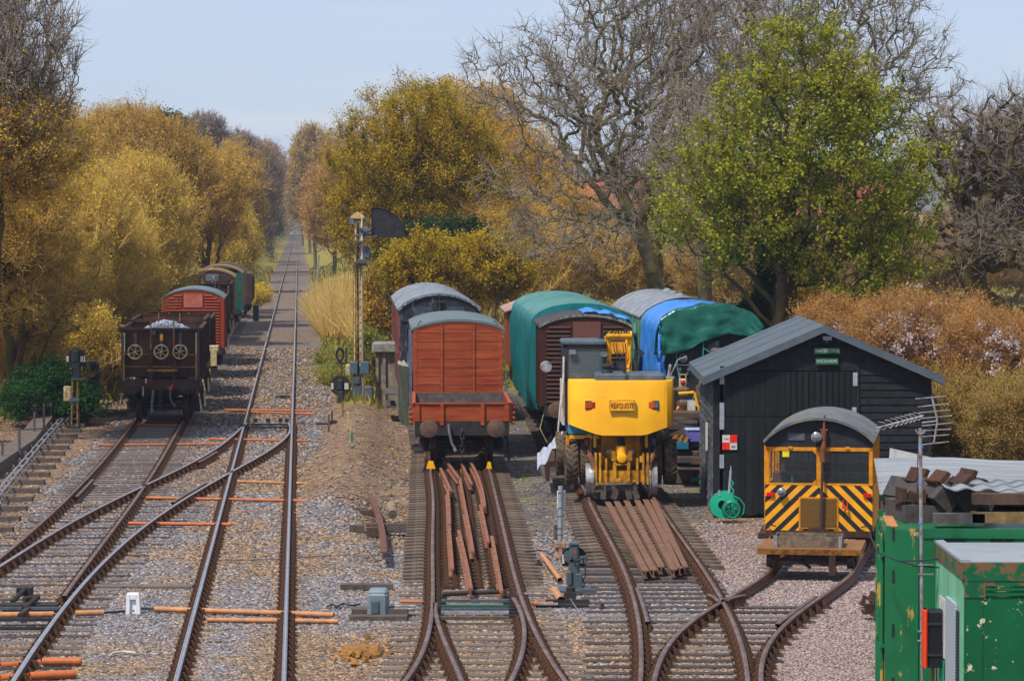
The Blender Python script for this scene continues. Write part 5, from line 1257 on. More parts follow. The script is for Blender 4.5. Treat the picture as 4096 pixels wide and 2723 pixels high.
for yy in (.4, 1.5):
    for z in (.3, 1.1, 2.3): g.box(-.12, -.06, yy-.08, yy+.08, z, z+.05)
g.box(-.06, .0, Wd-.08, Wd, 0, H+.03); g.build('door_end', m_cgreen, K)
g = MB(); g.box(0, CL, .06, Wd, H-.05, H-.01); g.build('roof', m_cgreen, K)
g = MB(); g.cyl((-.08, .45, .2), (-.08, .45, H-.2), .03, n=8); g.build('lock_rod', m_steelb, K)
g = MB(); g.box(-.04, .10, .2, 1.6, H, H+.02); g.build('rusty_edge', M('edge_orange_rust', 'b07a48', .8, 0, .2, 5), K)
def put(name, label, cat, mb, mat, loc=(0, 0, 0), rz=0., group=None, smooth=False):
    o = mb.build(name, mat, None, smooth); o.location = loc; o.rotation_euler = (0, 0, rz); return tag(o, label, cat, group)
# second container behind, with its lean-to roof
K = thing('shipping_container', 'dark green container behind, mostly hidden beneath the corrugated canopy', 'container', (CX+1.2, CY+2.9, -.14), 0)
g = MB(); g.box(0, 8, 0, 2.4, 0, 2.62); g.build('body', m_cgreen2, K); g = MB(); g.box(0, 8, -.03, 0, 2.48, 2.62); g.build('top_rail', m_wood, K)
# canopy of grey corrugated sheet: left edge to right, sagging
zc = lambda py, Y: HH(py, Y)
m_canopy = bpy.data.materials.new('corrugated_sheet_grey'); t = NT(m_canopy); o = t.obj(); sx_ = t.new("ShaderNodeSeparateXYZ"); t.link(o, sx_.inputs[0])
sn = t.math('SINE', t.math('MULTIPLY', t.math('ADD', sx_.outputs[1], t.math('MULTIPLY', t.noise(o, .6, 2), .25)), 2*math.pi/.5))
c = t.ramp(t.noise(t.obj((.4, 3, 1)), 1.5, 4), [(.3, '74787d'), (.7, '92969b')]); c = t.mix(t.ramp(t.math('ADD', t.math('MULTIPLY', sn, -.5), .5), [(.62, 0.), (.95, .75)]), c, '43474d')  # dark bands painted along the grooves stand in for shade between the ridges
t.link(c, t.b.inputs['Base Color']); t.b.inputs['Roughness'].default_value = .85; t.b.inputs['Specular IOR Level'].default_value = .08
K = thing('canopy', 'pale grey corrugated canopy roof standing between the container and the shed', 'canopy roof', (0, 0, 0), 0)
yf, yb_ = 44.6, 49.6
def f_can(u, v):
    Y = yf+(yb_-yf)*v; x = 5.14+u*6.2 + .30*v
    pf = np.interp(x, [4.9, 5.6, 6.1, 7.2, 11], [2.70, 2.76, 2.79, 2.69, 2.60]); pb = np.interp(x, [4.9, 5.6, 6.6, 7.3, 11], [2.85, 2.86, 2.875, 2.83, 2.75])
    return (x + .18*v, Y, float(pf+(pb-pf)*v + .009*math.sin(Y*2*math.pi/.5)))
o = sheet('roof_sheet', f_can, 30, 190, m_canopy, K, .006)
for x, y in ((5.2, 44.9), (5.8, 49.2), (9, 44.9), (9, 49.2)): MB().box(x, x+.1, y, y+.1, -.15, 2.6 if y < 46 else 2.8).build('post', m_wooddk, K); g = MB(); g.box(5.32, 11, 44.75, 44.85, 2.42, 2.55); g.build('beam', m_wood, K)
put('white_board', 'white sheet leaning up behind the grey canopy roof', 'board', (lambda b: b.add([(0, 0, 0), (1.35, 0, 0), (1.35, 0, .12), (.03, 0, .42), (0, .04, 0), (1.35, .04, 0), (1.35, .04, .12), (.03, .04, .42)], [(0,1,2,3), (4,7,6,5), (0,4,5,1), (1,5,6,2), (2,6,7,3), (3,7,4,0)]))(MB()), m_white, (XX(3556, 50.2), 50.2, 2.56))
# portable cabin in front
YB, YF = 41.15, 38.6; BX0 = 5.48
K = thing('site_cabin', 'green steel cabin with white flat roof and mesh window, in front of the container', 'cabin', (BX0, YF, -.1), 0)
H = 2.42+.1; D = YB-YF-.12
g = MB(); g.box(0, 4, 0, .04, 0, H-.42); g.box(.02, .22, -.012, 0, 0, H-.40); g.build('front_wall', m_cgreen2, K)
g = MB(); g.box(-.0, 4, -.03, .05, H-.22, H); g.box(0, .25, -.025, .05, H-.42, H-.22); g.box(.25, 4, -.02, .05, H-.28, H-.225); g.build('front_rim', m_crim, K)
g = MB()
for z in (H-.32, H-.38): g.box(.25, 4, -.022, .04, z-.022, z+.02)
g.build('ribbed_band', m_cgreen2, K)
g = MB(); g.box(-.03, .0, .05, D, 0, H-.2); side = g.build('side_wall', m_clight, K)
g = MB(); g.box(-.045, .01, .0, D, H-.2, H); g.build('side_rim', m_crim, K)
g = MB(); g.box(0.02, 4, .08, D, H-.03, H+.0); g.box(-.05, .07, 0, D, H, H+.035); g.build('roof', M('cabin_roof_white', '858a92', .5, 0, .08, 2, dirt='8f959c', damt=.25, ds=1.6), K)
m_gr = bpy.data.materials.new('window_mesh'); t = NT(m_gr); o = t.obj(); sx_ = t.new("ShaderNodeSeparateXYZ"); t.link(o, sx_.inputs[0])
t.link(t.mix(t.math('GREATER_THAN', t.math('FRACT', t.math('MULTIPLY', t.math('ADD', sx_.outputs[2], t.math('MULTIPLY', sx_.outputs[1], .25)), 26.)), .55), 'aeb6be', '7c8a90'), t.b.inputs['Base Color'])
g = MB(); g.box(-.075, -.035, .35, 1.15, .75, 1.98); wo = g.build('window', m_gr, K)
g = MB(); g.box(-.06, -.032, .22, .34, .7, 1.9); g.build('window_frame', m_dkframe, K)
g = MB(); g.box(-.045, -.035, 1.45, 1.95, 1.15, 1.90); no = g.build('notice', m_white, K); g = MB(); g.box(-.05, -.045, 1.45, 1.95, .85, 1.12); g.build('notice_footer', M('notice_green', '1c8a66', .5), no)
g = MB(); g.box(-.052, -.046, 1.55, 1.85, 1.35, 1.72); g.build('notice_picture', M('notice_grey', '8a7a78', .6), no)
g = MB()
rr = random.Random(4)
for k in range(7): g.cyl((.45+k*.1, -.0, .2), (.45+k*.1, -.0, .21), .01)
# mast with two aerials
YM = 40.7
K = thing('aerial_mast', 'slim grey pole carrying two television aerials beside the green container', 'aerial mast', (XX(3693, YM), YM, -.1), 0)
zt = HH(1712, YM)+.1; zb3 = HH(2612, YM)+.1
g = MB(); g.cyl((.03, 0, zb3-1.0), (0, 0, zb3), .018, n=8); g.cyl((0.01, 0, zb3), (-.03, 0, zt), .024, n=12); pole = g.build('pole', m_steelb, K, True)
for z in (zt-.25, zt-.72, zt-1.22):
    g = MB(); g.cyl((-.02, 0, z), (-.02, 0, z+.02), .029, n=10); g.build('blue_tape', m_blue, pole)
for z in (zt-1.75, zt-1.87, zt-2.6, zt-2.72): MB().box(-.05, .15, -.03, .03, z, z+.012).build('pole_bracket', m_steelb, K)
g = MB(); g.tube([(-.05, 0, zt-.2), (-.07, .0, zt-.6), (-.05, .02, zt-.95), (-.03, .03, zt-1.3)], .006); g.build('cable', m_dkframe, K); g = MB(); g.tube([(-.65, .3, zt-1.35), (-.55, .15, zt-1.6), (-.3, .05, zt-1.7), (0.05, -.05, zt-1.68), (.3, -.03, zt-1.65), (.28, -.03, zt-1.78), (-.1, .05, zt-1.76), (-.4, .1, zt-1.66)], .010); g.build('cable', m_dkframe, K)
A1 = thing('tv_aerial', 'long slanting grey television aerial with many X-shaped directors', 'aerial', (XX(3690, YM), YM, zt-.1+.02), 0)
g = MB(); e0 = Vector((-.58, .0, -.02)); e1 = Vector((.02, 0, .14)); g.cyl(e0, e1, .011, n=8); g.build('boom', m_steelb, A1)
g = MB()
for k in range(9):
    f_ = [0, .16, .30, .42, .52, .62, .72, .80, .9][k]; c_ = e0.lerp(e1, f_)
    for s in (-1, 1): g.tube([c_+Vector((-.07, 0, .035*s+.02)), c_+Vector((-.0, 0, .045*s)), c_+Vector((.03, 0, .015*s))], .006, 5)
    g.cbox(tuple(c_+Vector((.03, 0, 0))), (.03, .02, .02))
g.build('director', m_steelb, A1)
g = MB(); g.torus((-.02, -.03, -.03), (0, 1, 0), .06, .012, 16, 6, a0=math.pi, a1=2*math.pi); g.build('clamp', m_steelb, A1)
A2 = thing('tv_aerial', 'upright grey television aerial with eight level cross rods', 'aerial', (XX(3738, YM+.3), YM+.3, zt-.1), 0)
def a2(px, py): return ((px-3738)*(YM+.3)/FPX, 0, HH(py, YM+.3)-zt+.1)
g = MB(); g.tube([a2(3729, 1584), a2(3750, 1672), a2(3752, 1690), a2(3738, 1772)], .013, 8); g.build('boom', m_steelb, A2)
g = MB()
for (xa, ya, xb, yb3) in ((3664, 1595, 3787, 1584), (3673, 1627, 3796, 1614), (3678, 1651, 3804, 1639), (3690, 1673, 3810, 1662), (3690, 1703, 3811, 1691), (3690, 1722, 3806, 1716), (3690, 1746, 3800, 1738), (3690, 1778, 3800, 1766)):
    g.cyl(a2(xa, ya), a2(xb, yb3), .0075, n=6)
g.build('cross_rod', m_steelb, A2)
g = MB(); g.cyl(a2(3690, 1690), a2(3752, 1683), .010, n=8); g.build('support_arm', m_steelb, A2)
# fire extinguisher box
K = thing('equipment_case', 'upright black plastic case with orange-red lid, strapped beside the pole', 'case', (XX(3744, 40.3), 40.3, HH(2664, 40.3)), 0)
g = MB(); g.ch(-.09, .14, -.12, .14, 0, .725, .03); g.build('case_body', M('black_plastic', '17191c', .5, 0, .1, 5), K)
g = MB(); g.ch(-.145, -.095, -.13, .15, .0, .735, .02); g.build('case_lid', M('orange_red_plastic', 'd83c14', .4, 0, .05, 5), K)
for z in (.15, .54): g = MB(); g.box(-.10, .09, -.135, -.12, z, z+.03); g.build('strap', m_dkframe, K)
g = MB(); g.cyl((-.02, 0, -.6), (-.02, 0, 0), .02); g.cyl((.05, 0, -.9), (.03, 0, 0), .012); g.build('case_post', M('post_orange', '8a4a2a', .7), K)
# pile of old crossing timbers with chairs on top of the container
piles = [(3428+0, 2110, 42.6, .30, 0, 0, 'grey block end with rusty chair at the left foot of the pile'), (3660-0, 2110, 42.5, .05, 0, .02, ''), ]
m_blk = M('concrete_block_old', '5c5754', .95, 0, .25, 6, dirt='3a3634', damt=.35, ds=6, bump=.5)
spec = [(3645, 2062, 42.3, 0.10, 0., 'left block of the pile, flat, with rusty chair on top'),
        (3722, 2066, 42.3, 0.02, 0., 'block lying flat at the middle of the pile foot'),
        (3805, 2072, 42.5, -.05, 0., 'low block at the right foot of the pile'),
        (3748, 1990, 42.2, .25, .75, 'tilted block on top of the pile, on its left'),
        (3838, 1998, 42.2, .25, .80, 'tilted block on top of the pile, on its right'),
        (3880, 2050, 42.9, -.1, .2, 'half hidden block at the right end of the pile'),
        (3690, 1985, 43.0, .4, .5, 'brownish block leaning at the back of the pile, on its left'), (3790, 1978, 43.1, -.2, .9, 'block standing up at the back of the pile, near its middle'), (3890, 1990, 43.1, .3, .4, 'topmost rear block at the right of the pile')]
for i, (px, py, Y, rz, ry, lb) in enumerate(spec):
    p = atY(px, py, Y); K = thing('old_sleeper', 'grey sleeper end, ' + lb, 'sleeper', tuple(p), 0, 'sleeper ends piled on the green container')
    g = MB(); g.cbox((0, .55, 0), (.31, 1.2, .29), rz=rz, ry=ry); g.build('timber', m_blk, K)
    g = MB(); T_ = Matrix.Rotation(rz, 4, 'Z') @ Matrix.Rotation(ry, 4, 'Y')
    def tb(x0, x1, y0, y1, z0, z1): g.box(x0, x1, y0, y1, z0, z1, 0, T_)
    tb(-.15, .15, .1, .45, .145, .18); tb(-.12, -.06, .0, .43, .18, .36); tb(.06, .13, .0, .43, .18, .30); g.build('iron_chair', m_chair if i % 2 else m_frust, K)
for (x0_, x1_, z, lab, mt) in ((XX(3725, 42), XX(3925, 42), 2.60, 'grey-brown plank lying under the pile on the container edge', m_wood), (XX(3880, 42), XX(4200, 42), 2.86, 'yellowish timber beam holding up the scrap of corrugated sheet', m_woodbr), (XX(3893, 41.6), XX(4200, 41.6), 2.62, 'ribbed decking board on the container edge at far right', M('decking_board', '8a7048', .8, 0, .15, 4, dirt='5c4a30', damt=.3, ds=6))):
    put('timber_plank', lab, 'timber', MB().box(x0_, x1_, 41.55, 41.75, z, z+.14), mt)
def f_w(u, v): x = XX(3778, 42)+u*2.2; return (x, 41.75+v*1.0, 3.04+.02*math.sin(x*2*math.pi/.28)+.05*v-.04*u)
tag(sheet('corrugated_sheet', f_w, 60, 3, m_canopy, None, .006), 'scrap of wavy corrugated sheet on timbers over the green container', 'roofing sheet')
# ---------------------------------------------------------------- small things round the tracks
m_pipe = M('orange_duct', 'c8682c', .55, 0, .12, 6, dirt='9a5a38', damt=.25, ds=5)
m_pipe2 = M('orange_duct_faded', 'c88a58', .6, 0, .12, 6, dirt='a07050', damt=.3, ds=5)
def duct(pa, pb, r, label, mat=None, z=.03):
    a, b = at(*pa, z), at(*pb, z); g = MB(); c_ = (a+b)/2
    a, b = a-c_, b-c_; m = (a+b)/2+np.array((0, 0, .0))
    g.cyl(a, b, r, n=14, caps=False); g.cyl(b, a, r*.86, n=14, caps=False)
    o = g.build('cable_duct', mat or m_pipe, None, True); o.location = c_; return tag(o, label, 'pipe', 'orange cable ducts laid across the tracks')
duct((0, 2662), (160, 2650), .055, 'thick orange duct stub left of the rail in the bottom left corner, upper of two', z=.0)
duct((170, 2644), (325, 2644), .06, 'upper thick orange duct to the right of the rail at bottom left', z=.06)
duct((0, 2712), (120, 2705), .06, 'orange duct at the very bottom left corner', z=.0)
duct((120, 2703), (303, 2693), .062, 'lower thick orange duct right of the rail at bottom left', z=.06)
duct((0, 2458), (215, 2455), .05, 'pale orange duct lying along the point rodding at lower left', m_pipe2, .05)
duct((300, 2452), (415, 2448), .05, 'short pale orange duct ending left of the white block', m_pipe2, .06)
duct((620, 2434), (1335, 2458), .045, 'upper of two long orange ducts passing beneath both polished rails near the bottom', m_pipe2, .05)
duct((830, 2478), (1352, 2484), .04, 'lower of two long orange ducts beneath the polished rails near the bottom', m_pipe2, .035)
duct((585, 1990), (1275, 2003), .035, 'long orange duct under the main line above the crossover frog', None, .05)
duct((515, 2092), (925, 2097), .04, 'bright orange duct between the crossover and the main line left rail', None, .06)
duct((950, 1924), (1232, 1933), .03, 'orange duct under the main line a little below the crossing', m_pipe2, .04)
duct((395, 1779), (880, 1775), .032, 'orange duct reaching from the left siding to the crossover curve', None, .05)
duct((835, 1755), (1235, 1762), .03, 'orange duct just below the switch of the main line', None, .05)
duct((900, 1638), (1245, 1643), .032, 'upper of two thin orange ducts above the main line switch', None, .05)
duct((912, 1645), (1262, 1655), .032, 'lower of two thin orange ducts above the main line switch', None, .05)
duct((415, 1723), (450, 1724), .035, 'short orange duct stub left of the siding below the hopper', None, .05)
duct((500, 1697), (725, 1701), .035, 'orange duct between the siding rails just below the hopper', None, .05)
duct((2166, 2215), (2240, 2318), .045, 'orange duct lying slantwise left of the ground signal', m_pipe2, .03)
duct((2220, 2362), (2245, 2400), .07, 'stubby orange duct end in front of the ground signal', m_pipe2, .06)
duct((1602, 2404), (1690, 2406), .025, 'thin orange duct between the grey point machine and the yard track', m_pipe, .05)
duct((2130, 2416), (2210, 2410), .03, 'thin orange duct right of the yard track switch rods', m_pipe, .05)

# white marker block
def T_at(name, label, cat, px, py, z=.0, rz=0., group=None): return thing(name, label, cat, tuple(at(px, py, z)), rz, group)
K = T_at('marker_block', 'white plastic trough lid block with a small hole standing in the ballast', 'marker block', 533, 2455, -.02)
g = MB(); g.prof([(-.125, 0), (-.11, .33), (.10, .33), (.12, 0)], .02, .12); g.prof([(-.125, 0), (-.11, .33), (-.055, .33), (-.06, 0)], -.03, .02); g.prof([(.055, 0), (.05, .33), (.10, .33), (.12, 0)], -.03, .02); g.box(-.06, .055, -.03, .02, .25, .33); g.box(-.10, .09, .0, .1, .33, .355); g.build('block', M('white_plastic', 'dcdee0', .5, 0, .04, 5), K)
g = MB(); g.cyl((0, .015, .06), (0, .012, .06), .014, n=10); g.build('drain_hole', m_dkframe, K)
def cable(name, label, pts, r=.014, mat=None, cat='cable', z=.03):
    P = [at(px, py, z) for px, py in pts]; c_ = P[0].copy(); g = MB(); Q = []
    for i in range(len(P)-1):
        p0, p1, p2, p3 = P[max(i-1, 0)], P[i], P[i+1], P[min(i+2, len(P)-1)]
        for t in np.linspace(0, 1, 5)[:-1]: Q.append(.5*((2*p1)+(-p0+p2)*t+(2*p0-5*p1+4*p2-p3)*t*t+(-p0+3*p1-3*p2+p3)*t**3)-c_)
    Q.append(P[-1]-c_); g.tube(Q, r, 6); o = g.build(name, mat or m_dkframe); o.location = c_; return tag(o, label, cat)
cable('cable', 'black cables running between two orange ducts behind the white block', [(415, 2449), (460, 2446), (520, 2440), (570, 2432), (622, 2436)], .022)
cable('cable', 'pale bent rod on the grey ballast below the white block', [(440, 2618), (455, 2610), (500, 2605), (545, 2610)], .018, m_white)
cable('cable', 'black coiled cable left of the grey point machine', [(1310, 2425), (1330, 2415), (1350, 2425), (1370, 2412), (1400, 2420), (1440, 2415)], .018)
cable('cable', 'thin grey cable crossing the ballast from the main line to the yard track', [(870, 2240), (1100, 2235), (1300, 2222), (1480, 2221), (1620, 2222)], .010, m_greypaint)
cable('cable', 'black cable looping at the foot of the galvanised post', [(2190, 2150), (2215, 2170), (2228, 2195), (2200, 2215), (2170, 2200), (2100, 2206)], .014)
cable('signal_wire', 'thin wire staked along the ballast right of the main line', [(1337, 1690), (1335, 1760), (1332, 1850), (1330, 1910)], .012, m_greypaint)
cable('cable', 'pale frayed chain lying along the left yard rail', [(1700, 1815), (1708, 1880), (1716, 1960), (1722, 2060), (1718, 2150), (1712, 2195)], .012, m_cream, 'chain', .02)

# point rodding along the left, on stools
rodp = [(-80, 2060), (0, 1945), (60, 1880), (120, 1810), (180, 1742), (230, 1690), (275, 1632)]
for k, off in enumerate((0, .13)):
    P = np.array([at(px, py, .22) for px, py in rodp]); kf = np.polyfit(P[:, 1], P[:, 0], 2); g = MB(); ys_ = np.linspace(P[0, 1], P[-1, 1], 14)
    g.tube([(np.polyval(kf, y)+off, y, .24) for y in ys_], .022, 6); o = g.build('point_rod', m_steelb); tag(o, ('left' if k == 0 else 'right')+' hand steel point rod of the pair running along the left verge', 'point rod', 'point rodding on the left verge')
y = 67.5; i = 0
ords = ['nearest', 'second', 'third', 'fourth', 'fifth', 'sixth', 'seventh', 'eighth', 'ninth', 'tenth', 'eleventh', 'twelfth', 'thirteenth', 'fourteenth', 'fifteenth', 'sixteenth', 'seventeenth', 'eighteenth']
while y < 111 and i < 18:
    x = float(np.polyval(kf, y)); K = thing('rodding_stool', 'dark stool under the point rods, %s from the front' % ords[i], 'rodding stool', (x+.06, y, -.03), 0, 'stools carrying the point rods')
    g = MB(); g.cbox((.28, 0, .05), (.95, .26, .12)); g.build('timber', m_wooddk, K)
    g = MB(); g.box(-.22, .24, -.03, .03, .2, .24); g.box(-.2, -.16, -.03, .03, .1, .3); g.box(.18, .22, -.03, .03, .1, .3); g.box(-.02, .04, -.03, .03, .1, .3); g.build('roller_frame', m_steelb, K)
    y += 2.45; i += 1
# concrete edging left, posts
def at_bank(px, py): 
    p = at(px, py, .2); return p
ed = [(-60, 1905), (20, 1850), (100, 1795), (140, 1745), (175, 1700), (215, 1655)]
for i, ((a0, b0), (a1, b1)) in enumerate(zip(ed[:-1], ed[1:])):
    A, B = at(a0, b0, .05), at(a1, b1, .05); d = B-A; L_e = np.hypot(d[0], d[1])
    g = MB(); g.box(-.28, .28, 0, L_e, -.1, .28); o = g.build('edging_slab', M('edging_concrete', '7e7068', .95, 0, .2, 4, dirt='544a42', damt=.4, ds=4, bump=.4))
    o.location = A; o.rotation_euler = (0, 0, -math.atan2(d[0], d[1])); tag(o, 'worn concrete edging slab on the left verge, %s from the front' % ords[i], 'edging slab', 'concrete edging slabs on the left verge')
for i, (px, py, h) in enumerate(((10, 1870, .7), (78, 1850, .95), (138, 1770, .9), (176, 1760, 1.1), (205, 1705, .9), (277, 1640, .6))):
    K = MB().box(-.03, .03, -.03, .03, -.1, h).build('marker_stake', m_wood); K.location = at(px, py, 0); tag(K, 'thin grey stake beside the concrete edging, %s from the front' % ords[i], 'stake', 'stakes along the left edging')
# left signal on ladder stand, cabinet
D0 = 84000/(1722-880.); K = T_at('ground_signal', 'shunting signal seen from behind on a rusty white ladder stand, left verge', 'signal', 300, 1722, 0)
k_ = D0/FPX
g = MB()
for x0_, x1_ in ((-.09, -.045), (.10, .11)): g.tube([(x0_-.02, 0, 0), (x1_-.02, 0, 1.62)], .032, 8)
lad = g.build('ladder_stile', m_yelrust, K, True)
g = MB()
for j in range(7): g.cyl((-.10, 0, .15+j*.22), (.10, 0, .15+j*.22), .01, n=6)
g.build('rung', m_greypaint, lad)
g = MB(); g.box(-.16, .14, -.06, -.02, .92, 1.02); g.box(-.10, .30, -.1, .2, 1.60, 1.63); g.build('bracket', m_greypaint, K)
g = MB(); g.ch(-.07, .17, 0, .2, 1.63, 2.15, .03); g.ch(-.09, .13, -.02, .2, 2.15, 2.52, .04); g.cyl((-.08, -.02, 1.9), (-.14, -.02, 1.9), .08, n=10); g.build('signal_case', m_slate and M('signal_dark_grey', '31383c', .5, .1, .1, 5), K)
g = MB(); g.cyl((.02, .12, 2.26), (.02, .14, 2.26), .31, n=28); dd = g.build('signal_disc', m_black, K)
g = MB(); g.box(-.27, -.20, .10, .119, 2.14, 2.32); g.box(.16, .24, .10, .119, 2.14, 2.32); g.box(.27, .31, .10, .119, 2.14, 2.32); g.build('white_patch', m_white, dd)
g = MB(); g.ch(-.36, -.10, .02, .12, .93, 1.40, .04); g.build('junction_box', m_cream, K)
g = MB(); g.box(-.22, .14, -.1, .0, .02, .12); g.box(-.18, -.14, -.03, .03, 0, .45); g.box(.10, .15, -.03, .03, 0, .6); g.tube([(-.45, 0, .1), (-.05, 0, .5)], .02); g.build('stand_foot', m_black, K)
K = T_at('equipment_cabinet', 'tall dark grey lineside cabinet with pale sloping lid, behind the ladder signal', 'cabinet', 357, 1645, .0)
g = MB(); g.box(-.22, .30, 0, .5, 0, 1.60); cb = g.build('cabinet_body', m_slate and M('cabinet_dark', '2c3238', .55, .1, .1, 4), K); g = MB(); g.prof([(-.22, 1.60), (-.18, 1.72), (.24, 1.72), (.30, 1.60)], 0, .5); g.build('lid', m_slate, K); g = MB(); g.box(-.16, .18, -.02, .0, .1, 1.45); g.box(.15, .24, -.03, 0, 1.2, 1.24); g.build('door', M('cabinet_dark', '2c3238'), cb)
K = T_at('lamp_post', 'thin post with small white lamp head among the left trees', 'lamp post', 212, 1455, .0)
g = MB(); g.cyl((0, 0, -.3), (0, 0, 4.85), .06, .05, n=8); g.build('pole', m_wooddk, K); g = MB(); g.ch(-.14, .14, -.1, .15, 4.85, 5.05, .04); g.build('lamp_head', M('lamp_head_white', 'c8ccd4', .4), K)
for px, py, w_, h_, lab in ((520-25, 1650, 1.6, .12, 'dark timber lying left of the hopper'), (430, 1662, 1.3, .18, 'dark block of timber beside the cabinet foot')):
    o = MB().ch(-w_/2, w_/2, -.2, .2, 0, h_, .02).build('old_timber', m_wooddk); o.location = at(px, py, .0); o.rotation_euler = (0, 0, .15); tag(o, lab, 'timber')

# semaphore signal with lattice ladder, seen from behind
DS = 112.0; K = thing('semaphore_signal', 'tall rusty white semaphore post with ladder and big black quarter-round board', 'railway signal', (XX(1430, DS), DS, 0), 0)
q = lambda px, py: ((px-1432)*DS/FPX, HH(py, DS))
g = MB()
for x0_, x1_ in ((-.12, -.05), (.09, .12)): g.tube([(x0_, 0, 0), (x1_, 0, q(0, 865)[1])], .035, 6)
st_ = g.build('lattice_post', M('signal_cream_rust', 'd2c294', .7, 0, .12, 10, dirt='9a7038', damt=.2, ds=5), K)
g = MB(); g.tube([(.18, -.1, 0), (.16, -.1, q(0, 860)[1])], .03, 6); g.build('post_edge', m_white, K)
g = MB(); z = .3; zt2 = q(0, 1060)[1]
while z < zt2: g.cyl((-.13+.04*z/zt2, -.05, z), (.14, -.05, z), .012, n=5); z += .27
for x in (-.14, .17): g.tube([(x, -.12, .2), (x+.0, -.12, zt2)], .014, 5)
g.build('ladder', m_yelrust, K)
g = MB(); g.tube([(0, 0, .3), (.03, 0, q(0, 900)[1])], .02, 5); g.tube([(.05, .05, .3), (-.03, .05, q(0, 1000)[1])], .015, 5); g.build('signal_cable', m_black, K)
zc_ = q(0, 862)[1]
g = MB(); g.box(-.22, .24, -.12, .12, zc_-.10, zc_-.02); g.prof([(-.22, zc_-.02), (0, zc_+.13), (.02, zc_+.13), (.24, zc_-.02)], -.12, .12); g.build('finial', M('finial_cream', 'd8b888', .7, 0, .1, 6, dirt='a87a44', damt=.2, ds=6), K)
zp = q(0, 1050)[1]; g = MB(); g.box(-.32, .32, -.35, .2, zp-.03, zp+.03); zq = q(0, 965)[1]; g.box(-.28, .30, -.3, .1, zq-.03, zq+.02)
for x in (-.27, .27): g.cyl((x, -.3, zp), (x, -.3, zq), .018, n=6)
g.build('platform', m_wood, K)
x0_, zb4 = q(1490, 950); x1_, zt4 = q(1620, 832)
pts = [(x0_, zb4), (x0_, zt4)]+[(x0_+.12+(x1_-x0_-.12)*math.sin(a), zb4+.02+(zt4-zb4-.02)*math.cos(a)**.9) for a in np.linspace(.12, math.pi/2, 12)]
g = MB(); g.prof(pts, -.05, -.02); sb = g.build('sighting_board', M('board_black', '17181b', .8, 0, .3, 6, dirt='2e2f32', damt=.3, ds=8), K)
g = MB(); g.tube([(p_[0], -.06, p_[1]) for p_ in pts+[pts[0]]], .018, 5); g.build('board_rim', m_black, sb)
g = MB(); g.box(-.10, x0_+.02, -.04, 0, zt4-.45, zt4-.40); g.box(-.15, x0_, -.05, 0, zb4+.05, zb4+.12); g.cyl((.15, -.1, zb4+.3), (.35, -.1, zb4+.2), .14, .10, n=12); g.torus((.28, -.12, zb4+.42), (0, 1, 0), .22, .05, 14, 6, a0=math.pi*1.1, a1=math.pi*1.9); g.box(-.28, -.12, -.1, .1, zb4+.45, zb4+.75); g.tube([(.3, -.1, zb4), (.7, -.3, zb4+.05)], .015); g.build('signal_mechanism', m_greypaint, K)
zz = q(0, 1010)[1]; g = MB(); g.ch(.16, .44, -.1, .2, zz-.18, zz+.22, .03); g.ch(.02, .3, -.15, .1, zz-.45, zz-.22, .03); g.build('relay_box', m_slate, K)
zz = q(0, 1470)[1]; g = MB(); g.ch(-.27, .02, -.25, .05, zz-.2, zz+.22, .03); g.ch(.10, .42, -.25, .05, zz-.2, zz+.22, .03); g.build('junction_box', M('junction_blue_grey', '465e6e', .5, 0, .1, 4), K)
g = MB(); g.ch(-.42, -.20, -.1, .1, zz-.25, zz+.12, .03); g.build('pale_box', m_cream, K)
g = MB(); g.ch(.22, .55, -.15, .15, .25, .75, .04); g.ch(-.16, .10, -.2, .05, .85, 1.1, .03); g.box(-.2, .15, -.15, .1, 0, .8); g.build('lower_box', m_slate, K)
# speed board on post, with cut-out digits seen from behind
K = T_at('speed_board', 'small black pole carrying cut-out digits seen from behind, left of the signal', 'speed restriction sign', 1368, 1600, 0)
g = MB(); g.cyl((0, 0, .3), (0, 0, 1.35), .022, n=6); g.build('pole', m_black, K); D1 = 84000/720.
g = MB(); g.torus((-.07, 0, 1.72), (0, 1, 0), .15, .045, 18, 6, sx=1.); kk = g.build('digit_zero', m_black, K)
for v in kk.data.vertices: v.co.z = 1.66+(v.co.z-1.72)*1.45; v.co.x = -.07+(v.co.x+.07)*.85
g = MB(); g.box(.13, .19, -.03, .03, 1.38, 1.92); g.box(.08, .13, -.03, .03, 1.42, 1.48); g.box(-.2, .2, -.03, .03, 1.32, 1.38); g.build('digit_one', m_black, K)
K = T_at('ground_signal', 'small black disc signal with white patches right of the main line, below the speed board', 'signal', 1362, 1625, 0)
g = MB(); g.box(-.22, .25, -.1, .2, 0, .06); g.ch(-.10, .12, -.05, .15, .06, .55, .03); g.ch(-.12, .08, -.05, .15, .6, .95, .03); g.build('signal_case', M('signal_dark_grey', '31383c'), K)
g = MB(); g.cyl((0, .05, .72), (0, .08, .72), .36, n=26); dd = g.build('signal_disc', m_black, K); g = MB(); g.box(-.33, -.25, .03, .049, .60, .82); g.box(.14, .28, .03, .049, .60, .82); g.build('white_patch', m_white, dd)
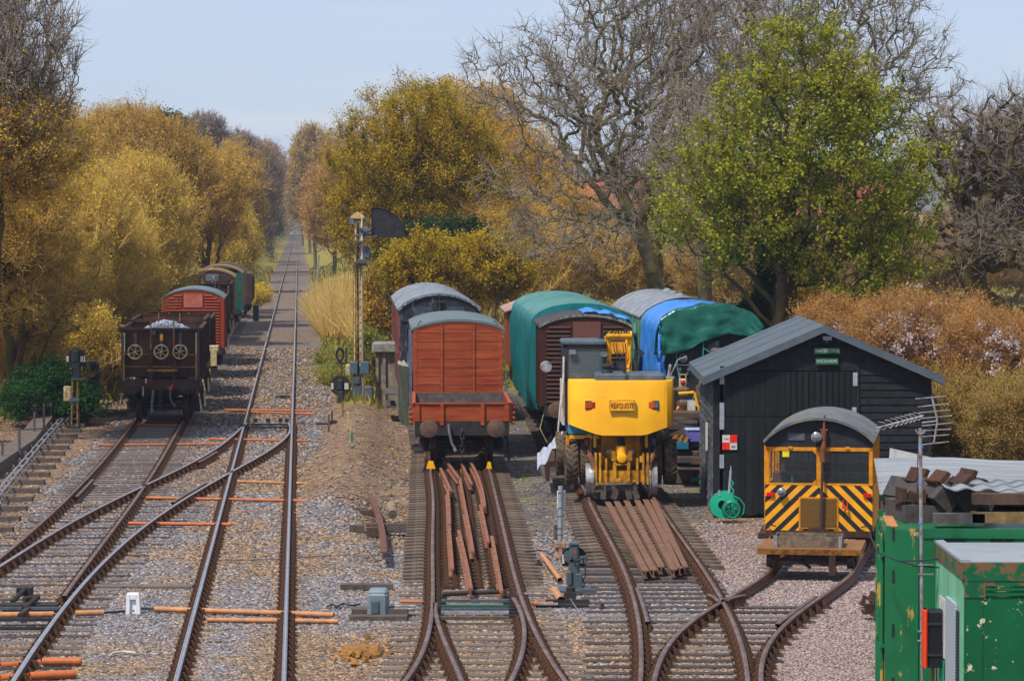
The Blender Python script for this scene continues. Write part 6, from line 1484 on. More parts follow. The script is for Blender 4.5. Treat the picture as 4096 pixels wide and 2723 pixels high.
# concrete pier / hut column
K = thing('concrete_pier', 'tall weathered concrete pillar with overhanging cap beside the maroon coach', 'pillar', (XX(1541, 112), 112.3, .0), 0)
g = MB(); g.box(-.27, .40, 0, .8, -.2, 1.95)
for x in (-.30, -.05): g.box(x-.05, x+.05, -.10, .0, -.2, 1.95)
g.box(.36, .46, -.10, .8, -.2, 1.95); g.build('shaft', M('pier_concrete', '9a8f80', .95, 0, .15, 3, dirt='6a6258', damt=.35, ds=4, bump=.4), K)
g = MB(); g.ch(-.48, .55, -.22, 1., 1.95, 2.28, .06); g.build('cap', M('pier_cap_mossy', '6e6c66', .95, 0, .2, 4, dirt='8a8a84', damt=.3, ds=6, bump=.4), K)
for i, (px, py, h, m_, lab) in enumerate(((1392, 1745, .75, m_cream, 'pale short stake on the bank, left of the green peg'), (1402, 1775, .7, m_cream, 'pale leaning stake just left of the green peg'), (1408, 1805, .55, M('peg_green', '1f7a4c', .6), 'bright green peg on the brown bank'), (1458, 1605, .9, m_yelrust, 'tan stake close to the foot of the semaphore'), (1372, 1690, .7, m_yelrust, 'tan stake below the small disc signal'), (1315, 1735, .6, m_wooddk, 'dark short stake beside the signal wire'))):
    o = MB().box(-.03, .03, -.03, .03, -.05, h).build('wooden_stake', m_); o.location = at(px, py, 0); tag(o, lab, 'stake')
K = T_at('wire_guide', 'black iron bracket bar on the ballast right of the main line switch', 'bracket', 1325, 1706, 0)
g = MB(); g.box(-.5, .6, -.04, .04, .06, .12); g.box(-.08, .18, -.1, .1, 0, .2); g.box(.0, .05, -.02, .02, .1, .5); g.build('bracket_bar', m_black, K)
g = MB(); g.box(-1.45, -.5, -.01, .01, .08, .10); g.build('rod', m_black, K)
for px, py, lab in ((1132, 1592, 'black cable clamp between the rails above the switch'), (1335, 1915, 'small black iron bracket lying right of the main line')):
    o = MB().torus((0, 0, .05), (0, .3, 1), .16, .02, 16, 5, sx=1.6).cbox((0, 0, .06), (.3, .08, .06)).build('wire_pulley', m_black); o.location = at(px, py, .0); tag(o, lab, 'pulley')
# switch stretcher bars and rodding
def bars(label, px0, px1, rows_, mat=m_black):
    c_ = at((px0+px1)/2, rows_[0][0], .0); K = thing('switch_rodding', label, 'switch rods', tuple(c_), 0)
    for py, t_, mm in rows_:
        a, b = at(px0, py, .1), at(px1, py, .1)
        g = MB(); g.cbox(tuple((a+b)/2-c_), (abs(b[0]-a[0]), t_, .05)); g.build('stretcher_bar', mm, K)
    return K, c_
K, c_ = bars('black stretcher bars across the main line switch', 1005, 1160, [(1697, .25, m_black), (1708, .08, m_black)])
for x in (-.5, -.1, .3, .5): MB().cbox((x, .2, .12), (.12, .15, .12)).build('lug', m_black, K)
K, c_ = bars('cluster of green-grey stretcher bars across the yard track switch', 1765, 2035, [(2402, .06, m_slate), (2424, .05, M('bar_green', '2c5a4c', .5, .2)), (2436, .05, m_slate), (2448, .06, m_steelb), (2470, .12, m_wooddk)])
g = MB(); g.cyl((-.55, 0, .12), (.45, .0, .16), .04, n=10)
g.build('throw_rod', m_black, K)
for k in range(7):
    MB().cbox((-.62, -k*.45, .06), (.28, .07, .06)).build('slide_fitting', m_black, K); MB().cbox((.62, -k*.45, .06), (.26, .07, .06)).build('slide_fitting', m_black, K)
K, c_ = bars('heavy black point rods across the rails at lower left', 0, 235, [(2418, .4, m_black), (2432, .06, m_slate), (2476, .10, m_black), (2512, .06, m_black)])
g = MB(); g.cbox((-.12, .3, .2), (.25, .3, .14)); g.tube([(-.1, .2, .25), (-.2, -.6, .12)], .045); g.tube([(.05, -.9, .2), (.25, -.7, .22), (.12, -1.4, .1)], .05); g.build('crank', m_black, K); g = MB(); g.cbox((.2, -1.9, .1), (.08, .9, .08)); g.build('rod', m_black, K); g = MB(); g.cbox((-.6, -1.7, .12), (.35, .5, .14)); g.build('rod_box', m_black, K)
# point machine
K = T_at('point_machine', 'grey box point machine left of the yard track switch', 'point machine', 1512, 2462, .0)
sc_ = 84000/1575/FPX
g = MB(); g.ch(-.17, .18, -.28, .28, .03, .42, .05); mb_ = g.build('machine_case', M('machine_grey', '78868e', .5, .1, .06, 4, dirt='5e6a72', damt=.2, ds=3), K); g = MB(); g.ch(-.10, .03, -.31, -.28, .08, .28, .01); g.build('access_door', m_slate, mb_); g = MB(); g.ch(-.15, .16, -.25, .25, .40, .45, .03); g.build('case_lid', M('machine_grey', '78868e'), mb_)
g = MB(); g.box(-.45, .50, -.55, -.25, -.03, .06); g.box(-.45, .45, .15, .45, -.03, .10); g.box(.18, .50, -.25, .15, 0, .14); g.box(-.40, -.17, -.1, .1, 0, .12); g.build('bearer', m_wooddk, K)
g = MB(); g.cyl((.2, -.1, .12), (.62, -.1, .12), .03, n=8); g.cyl((.2, .15, .14), (.62, .15, .14), .03, n=8); g.build('drive_rod', m_steelb, K)
K = T_at('sleeper', 'dark flat timber lying in the ballast above the grey point machine', 'timber', 1470, 2355, -.01); g = MB(); g.box(-.48, .45, -.15, .12, 0, .10); g.build('board', m_wooddk, K)
K = T_at('sleeper', 'long brown timber across the ballast left of the main line', 'timber', 575, 2350, -.02); g = MB(); g.box(-1.0, .88, -.2, .15, 0, .05); g.build('board', m_sleepw, K)
o = MB().ch(-.12, .13, -.1, .1, 0, .06, .02).build('concrete_lump', m_wooddk); o.location = at(1420, 2345, 0); tag(o, 'small dark lump beside the flat timber', 'lump')
g = MB(); rr = random.Random(6)
for k in range(60): 
    x = rr.gauss(0, .22); y = rr.gauss(0, .5); g.cbox((x, y, .08*max(0, 1-abs(x)/.3)*rr.uniform(.4, 1.2)), (rr.uniform(.04, .1),)*2+(rr.uniform(.04, .08),), rz=rr.uniform(0, 3), rx=rr.uniform(0, 1))
g.ch(-.32, .30, -.4, .5, -.03, .10, .06); o = g.build('stone_mound', M('sandy_stone', 'a8783a', .95, 0, .3, 12, dirt='7a5428', damt=.35, ds=9, bump=.8)); o.location = at(1448, 2615, -.02); tag(o, 'small ochre mound of sandy stone left of the yard switch', 'mound', kind='stuff')
# curved rail, timbers, log
K = T_at('spare_rail', 'rusty curved length of rail lying on timbers left of the yard track', 'rail', 1515, 2100, 0)
def railpiece(name, label, pts, z=.16, cat='rail', group=None, mat=None, inv=False):
    P = [at(px, py, z) for px, py in pts]; c_ = P[0].copy(); g = MB(); n = len(P); k = 10
    P = np.array(P); kf = np.polyfit(P[:, 1], P[:, 0], min(2, n-1)); ys_ = np.linspace(P[:, 1].min(), P[:, 1].max(), k)
    pr = [(-.035, 0), (-.035, -.035), (-.012, -.05), (-.012, -.13), (-.06, -.15), (.06, -.15), (.012, -.13), (.012, -.05), (.035, -.035), (.035, 0)]
    if inv: pr = [(-.065, 0), (-.065, -.015), (-.012, -.03), (-.012, -.11), (-.035, -.125), (-.035, -.15), (.035, -.15), (.035, -.125), (.012, -.11), (.012, -.03), (.065, -.015), (.065, 0)]
    vs = []
    for y in ys_:
        x = np.polyval(kf, y)
        for a, b in pr: vs.append((x+a-c_[0], y-c_[1], z+b-c_[2]))
    m_ = len(pr); fs = [(i*m_+j, i*m_+(j+1) % m_, (i+1)*m_+(j+1) % m_, (i+1)*m_+j) for i in range(k-1) for j in range(m_)] + [tuple(range(m_)), tuple(range((k-1)*m_, k*m_))]
    g.add(vs, fs); o = g.build(name, mat or m_railbright); o.location = c_; return tag(o, label, cat, group)
bpy.data.objects.remove(K)
railpiece('spare_rail', 'rusty curved length of rail lying on timbers left of the yard track', [(1478, 1972), (1505, 2030), (1522, 2090), (1530, 2150), (1535, 2205)], .22, inv=True)
for px, py, w_, lab in ((1440, 2055, .35, 'dark timber end under the top of the curved rail'), (1475, 2064, .40, 'brown timber crossing under the curved rail, upper'), (1428, 2125, .32, 'black timber block left of the curved rail'), (1545, 2118, .85, 'dark timber under the log and the curved rail'), (1500, 2134, .35, 'brown timber under the middle of the curved rail')):
    o = MB().box(-w_/2, w_/2, -.13, .13, -.05, .14).build('old_timber', m_wooddk if 'b' != lab[0] or 'black' in lab else m_woodbr); o.location = at(px, py, .0); o.rotation_euler = (0, 0, .06); tag(o, lab, 'timber')
K = T_at('wooden_pole', 'pale round wooden pole end with a wire ring, lying beside the curved rail', 'pole', 1570, 2105, 0)
g = MB(); g.cyl((0, 0, .26), (-.10, 2.2, .26), .10, .115, n=16); g.build('log', M('pole_wood', 'a08a6a', .85, 0, .15, 6, dirt='6e5a44', damt=.3, ds=4), K, True)
g = MB(); g.torus((0, -.03, .26), (0, 1, 0), .15, .008, 20, 4); g.tube([(-.1, .1, .36), (-.16, .7, .32), (-.1, .9, .34)], .015); g.build('wire_ring', m_steelb, K); g = MB(); g.cyl((0, -.01, .26), (0, .0, .26), .098, n=16); g.cbox((0, -.015, .26), (.06, .01, .02), ry=.7); g.build('log_end', m_wooddk, K)
# spare rails in the yard track
B2S = lambda x, y: (1300+x/1.568, 1723+y/1.568)
sp = [((725, 230), (790, 375)), ((768, 362), (776, 470), (778, 580)), ((774, 575), (788, 720), (797, 860)), ((745, 165), (790, 225), (838, 292)), ((845, 290), (862, 390), (880, 490)), ((880, 487), (905, 620), (927, 752)), ((850, 190), (918, 330)), ((905, 180), (965, 300), (1000, 470)), ((975, 460), (1000, 580), (1022, 690)), ((838, 620), (880, 800), (915, 985)), ((1045, 655), (1078, 830), (1105, 1000))]
sl_ = ['short spare rail, upper left of those lying between the yard rails', 'spare rail in the left column, middle piece', 'spare rail in the left column, long lower piece', 'spare rail running under the wagon, second from the left', 'spare rail in the second column, middle piece', 'spare rail in the second column, lower piece', 'spare rail under the wagon, third from the left', 'long spare rail in the third column, running up under the wagon', 'spare rail in the third column, lower piece', 'lowest left spare rail, slanting to the right', 'lowest right spare rail, beside the right-hand yard rail']
for i, (pp, lb) in enumerate(zip(sp, sl_)):
    railpiece('spare_rail', 'rusty '+lb, [B2S(*p_) for p_ in pp], .26 if i % 2 else .22, group='rusty spare rails lying in the yard track', mat=M('spare_rail_rust', '94644a', .8, .05, .15, 5, dirt='6e4434', damt=.3, ds=4))
for i, (a, b) in enumerate((((2430, 2005), (2582, 2280)), ((2466, 2003), (2614, 2277)), ((2505, 2000), (2645, 2264)), ((2548, 1998), (2696, 2275)), ((2582, 1996), (2718, 2268)), ((2612, 1995), (2738, 2264)))):
    railpiece('spare_rail', 'rusty grooved spare rail below the excavator, %s from the left' % ords[i].replace('nearest', 'first'), [a, b], .20, group='spare rails side by side below the excavator', mat=M('spare_rail_rust2', '86604a', .8, .05, .12, 2, dirt='5e4434', damt=.3, ds=2), inv=True)
o = MB().cbox((0, 0, .1), (.35, .5, .3)).cbox((.1, -.2, .32), (.25, .3, .06)).build('rail_scrap', m_frust); o.location = at(1755, 1850, 0); tag(o, 'rusty scrap lump between the rails beneath the red wagon', 'scrap')
# galvanised post and ground signal between the yard tracks
K = T_at('cable_post', 'galvanised grey post with white backed box and black coil, between the yard tracks', 'post', 2240, 2215, 0)
kz = 84000/1335/FPX
g = MB(); g.cyl((0, 0, .22), (.01, 0, 1.34), .045, n=14); g.build('post', M('galvanised', '9aa8b0', .4, .4, .12, 6), K, True)
g = MB(); g.ch(-.06, .11, .05, .12, .88, 1.25, .02); g.build('sign_back', m_white, K)
for z in (1.20, .90, .74, .50, .38): g = MB(); g.cyl((0, 0, z), (0, 0, z+.014), .05, n=12); g.build('strap', m_dkframe, K)
g = MB(); g.cyl((-.10, 0, .28), (-.09, 0, .58), .034, n=10); g.build('black_coil', m_rubber, K)
g = MB(); g.ch(-.10, .12, -.06, .10, .14, .24, .02); g.box(-.12, .14, .0, .08, .05, .12); g.box(-.03, .04, -.05, .02, -.1, .15); g.build('wooden_foot', m_cream and M('foot_brown', '9a7a62', .85, 0, .2, 6), K)
K = T_at('ground_signal', 'grey shunting signal with black disc and white patches between the yard tracks', 'signal', 2296, 2358, 0)
g = MB(); g.ch(-.10, .10, -.05, .14, .02, .60, .03); g.ch(-.14, -.02, -.09, .06, .10, .35, .03); g.ch(.02, .15, -.11, .02, .05, .30, .02); g.ch(-.08, .09, -.08, .12, .55, .83, .04); g.cyl((-.08, .0, .60), (-.08, -.05, .60), .11, n=14); cs = g.build('signal_case', M('signal_grey', '4a565a', .5, .1, .1, 5), K)
g = MB(); g.box(-.09, .10, -.10, .14, .81, .845); g.build('case_lid', m_slate, K)
g = MB(); pts = [(.235*math.cos(a), .535+.235*math.sin(a)) for a in np.linspace(-.55, math.pi+.55, 26)]; g.prof(pts, .10, .125); dd = g.build('signal_disc', M('disc_black', '111318', .5), K)
g = MB(); g.box(-.215, -.17, .08, .099, .46, .62); g.box(.10, .215, .08, .099, .46, .60); g.build('white_patch', m_white, dd)
g = MB(); g.tube([(-.05, -.12, .60), (.02, -.14, .52), (.20, -.10, .59)], .018); g.tube([(.17, -.06, .58), (.175, -.06, .42), (.20, -.06, .38), (.20, -.06, .24), (.16, -.06, .2), (.18, -.06, .12), (.17, -.06, .03)], .014); g.build('operating_rod', m_dkframe, K)
g = MB(); g.box(.005, .04, -.085, -.08, .66, .70); g.build('indicator', m_orlamp, K)
g = MB(); g.box(-.28, .30, -.2, .2, -.03, .05); g.box(-.2, .4, -.45, -.35, .0, .06); g.box(-.35, .1, -.8, -.55, -.02, .08); g.build('base', m_slate, K)
for px, py, lab, mt in ((2300, 2445, 'black flat iron plate bracket lying on the ballast below the ground signal', m_black), (2410, 2440, 'small rusty iron wedge left of the excavator road sleepers', m_frust), (2155, 2262, 'small brown triangle of scrap right of the yard track', m_frust)):
    o = MB().cbox((0, 0, .03), (.26 if mt is m_black else .14, .22, .04)).cbox((0, .02, .08), (.06, .1, .08)).build('iron_bracket', mt); o.location = at(px, py-60 if 'plate' in lab else py, -.05); tag(o, lab, 'iron scrap')
K = T_at('rodding_crank', 'black crank and rods in front of the grey shunting signal', 'crank', 2270, 2420, -.03)
g = MB(); g.cbox((0, 0, .06), (.75, .12, .08)); g.cbox((.05, .3, .1), (.2, .25, .2)); g.cyl((.06, .3, .2), (.06, .3, .28), .08, n=12); g.cbox((-.1, -.4, .04), (.9, .15, .06)); g.build('crank_frame', m_black, K); g = MB(); g.cbox((-.35, -.45, .08), (.36, .1, .03)); g.build('pale_plate', m_steelb, K); g = MB(); g.tube([(-.9, .9, .1), (-.05, .75, .1)], .018); g.tube([(.05, .1, .1), (.15, -1., .05), (.2, -2., .03)], .01); g.build('pale_rod', m_steelb, K)

# hose reel, clutter by the shed
K = T_at('hose_reel', 'turquoise green garden hose reel cart by the shed door', 'hose reel', 2912, 2072, -.03)
m_hr = M('reel_green', '189a78', .4, 0, .08, 4)
g = MB(); g.lathe((-.08, .1, .30), (-.35, -1, 0), [(.10, -.12), (.30, -.11), (.30, -.09), (.20, -.08), (.20, .10), (.30, .11), (.30, .13), (.10, .14)], 28); g.build('drum', m_hr, K, True)
g = MB(); g.lathe((.06, -.08, .20), (-.15, -1, 0), [(.19, -.02), (.21, 0), (.19, .02), (.15, .03), (.15, .0)], 26); 
for k in range(7): a = k*.9; g.cyl((.06+.03*math.cos(a), -.10, .20+.03*math.sin(a)), (.06+.16*math.cos(a), -.10, .20+.16*math.sin(a)), .02, n=6)
g.build('wheel', M('reel_dark_green', '0c6a54', .4), K, True)
g = MB(); g.cyl((.02, 0, .45), (.06, 0, 1.05), .035, .03, n=10); g.cyl((.06, 0, 1.05), (.06, 0, 1.17), .02, .008, n=8); g.cyl((-.18, 0, .5), (-.2, 0, .62), .03, n=8); g.build('handle', M('reel_grey', '8a9094', .5), K, True)
g = MB(); g.tube([(.06, -.03, .85), (.12, -.05, .78), (.06, -.03, .70), (.12, -.05, .62), (.10, -.05, .50), (.25, -.05, .44), (.36, -.05, .30), (.34, -.05, .12), (.24, -.05, .02)], .014, 8); g.torus((.08, -.14, .2), (0, 1, .1), .17, .010, 20, 5); g.build('hose', m_hr, K)
K = T_at('timber_block', 'dark timber blocks at the right end of the shed door foot', 'timber', 3000, 2030, -.05); g = MB(); g.box(-.3, .25, 0, .3, 0, .16); g.cbox((.45, .1, .1), (.14, .6, .12), rx=.2); g.build('block', m_wooddk, K)
K = T_at('plastic_cone', 'turquoise and red plastic item at the back corner of the shed', 'plastic item', 2785, 1925, -.05); g = MB(); g.ch(-.12, .08, -.1, .1, 0, .12, .03); g.build('base', M('turquoise_plastic', '1f8f8a'), K); g = MB(); g.cyl((.06, 0, .1), (.08, 0, .55), .04, .02, n=8); g.build('red_part', M('horn_red', 'c83018'), K)
YS = 80.5
pile = [(2745, 1672, 1.0, .16, 'top long timber of the tall stack beside the shed'), (2720, 1693, .9, .16, 'second timber from the top of the stack beside the shed'), (2722, 1716, .85, .16, 'third timber from the top of the stack beside the shed'), (2715, 1742, .9, .18, 'dark lower timber of the stack beside the shed'), (2775, 1782, .4, .16, 'grey block right at the middle of the heap by the shed'), (2742, 1800, .36, .16, 'small grey block left at the middle of the heap by the shed'), (2755, 1828, .5, .16, 'wide grey block near the bottom of the heap by the shed'), (2785, 1826, .3, .16, 'brown end-on block near the bottom of the heap'), (2748, 1850, .45, .16, 'lowest grey block of the heap by the shed'), (2790, 1856, .4, .18, 'lowest right block of the heap by the shed'), (2765, 1878, .7, .06, 'flat board in front of the heap by the shed')]
for i, (px, py, w_, h_, lb) in enumerate(pile):
    p = atY(px, py, YS-.25*(i > 3)-.3*(i > 7)); o = MB().ch(-w_/2, w_/2, 0, 1.0+.3*(i % 3), 0, h_*.93, .015).build('stacked_timber', (m_woodbr, m_wooddk, m_blk)[i % 3]); o.location = p; o.rotation_euler = (0, 0, .12*((i % 3)-1)); tag(o, lb, 'timber', 'stacked timbers beside the shed')
o = MB().box(-.5, .5, .2, 1.8, -.1, 1.05).build('timber_stack_core', m_wooddk); o.location = atY(2745, 1900, YS+.2); o.location.z = 0; tag(o, 'shadowed mass of old timbers at the core of the heap by the shed', 'timber')
K = thing('storage_tub', 'lilac plastic tub on the timber heap by the shed', 'tub', tuple(atY(2780, 1765, YS-.3)), .1); g = MB(); g.prof([(-.18, 0), (-.21, .28), (.21, .28), (.18, 0)], 0, .35); g.build('tub', M('tub_lilac', '6a68b8', .4), K); g = MB(); g.ch(-.22, .22, -.02, .37, .28, .33, .02); g.build('tub_lid', M('tub_lid_pale', 'a8b4e4', .35), K)
K = thing('crate', 'blue plastic crate of odds and ends beside the excavator tyre', 'crate', tuple(atY(2722, 1795, YS-.4)), 0); g = MB(); g.box(-.2, .2, 0, .3, 0, .17); g.build('crate', M('crate_blue', '1c6c8a', .5), K); g = MB()
for k in range(8): g.cbox((-.2+k*.055, .1, .2+.04*(k % 3)), (.1, .1, .07), rz=k, rx=.5*k)
g.build('crate_contents', m_yelrust, K)
K = thing('buggy', 'small yellow machine with black seats and white panel on the timber stack', 'machine', tuple(atY(2745, 1655, YS+1)), 0)
g = MB(); g.tube([(-.45, 0, 0), (-.1, 0, .22), (.0, 0, 0)], .035); g.tube([(.35, 0, 0), (.22, 0, .5), (.2, 0, .55), (-.2, 0, .52)], .035); g.tube([(.22, 0, .25), (.5, 0, .02)], .04); g.tube([(-.05, 0, .2), (.1, 0, 0)], .035); g.cbox((.40, 0, .75), (.12, .1, .12)); g.build('yellow_frame', m_yel, K)
g = MB(); g.ch(-.2, .2, -.2, .2, .22, .36, .05); g.ch(-.55, -.25, -.1, .2, .1, .7, .08); g.ch(-.3, .1, .1, .3, .45, .68, .06); g.ch(.25, .5, .0, .2, .3, .8, .08); g.build('seat', m_rubber, K)
g = MB(); g.box(.02, .22, -.22, -.18, .0, .36); g.build('white_panel', m_white, K)
K = thing('trailer', 'rusty rail trailer carrying a white sheet beside the excavator left wheels', 'trailer', (XX(2225, 78), 78.3, ZR), 0)
g = MB(); g.box(-.30, .1, 0, 3, .35, .5); g.box(-.25, -.15, 0, 3, .0, .35); g.build('trailer_frame', m_frust, K)
def f_sh(u, v): return (-.52+.62*u, -.15+.9*v, .72+.55*u**1.2-.3*(1-u)*(v < .1)+.07*math.sin(u*14+v*6)+.05*math.sin(v*11))
o = sheet('white_sheet', f_sh, 26, 14, M('white_sheet', '9c9fb0', .8, 0, .1, 4, bump=.5, bs=6)); o.location = (XX(2235, 77.2), 77.2, .10); tag(o, 'crumpled white sheet draped beside the excavator', 'sheet')
# iron chairs heap by container
for i, (px, py, lb) in enumerate(((3462, 2428, 'leftmost'), (3500, 2412, 'uppermost'), (3485, 2455, 'middle'), (3515, 2480, 'lowest'), (3520, 2440, 'rightmost'))):
    o = MB().cbox((0, 0, .04), (.22, .3, .04)).cbox((-.07, 0, .12), (.05, .2, .14)).cbox((.07, 0, .1), (.05, .2, .1)).build('iron_chair', m_frust); o.location = at(px, py, -.02+.04*(i % 3)); o.rotation_euler = (.3*(i % 2), .3-.2*i, i*.8); tag(o, lb+' rusty rail chair in the heap beside the green container', 'rail chair', 'rail chairs heaped by the container')
# distant lineside things
K = thing('equipment_cabinet', 'dark upright lineside cabinet far along the left verge', 'cabinet', (XX(1022, 208), 208, 0), 0); g = MB(); g.box(-.17, .19, 0, .4, 0, 1.0); g.build('cabinet_body', m_dkframe, K); g = MB(); g.ch(-.2, .22, -.03, .43, 1.0, 1.06, .02); g.build('lid', m_slate, K)
K = thing('location_post', 'small grey box on a post beyond the dark cabinet, far left verge', 'post', (XX(1056, 262), 262, 0), 0); g = MB(); g.cyl((0, 0, 0), (0, 0, .9), .06, n=6); g.build('post', m_slate, K); g = MB(); g.box(-.15, .15, -.1, .1, .8, 1.25); g.build('box', m_steelb, K)
K = thing('telegraph_pole', 'bare leaning wooden pole right of the main line in the distance', 'pole', (XX(1268, 275), 275, 0), 0); g = MB(); g.cyl((0, 0, -.2), (.16, 0, 3.6), .09, .075, n=8); g.build('pole', M('pole_grey', '8a8078', .8), K)
K = thing('number_board', 'tiny board with two white figures right of the main line', 'sign', (XX(1247, 272), 272, 0), 0); g = MB(); g.box(-.28, -.2, 0, .06, 0, .75); g.box(.2, .28, 0, .06, 0, .75); g.box(-.02, .05, 0, .06, 0, .4); g.build('post', m_wooddk, K); g = MB(); g.box(-.2, .3, -.03, 0, .38, .68); nb = g.build('board', M('board_grey_green', '5a6e64', .6), K); text_part('figure', '98', .30, m_white, nb, (.05, -.04, .53), off=.01)
o = MB().box(-.06, .06, -.06, .06, 0, .55).build('fence_stump', m_wooddk); o.location = at(1345, 1232, 0); tag(o, 'short dark stump beside the pale rubble patch', 'post')
rr = np.random.default_rng(3); g = MB()
c0 = at(1340, 1265, 0)
for k in range(260):
    x, y = rr.uniform(-1.3, 1.9), rr.uniform(-10, 10)
    if abs(x+.1*y*.3) < 1.6: s_ = rr.uniform(.06, .16); g.cbox((x, y, .03+.06*rr.random()), (s_*1.3, s_*2, s_*.8), rz=rr.uniform(0, 3), rx=rr.uniform(-.4, .4))
o = g.build('rubble', M('rubble_pale', 'b8ab98', .9, 0, .2, 3)); o.location = c0; tag(o, 'patch of pale broken rubble on the grass right of the main line', 'rubble', kind='stuff')
# ---------------------------------------------------------------- trees, shrubs, far houses
def leafmat(name, cols, sc_=.7, trans=.45, rough=.6):
    if name in _M: return _M[name]
    m = bpy.data.materials.new(name); t = NT(m); ge = t.new("ShaderNodeNewGeometry")
    r = t.math('ADD', t.math('MULTIPLY', ge.outputs['Random Per Island'], .6), t.math('MULTIPLY', t.noise(t.obj(), sc_, 3), .75))
    n = len(cols); c = t.ramp(t.math('SUBTRACT', r, .18), [(i/(n-1), cc) for i, cc in enumerate(cols)])
    t.link(c, t.b.inputs['Base Color']); t.b.inputs['Roughness'].default_value = rough; t.b.inputs['Specular IOR Level'].default_value = .25
    tr = t.new("ShaderNodeBsdfTranslucent"); t.link(c, tr.inputs[0]); mx = t.new("ShaderNodeMixShader"); mx.inputs[0].default_value = trans
    t.link(t.b.outputs[0], mx.inputs[1]); t.link(tr.outputs[0], mx.inputs[2]); t.link(mx.outputs[0], t.n['Material Output'].inputs[0])
    _M[name] = m; return m
def prisms(A, B, ra, rb, k=3):
    D = B-A; L = np.linalg.norm(D, axis=1, keepdims=True)+1e-9; D = D/L
    ref = np.where(np.abs(D[:, 2:3]) > .9, np.array([[1., 0, 0]]), np.array([[0, 0, 1.]])); U = np.cross(D, ref); U /= np.linalg.norm(U, axis=1, keepdims=True)+1e-9; W = np.cross(D, U)
    an = np.arange(k)*2*np.pi/k; ring = np.cos(an)[None, :, None]*U[:, None]+np.sin(an)[None, :, None]*W[:, None]
    V = np.stack([A[:, None]+ring*np.reshape(ra, (-1, 1, 1)), B[:, None]+ring*np.reshape(rb, (-1, 1, 1))], 1).reshape(-1, 3)
    i = np.arange(k); j = (i+1) % k; q = np.stack([i, j, j+k, i+k], 1)
    return V, (q[None]+(np.arange(len(A))*2*k)[:, None, None]).reshape(-1, 4)
def cat_mesh(name, parts, mats):
    Vs, Qs, Ms = [], [], []; off = 0
    for V, Q, m in parts: Vs.append(V); Qs.append(Q+off); Ms.append(np.full(len(Q), m)); off += len(V)
    return npmesh(name, np.concatenate(Vs), np.concatenate(Qs), mats, np.concatenate(Ms))
def env_points(rng, ells, n, shell=.45):
    out = []; w = np.array([e[6] if len(e) > 6 else e[3]*e[4]*e[5] for e in ells], float); w /= w.sum()
    for e, k in zip(ells, rng.multinomial(n, w)):
        d = rng.normal(size=(k, 3)); d /= np.linalg.norm(d, axis=1, keepdims=True); r = rng.random(k)**shell
        r *= 1+.22*(fbm(d[:, 0]*2+5, d[:, 2]*2+d[:, 1]+5, 1.3, int(rng.integers(99)))-.5)*2
        out.append(np.array(e[:3])+d*r[:, None]*np.array(e[3:6]))
    return np.concatenate(out)
def grow(rng, stems, P, alpha):
    """attach every envelope point to the nearest part of the branch net already grown, favouring short ways to the base"""
    n0 = sum(len(s) for s in stems); N = n0+len(P); X = np.zeros((N, 3)); par = np.full(N, -1); pl = np.zeros(N); k = 0
    for s in stems:
        for i, p in enumerate(s):
            X[k] = p
            if i: par[k] = k-1; pl[k] = pl[k-1]+np.linalg.norm(X[k]-X[k-1])
            k += 1
    c = X[:n0]; order = np.argsort(np.min(np.linalg.norm(P[:, None]-c[None], axis=2), axis=1)+.15*np.linalg.norm(P-c[0], axis=1))
    for p in P[order]:
        d = np.linalg.norm(X[:k]-p, axis=1)+alpha*pl[:k]; j = int(np.argmin(d)); X[k] = p; par[k] = j; pl[k] = pl[j]+np.linalg.norm(X[j]-p); k += 1
    cnt = np.ones(N); ch = np.zeros(N, int)
    for i in range(N-1, -1, -1):
        if par[i] >= 0: cnt[par[i]] += cnt[i]; ch[par[i]] += 1
    return X, par, cnt, ch
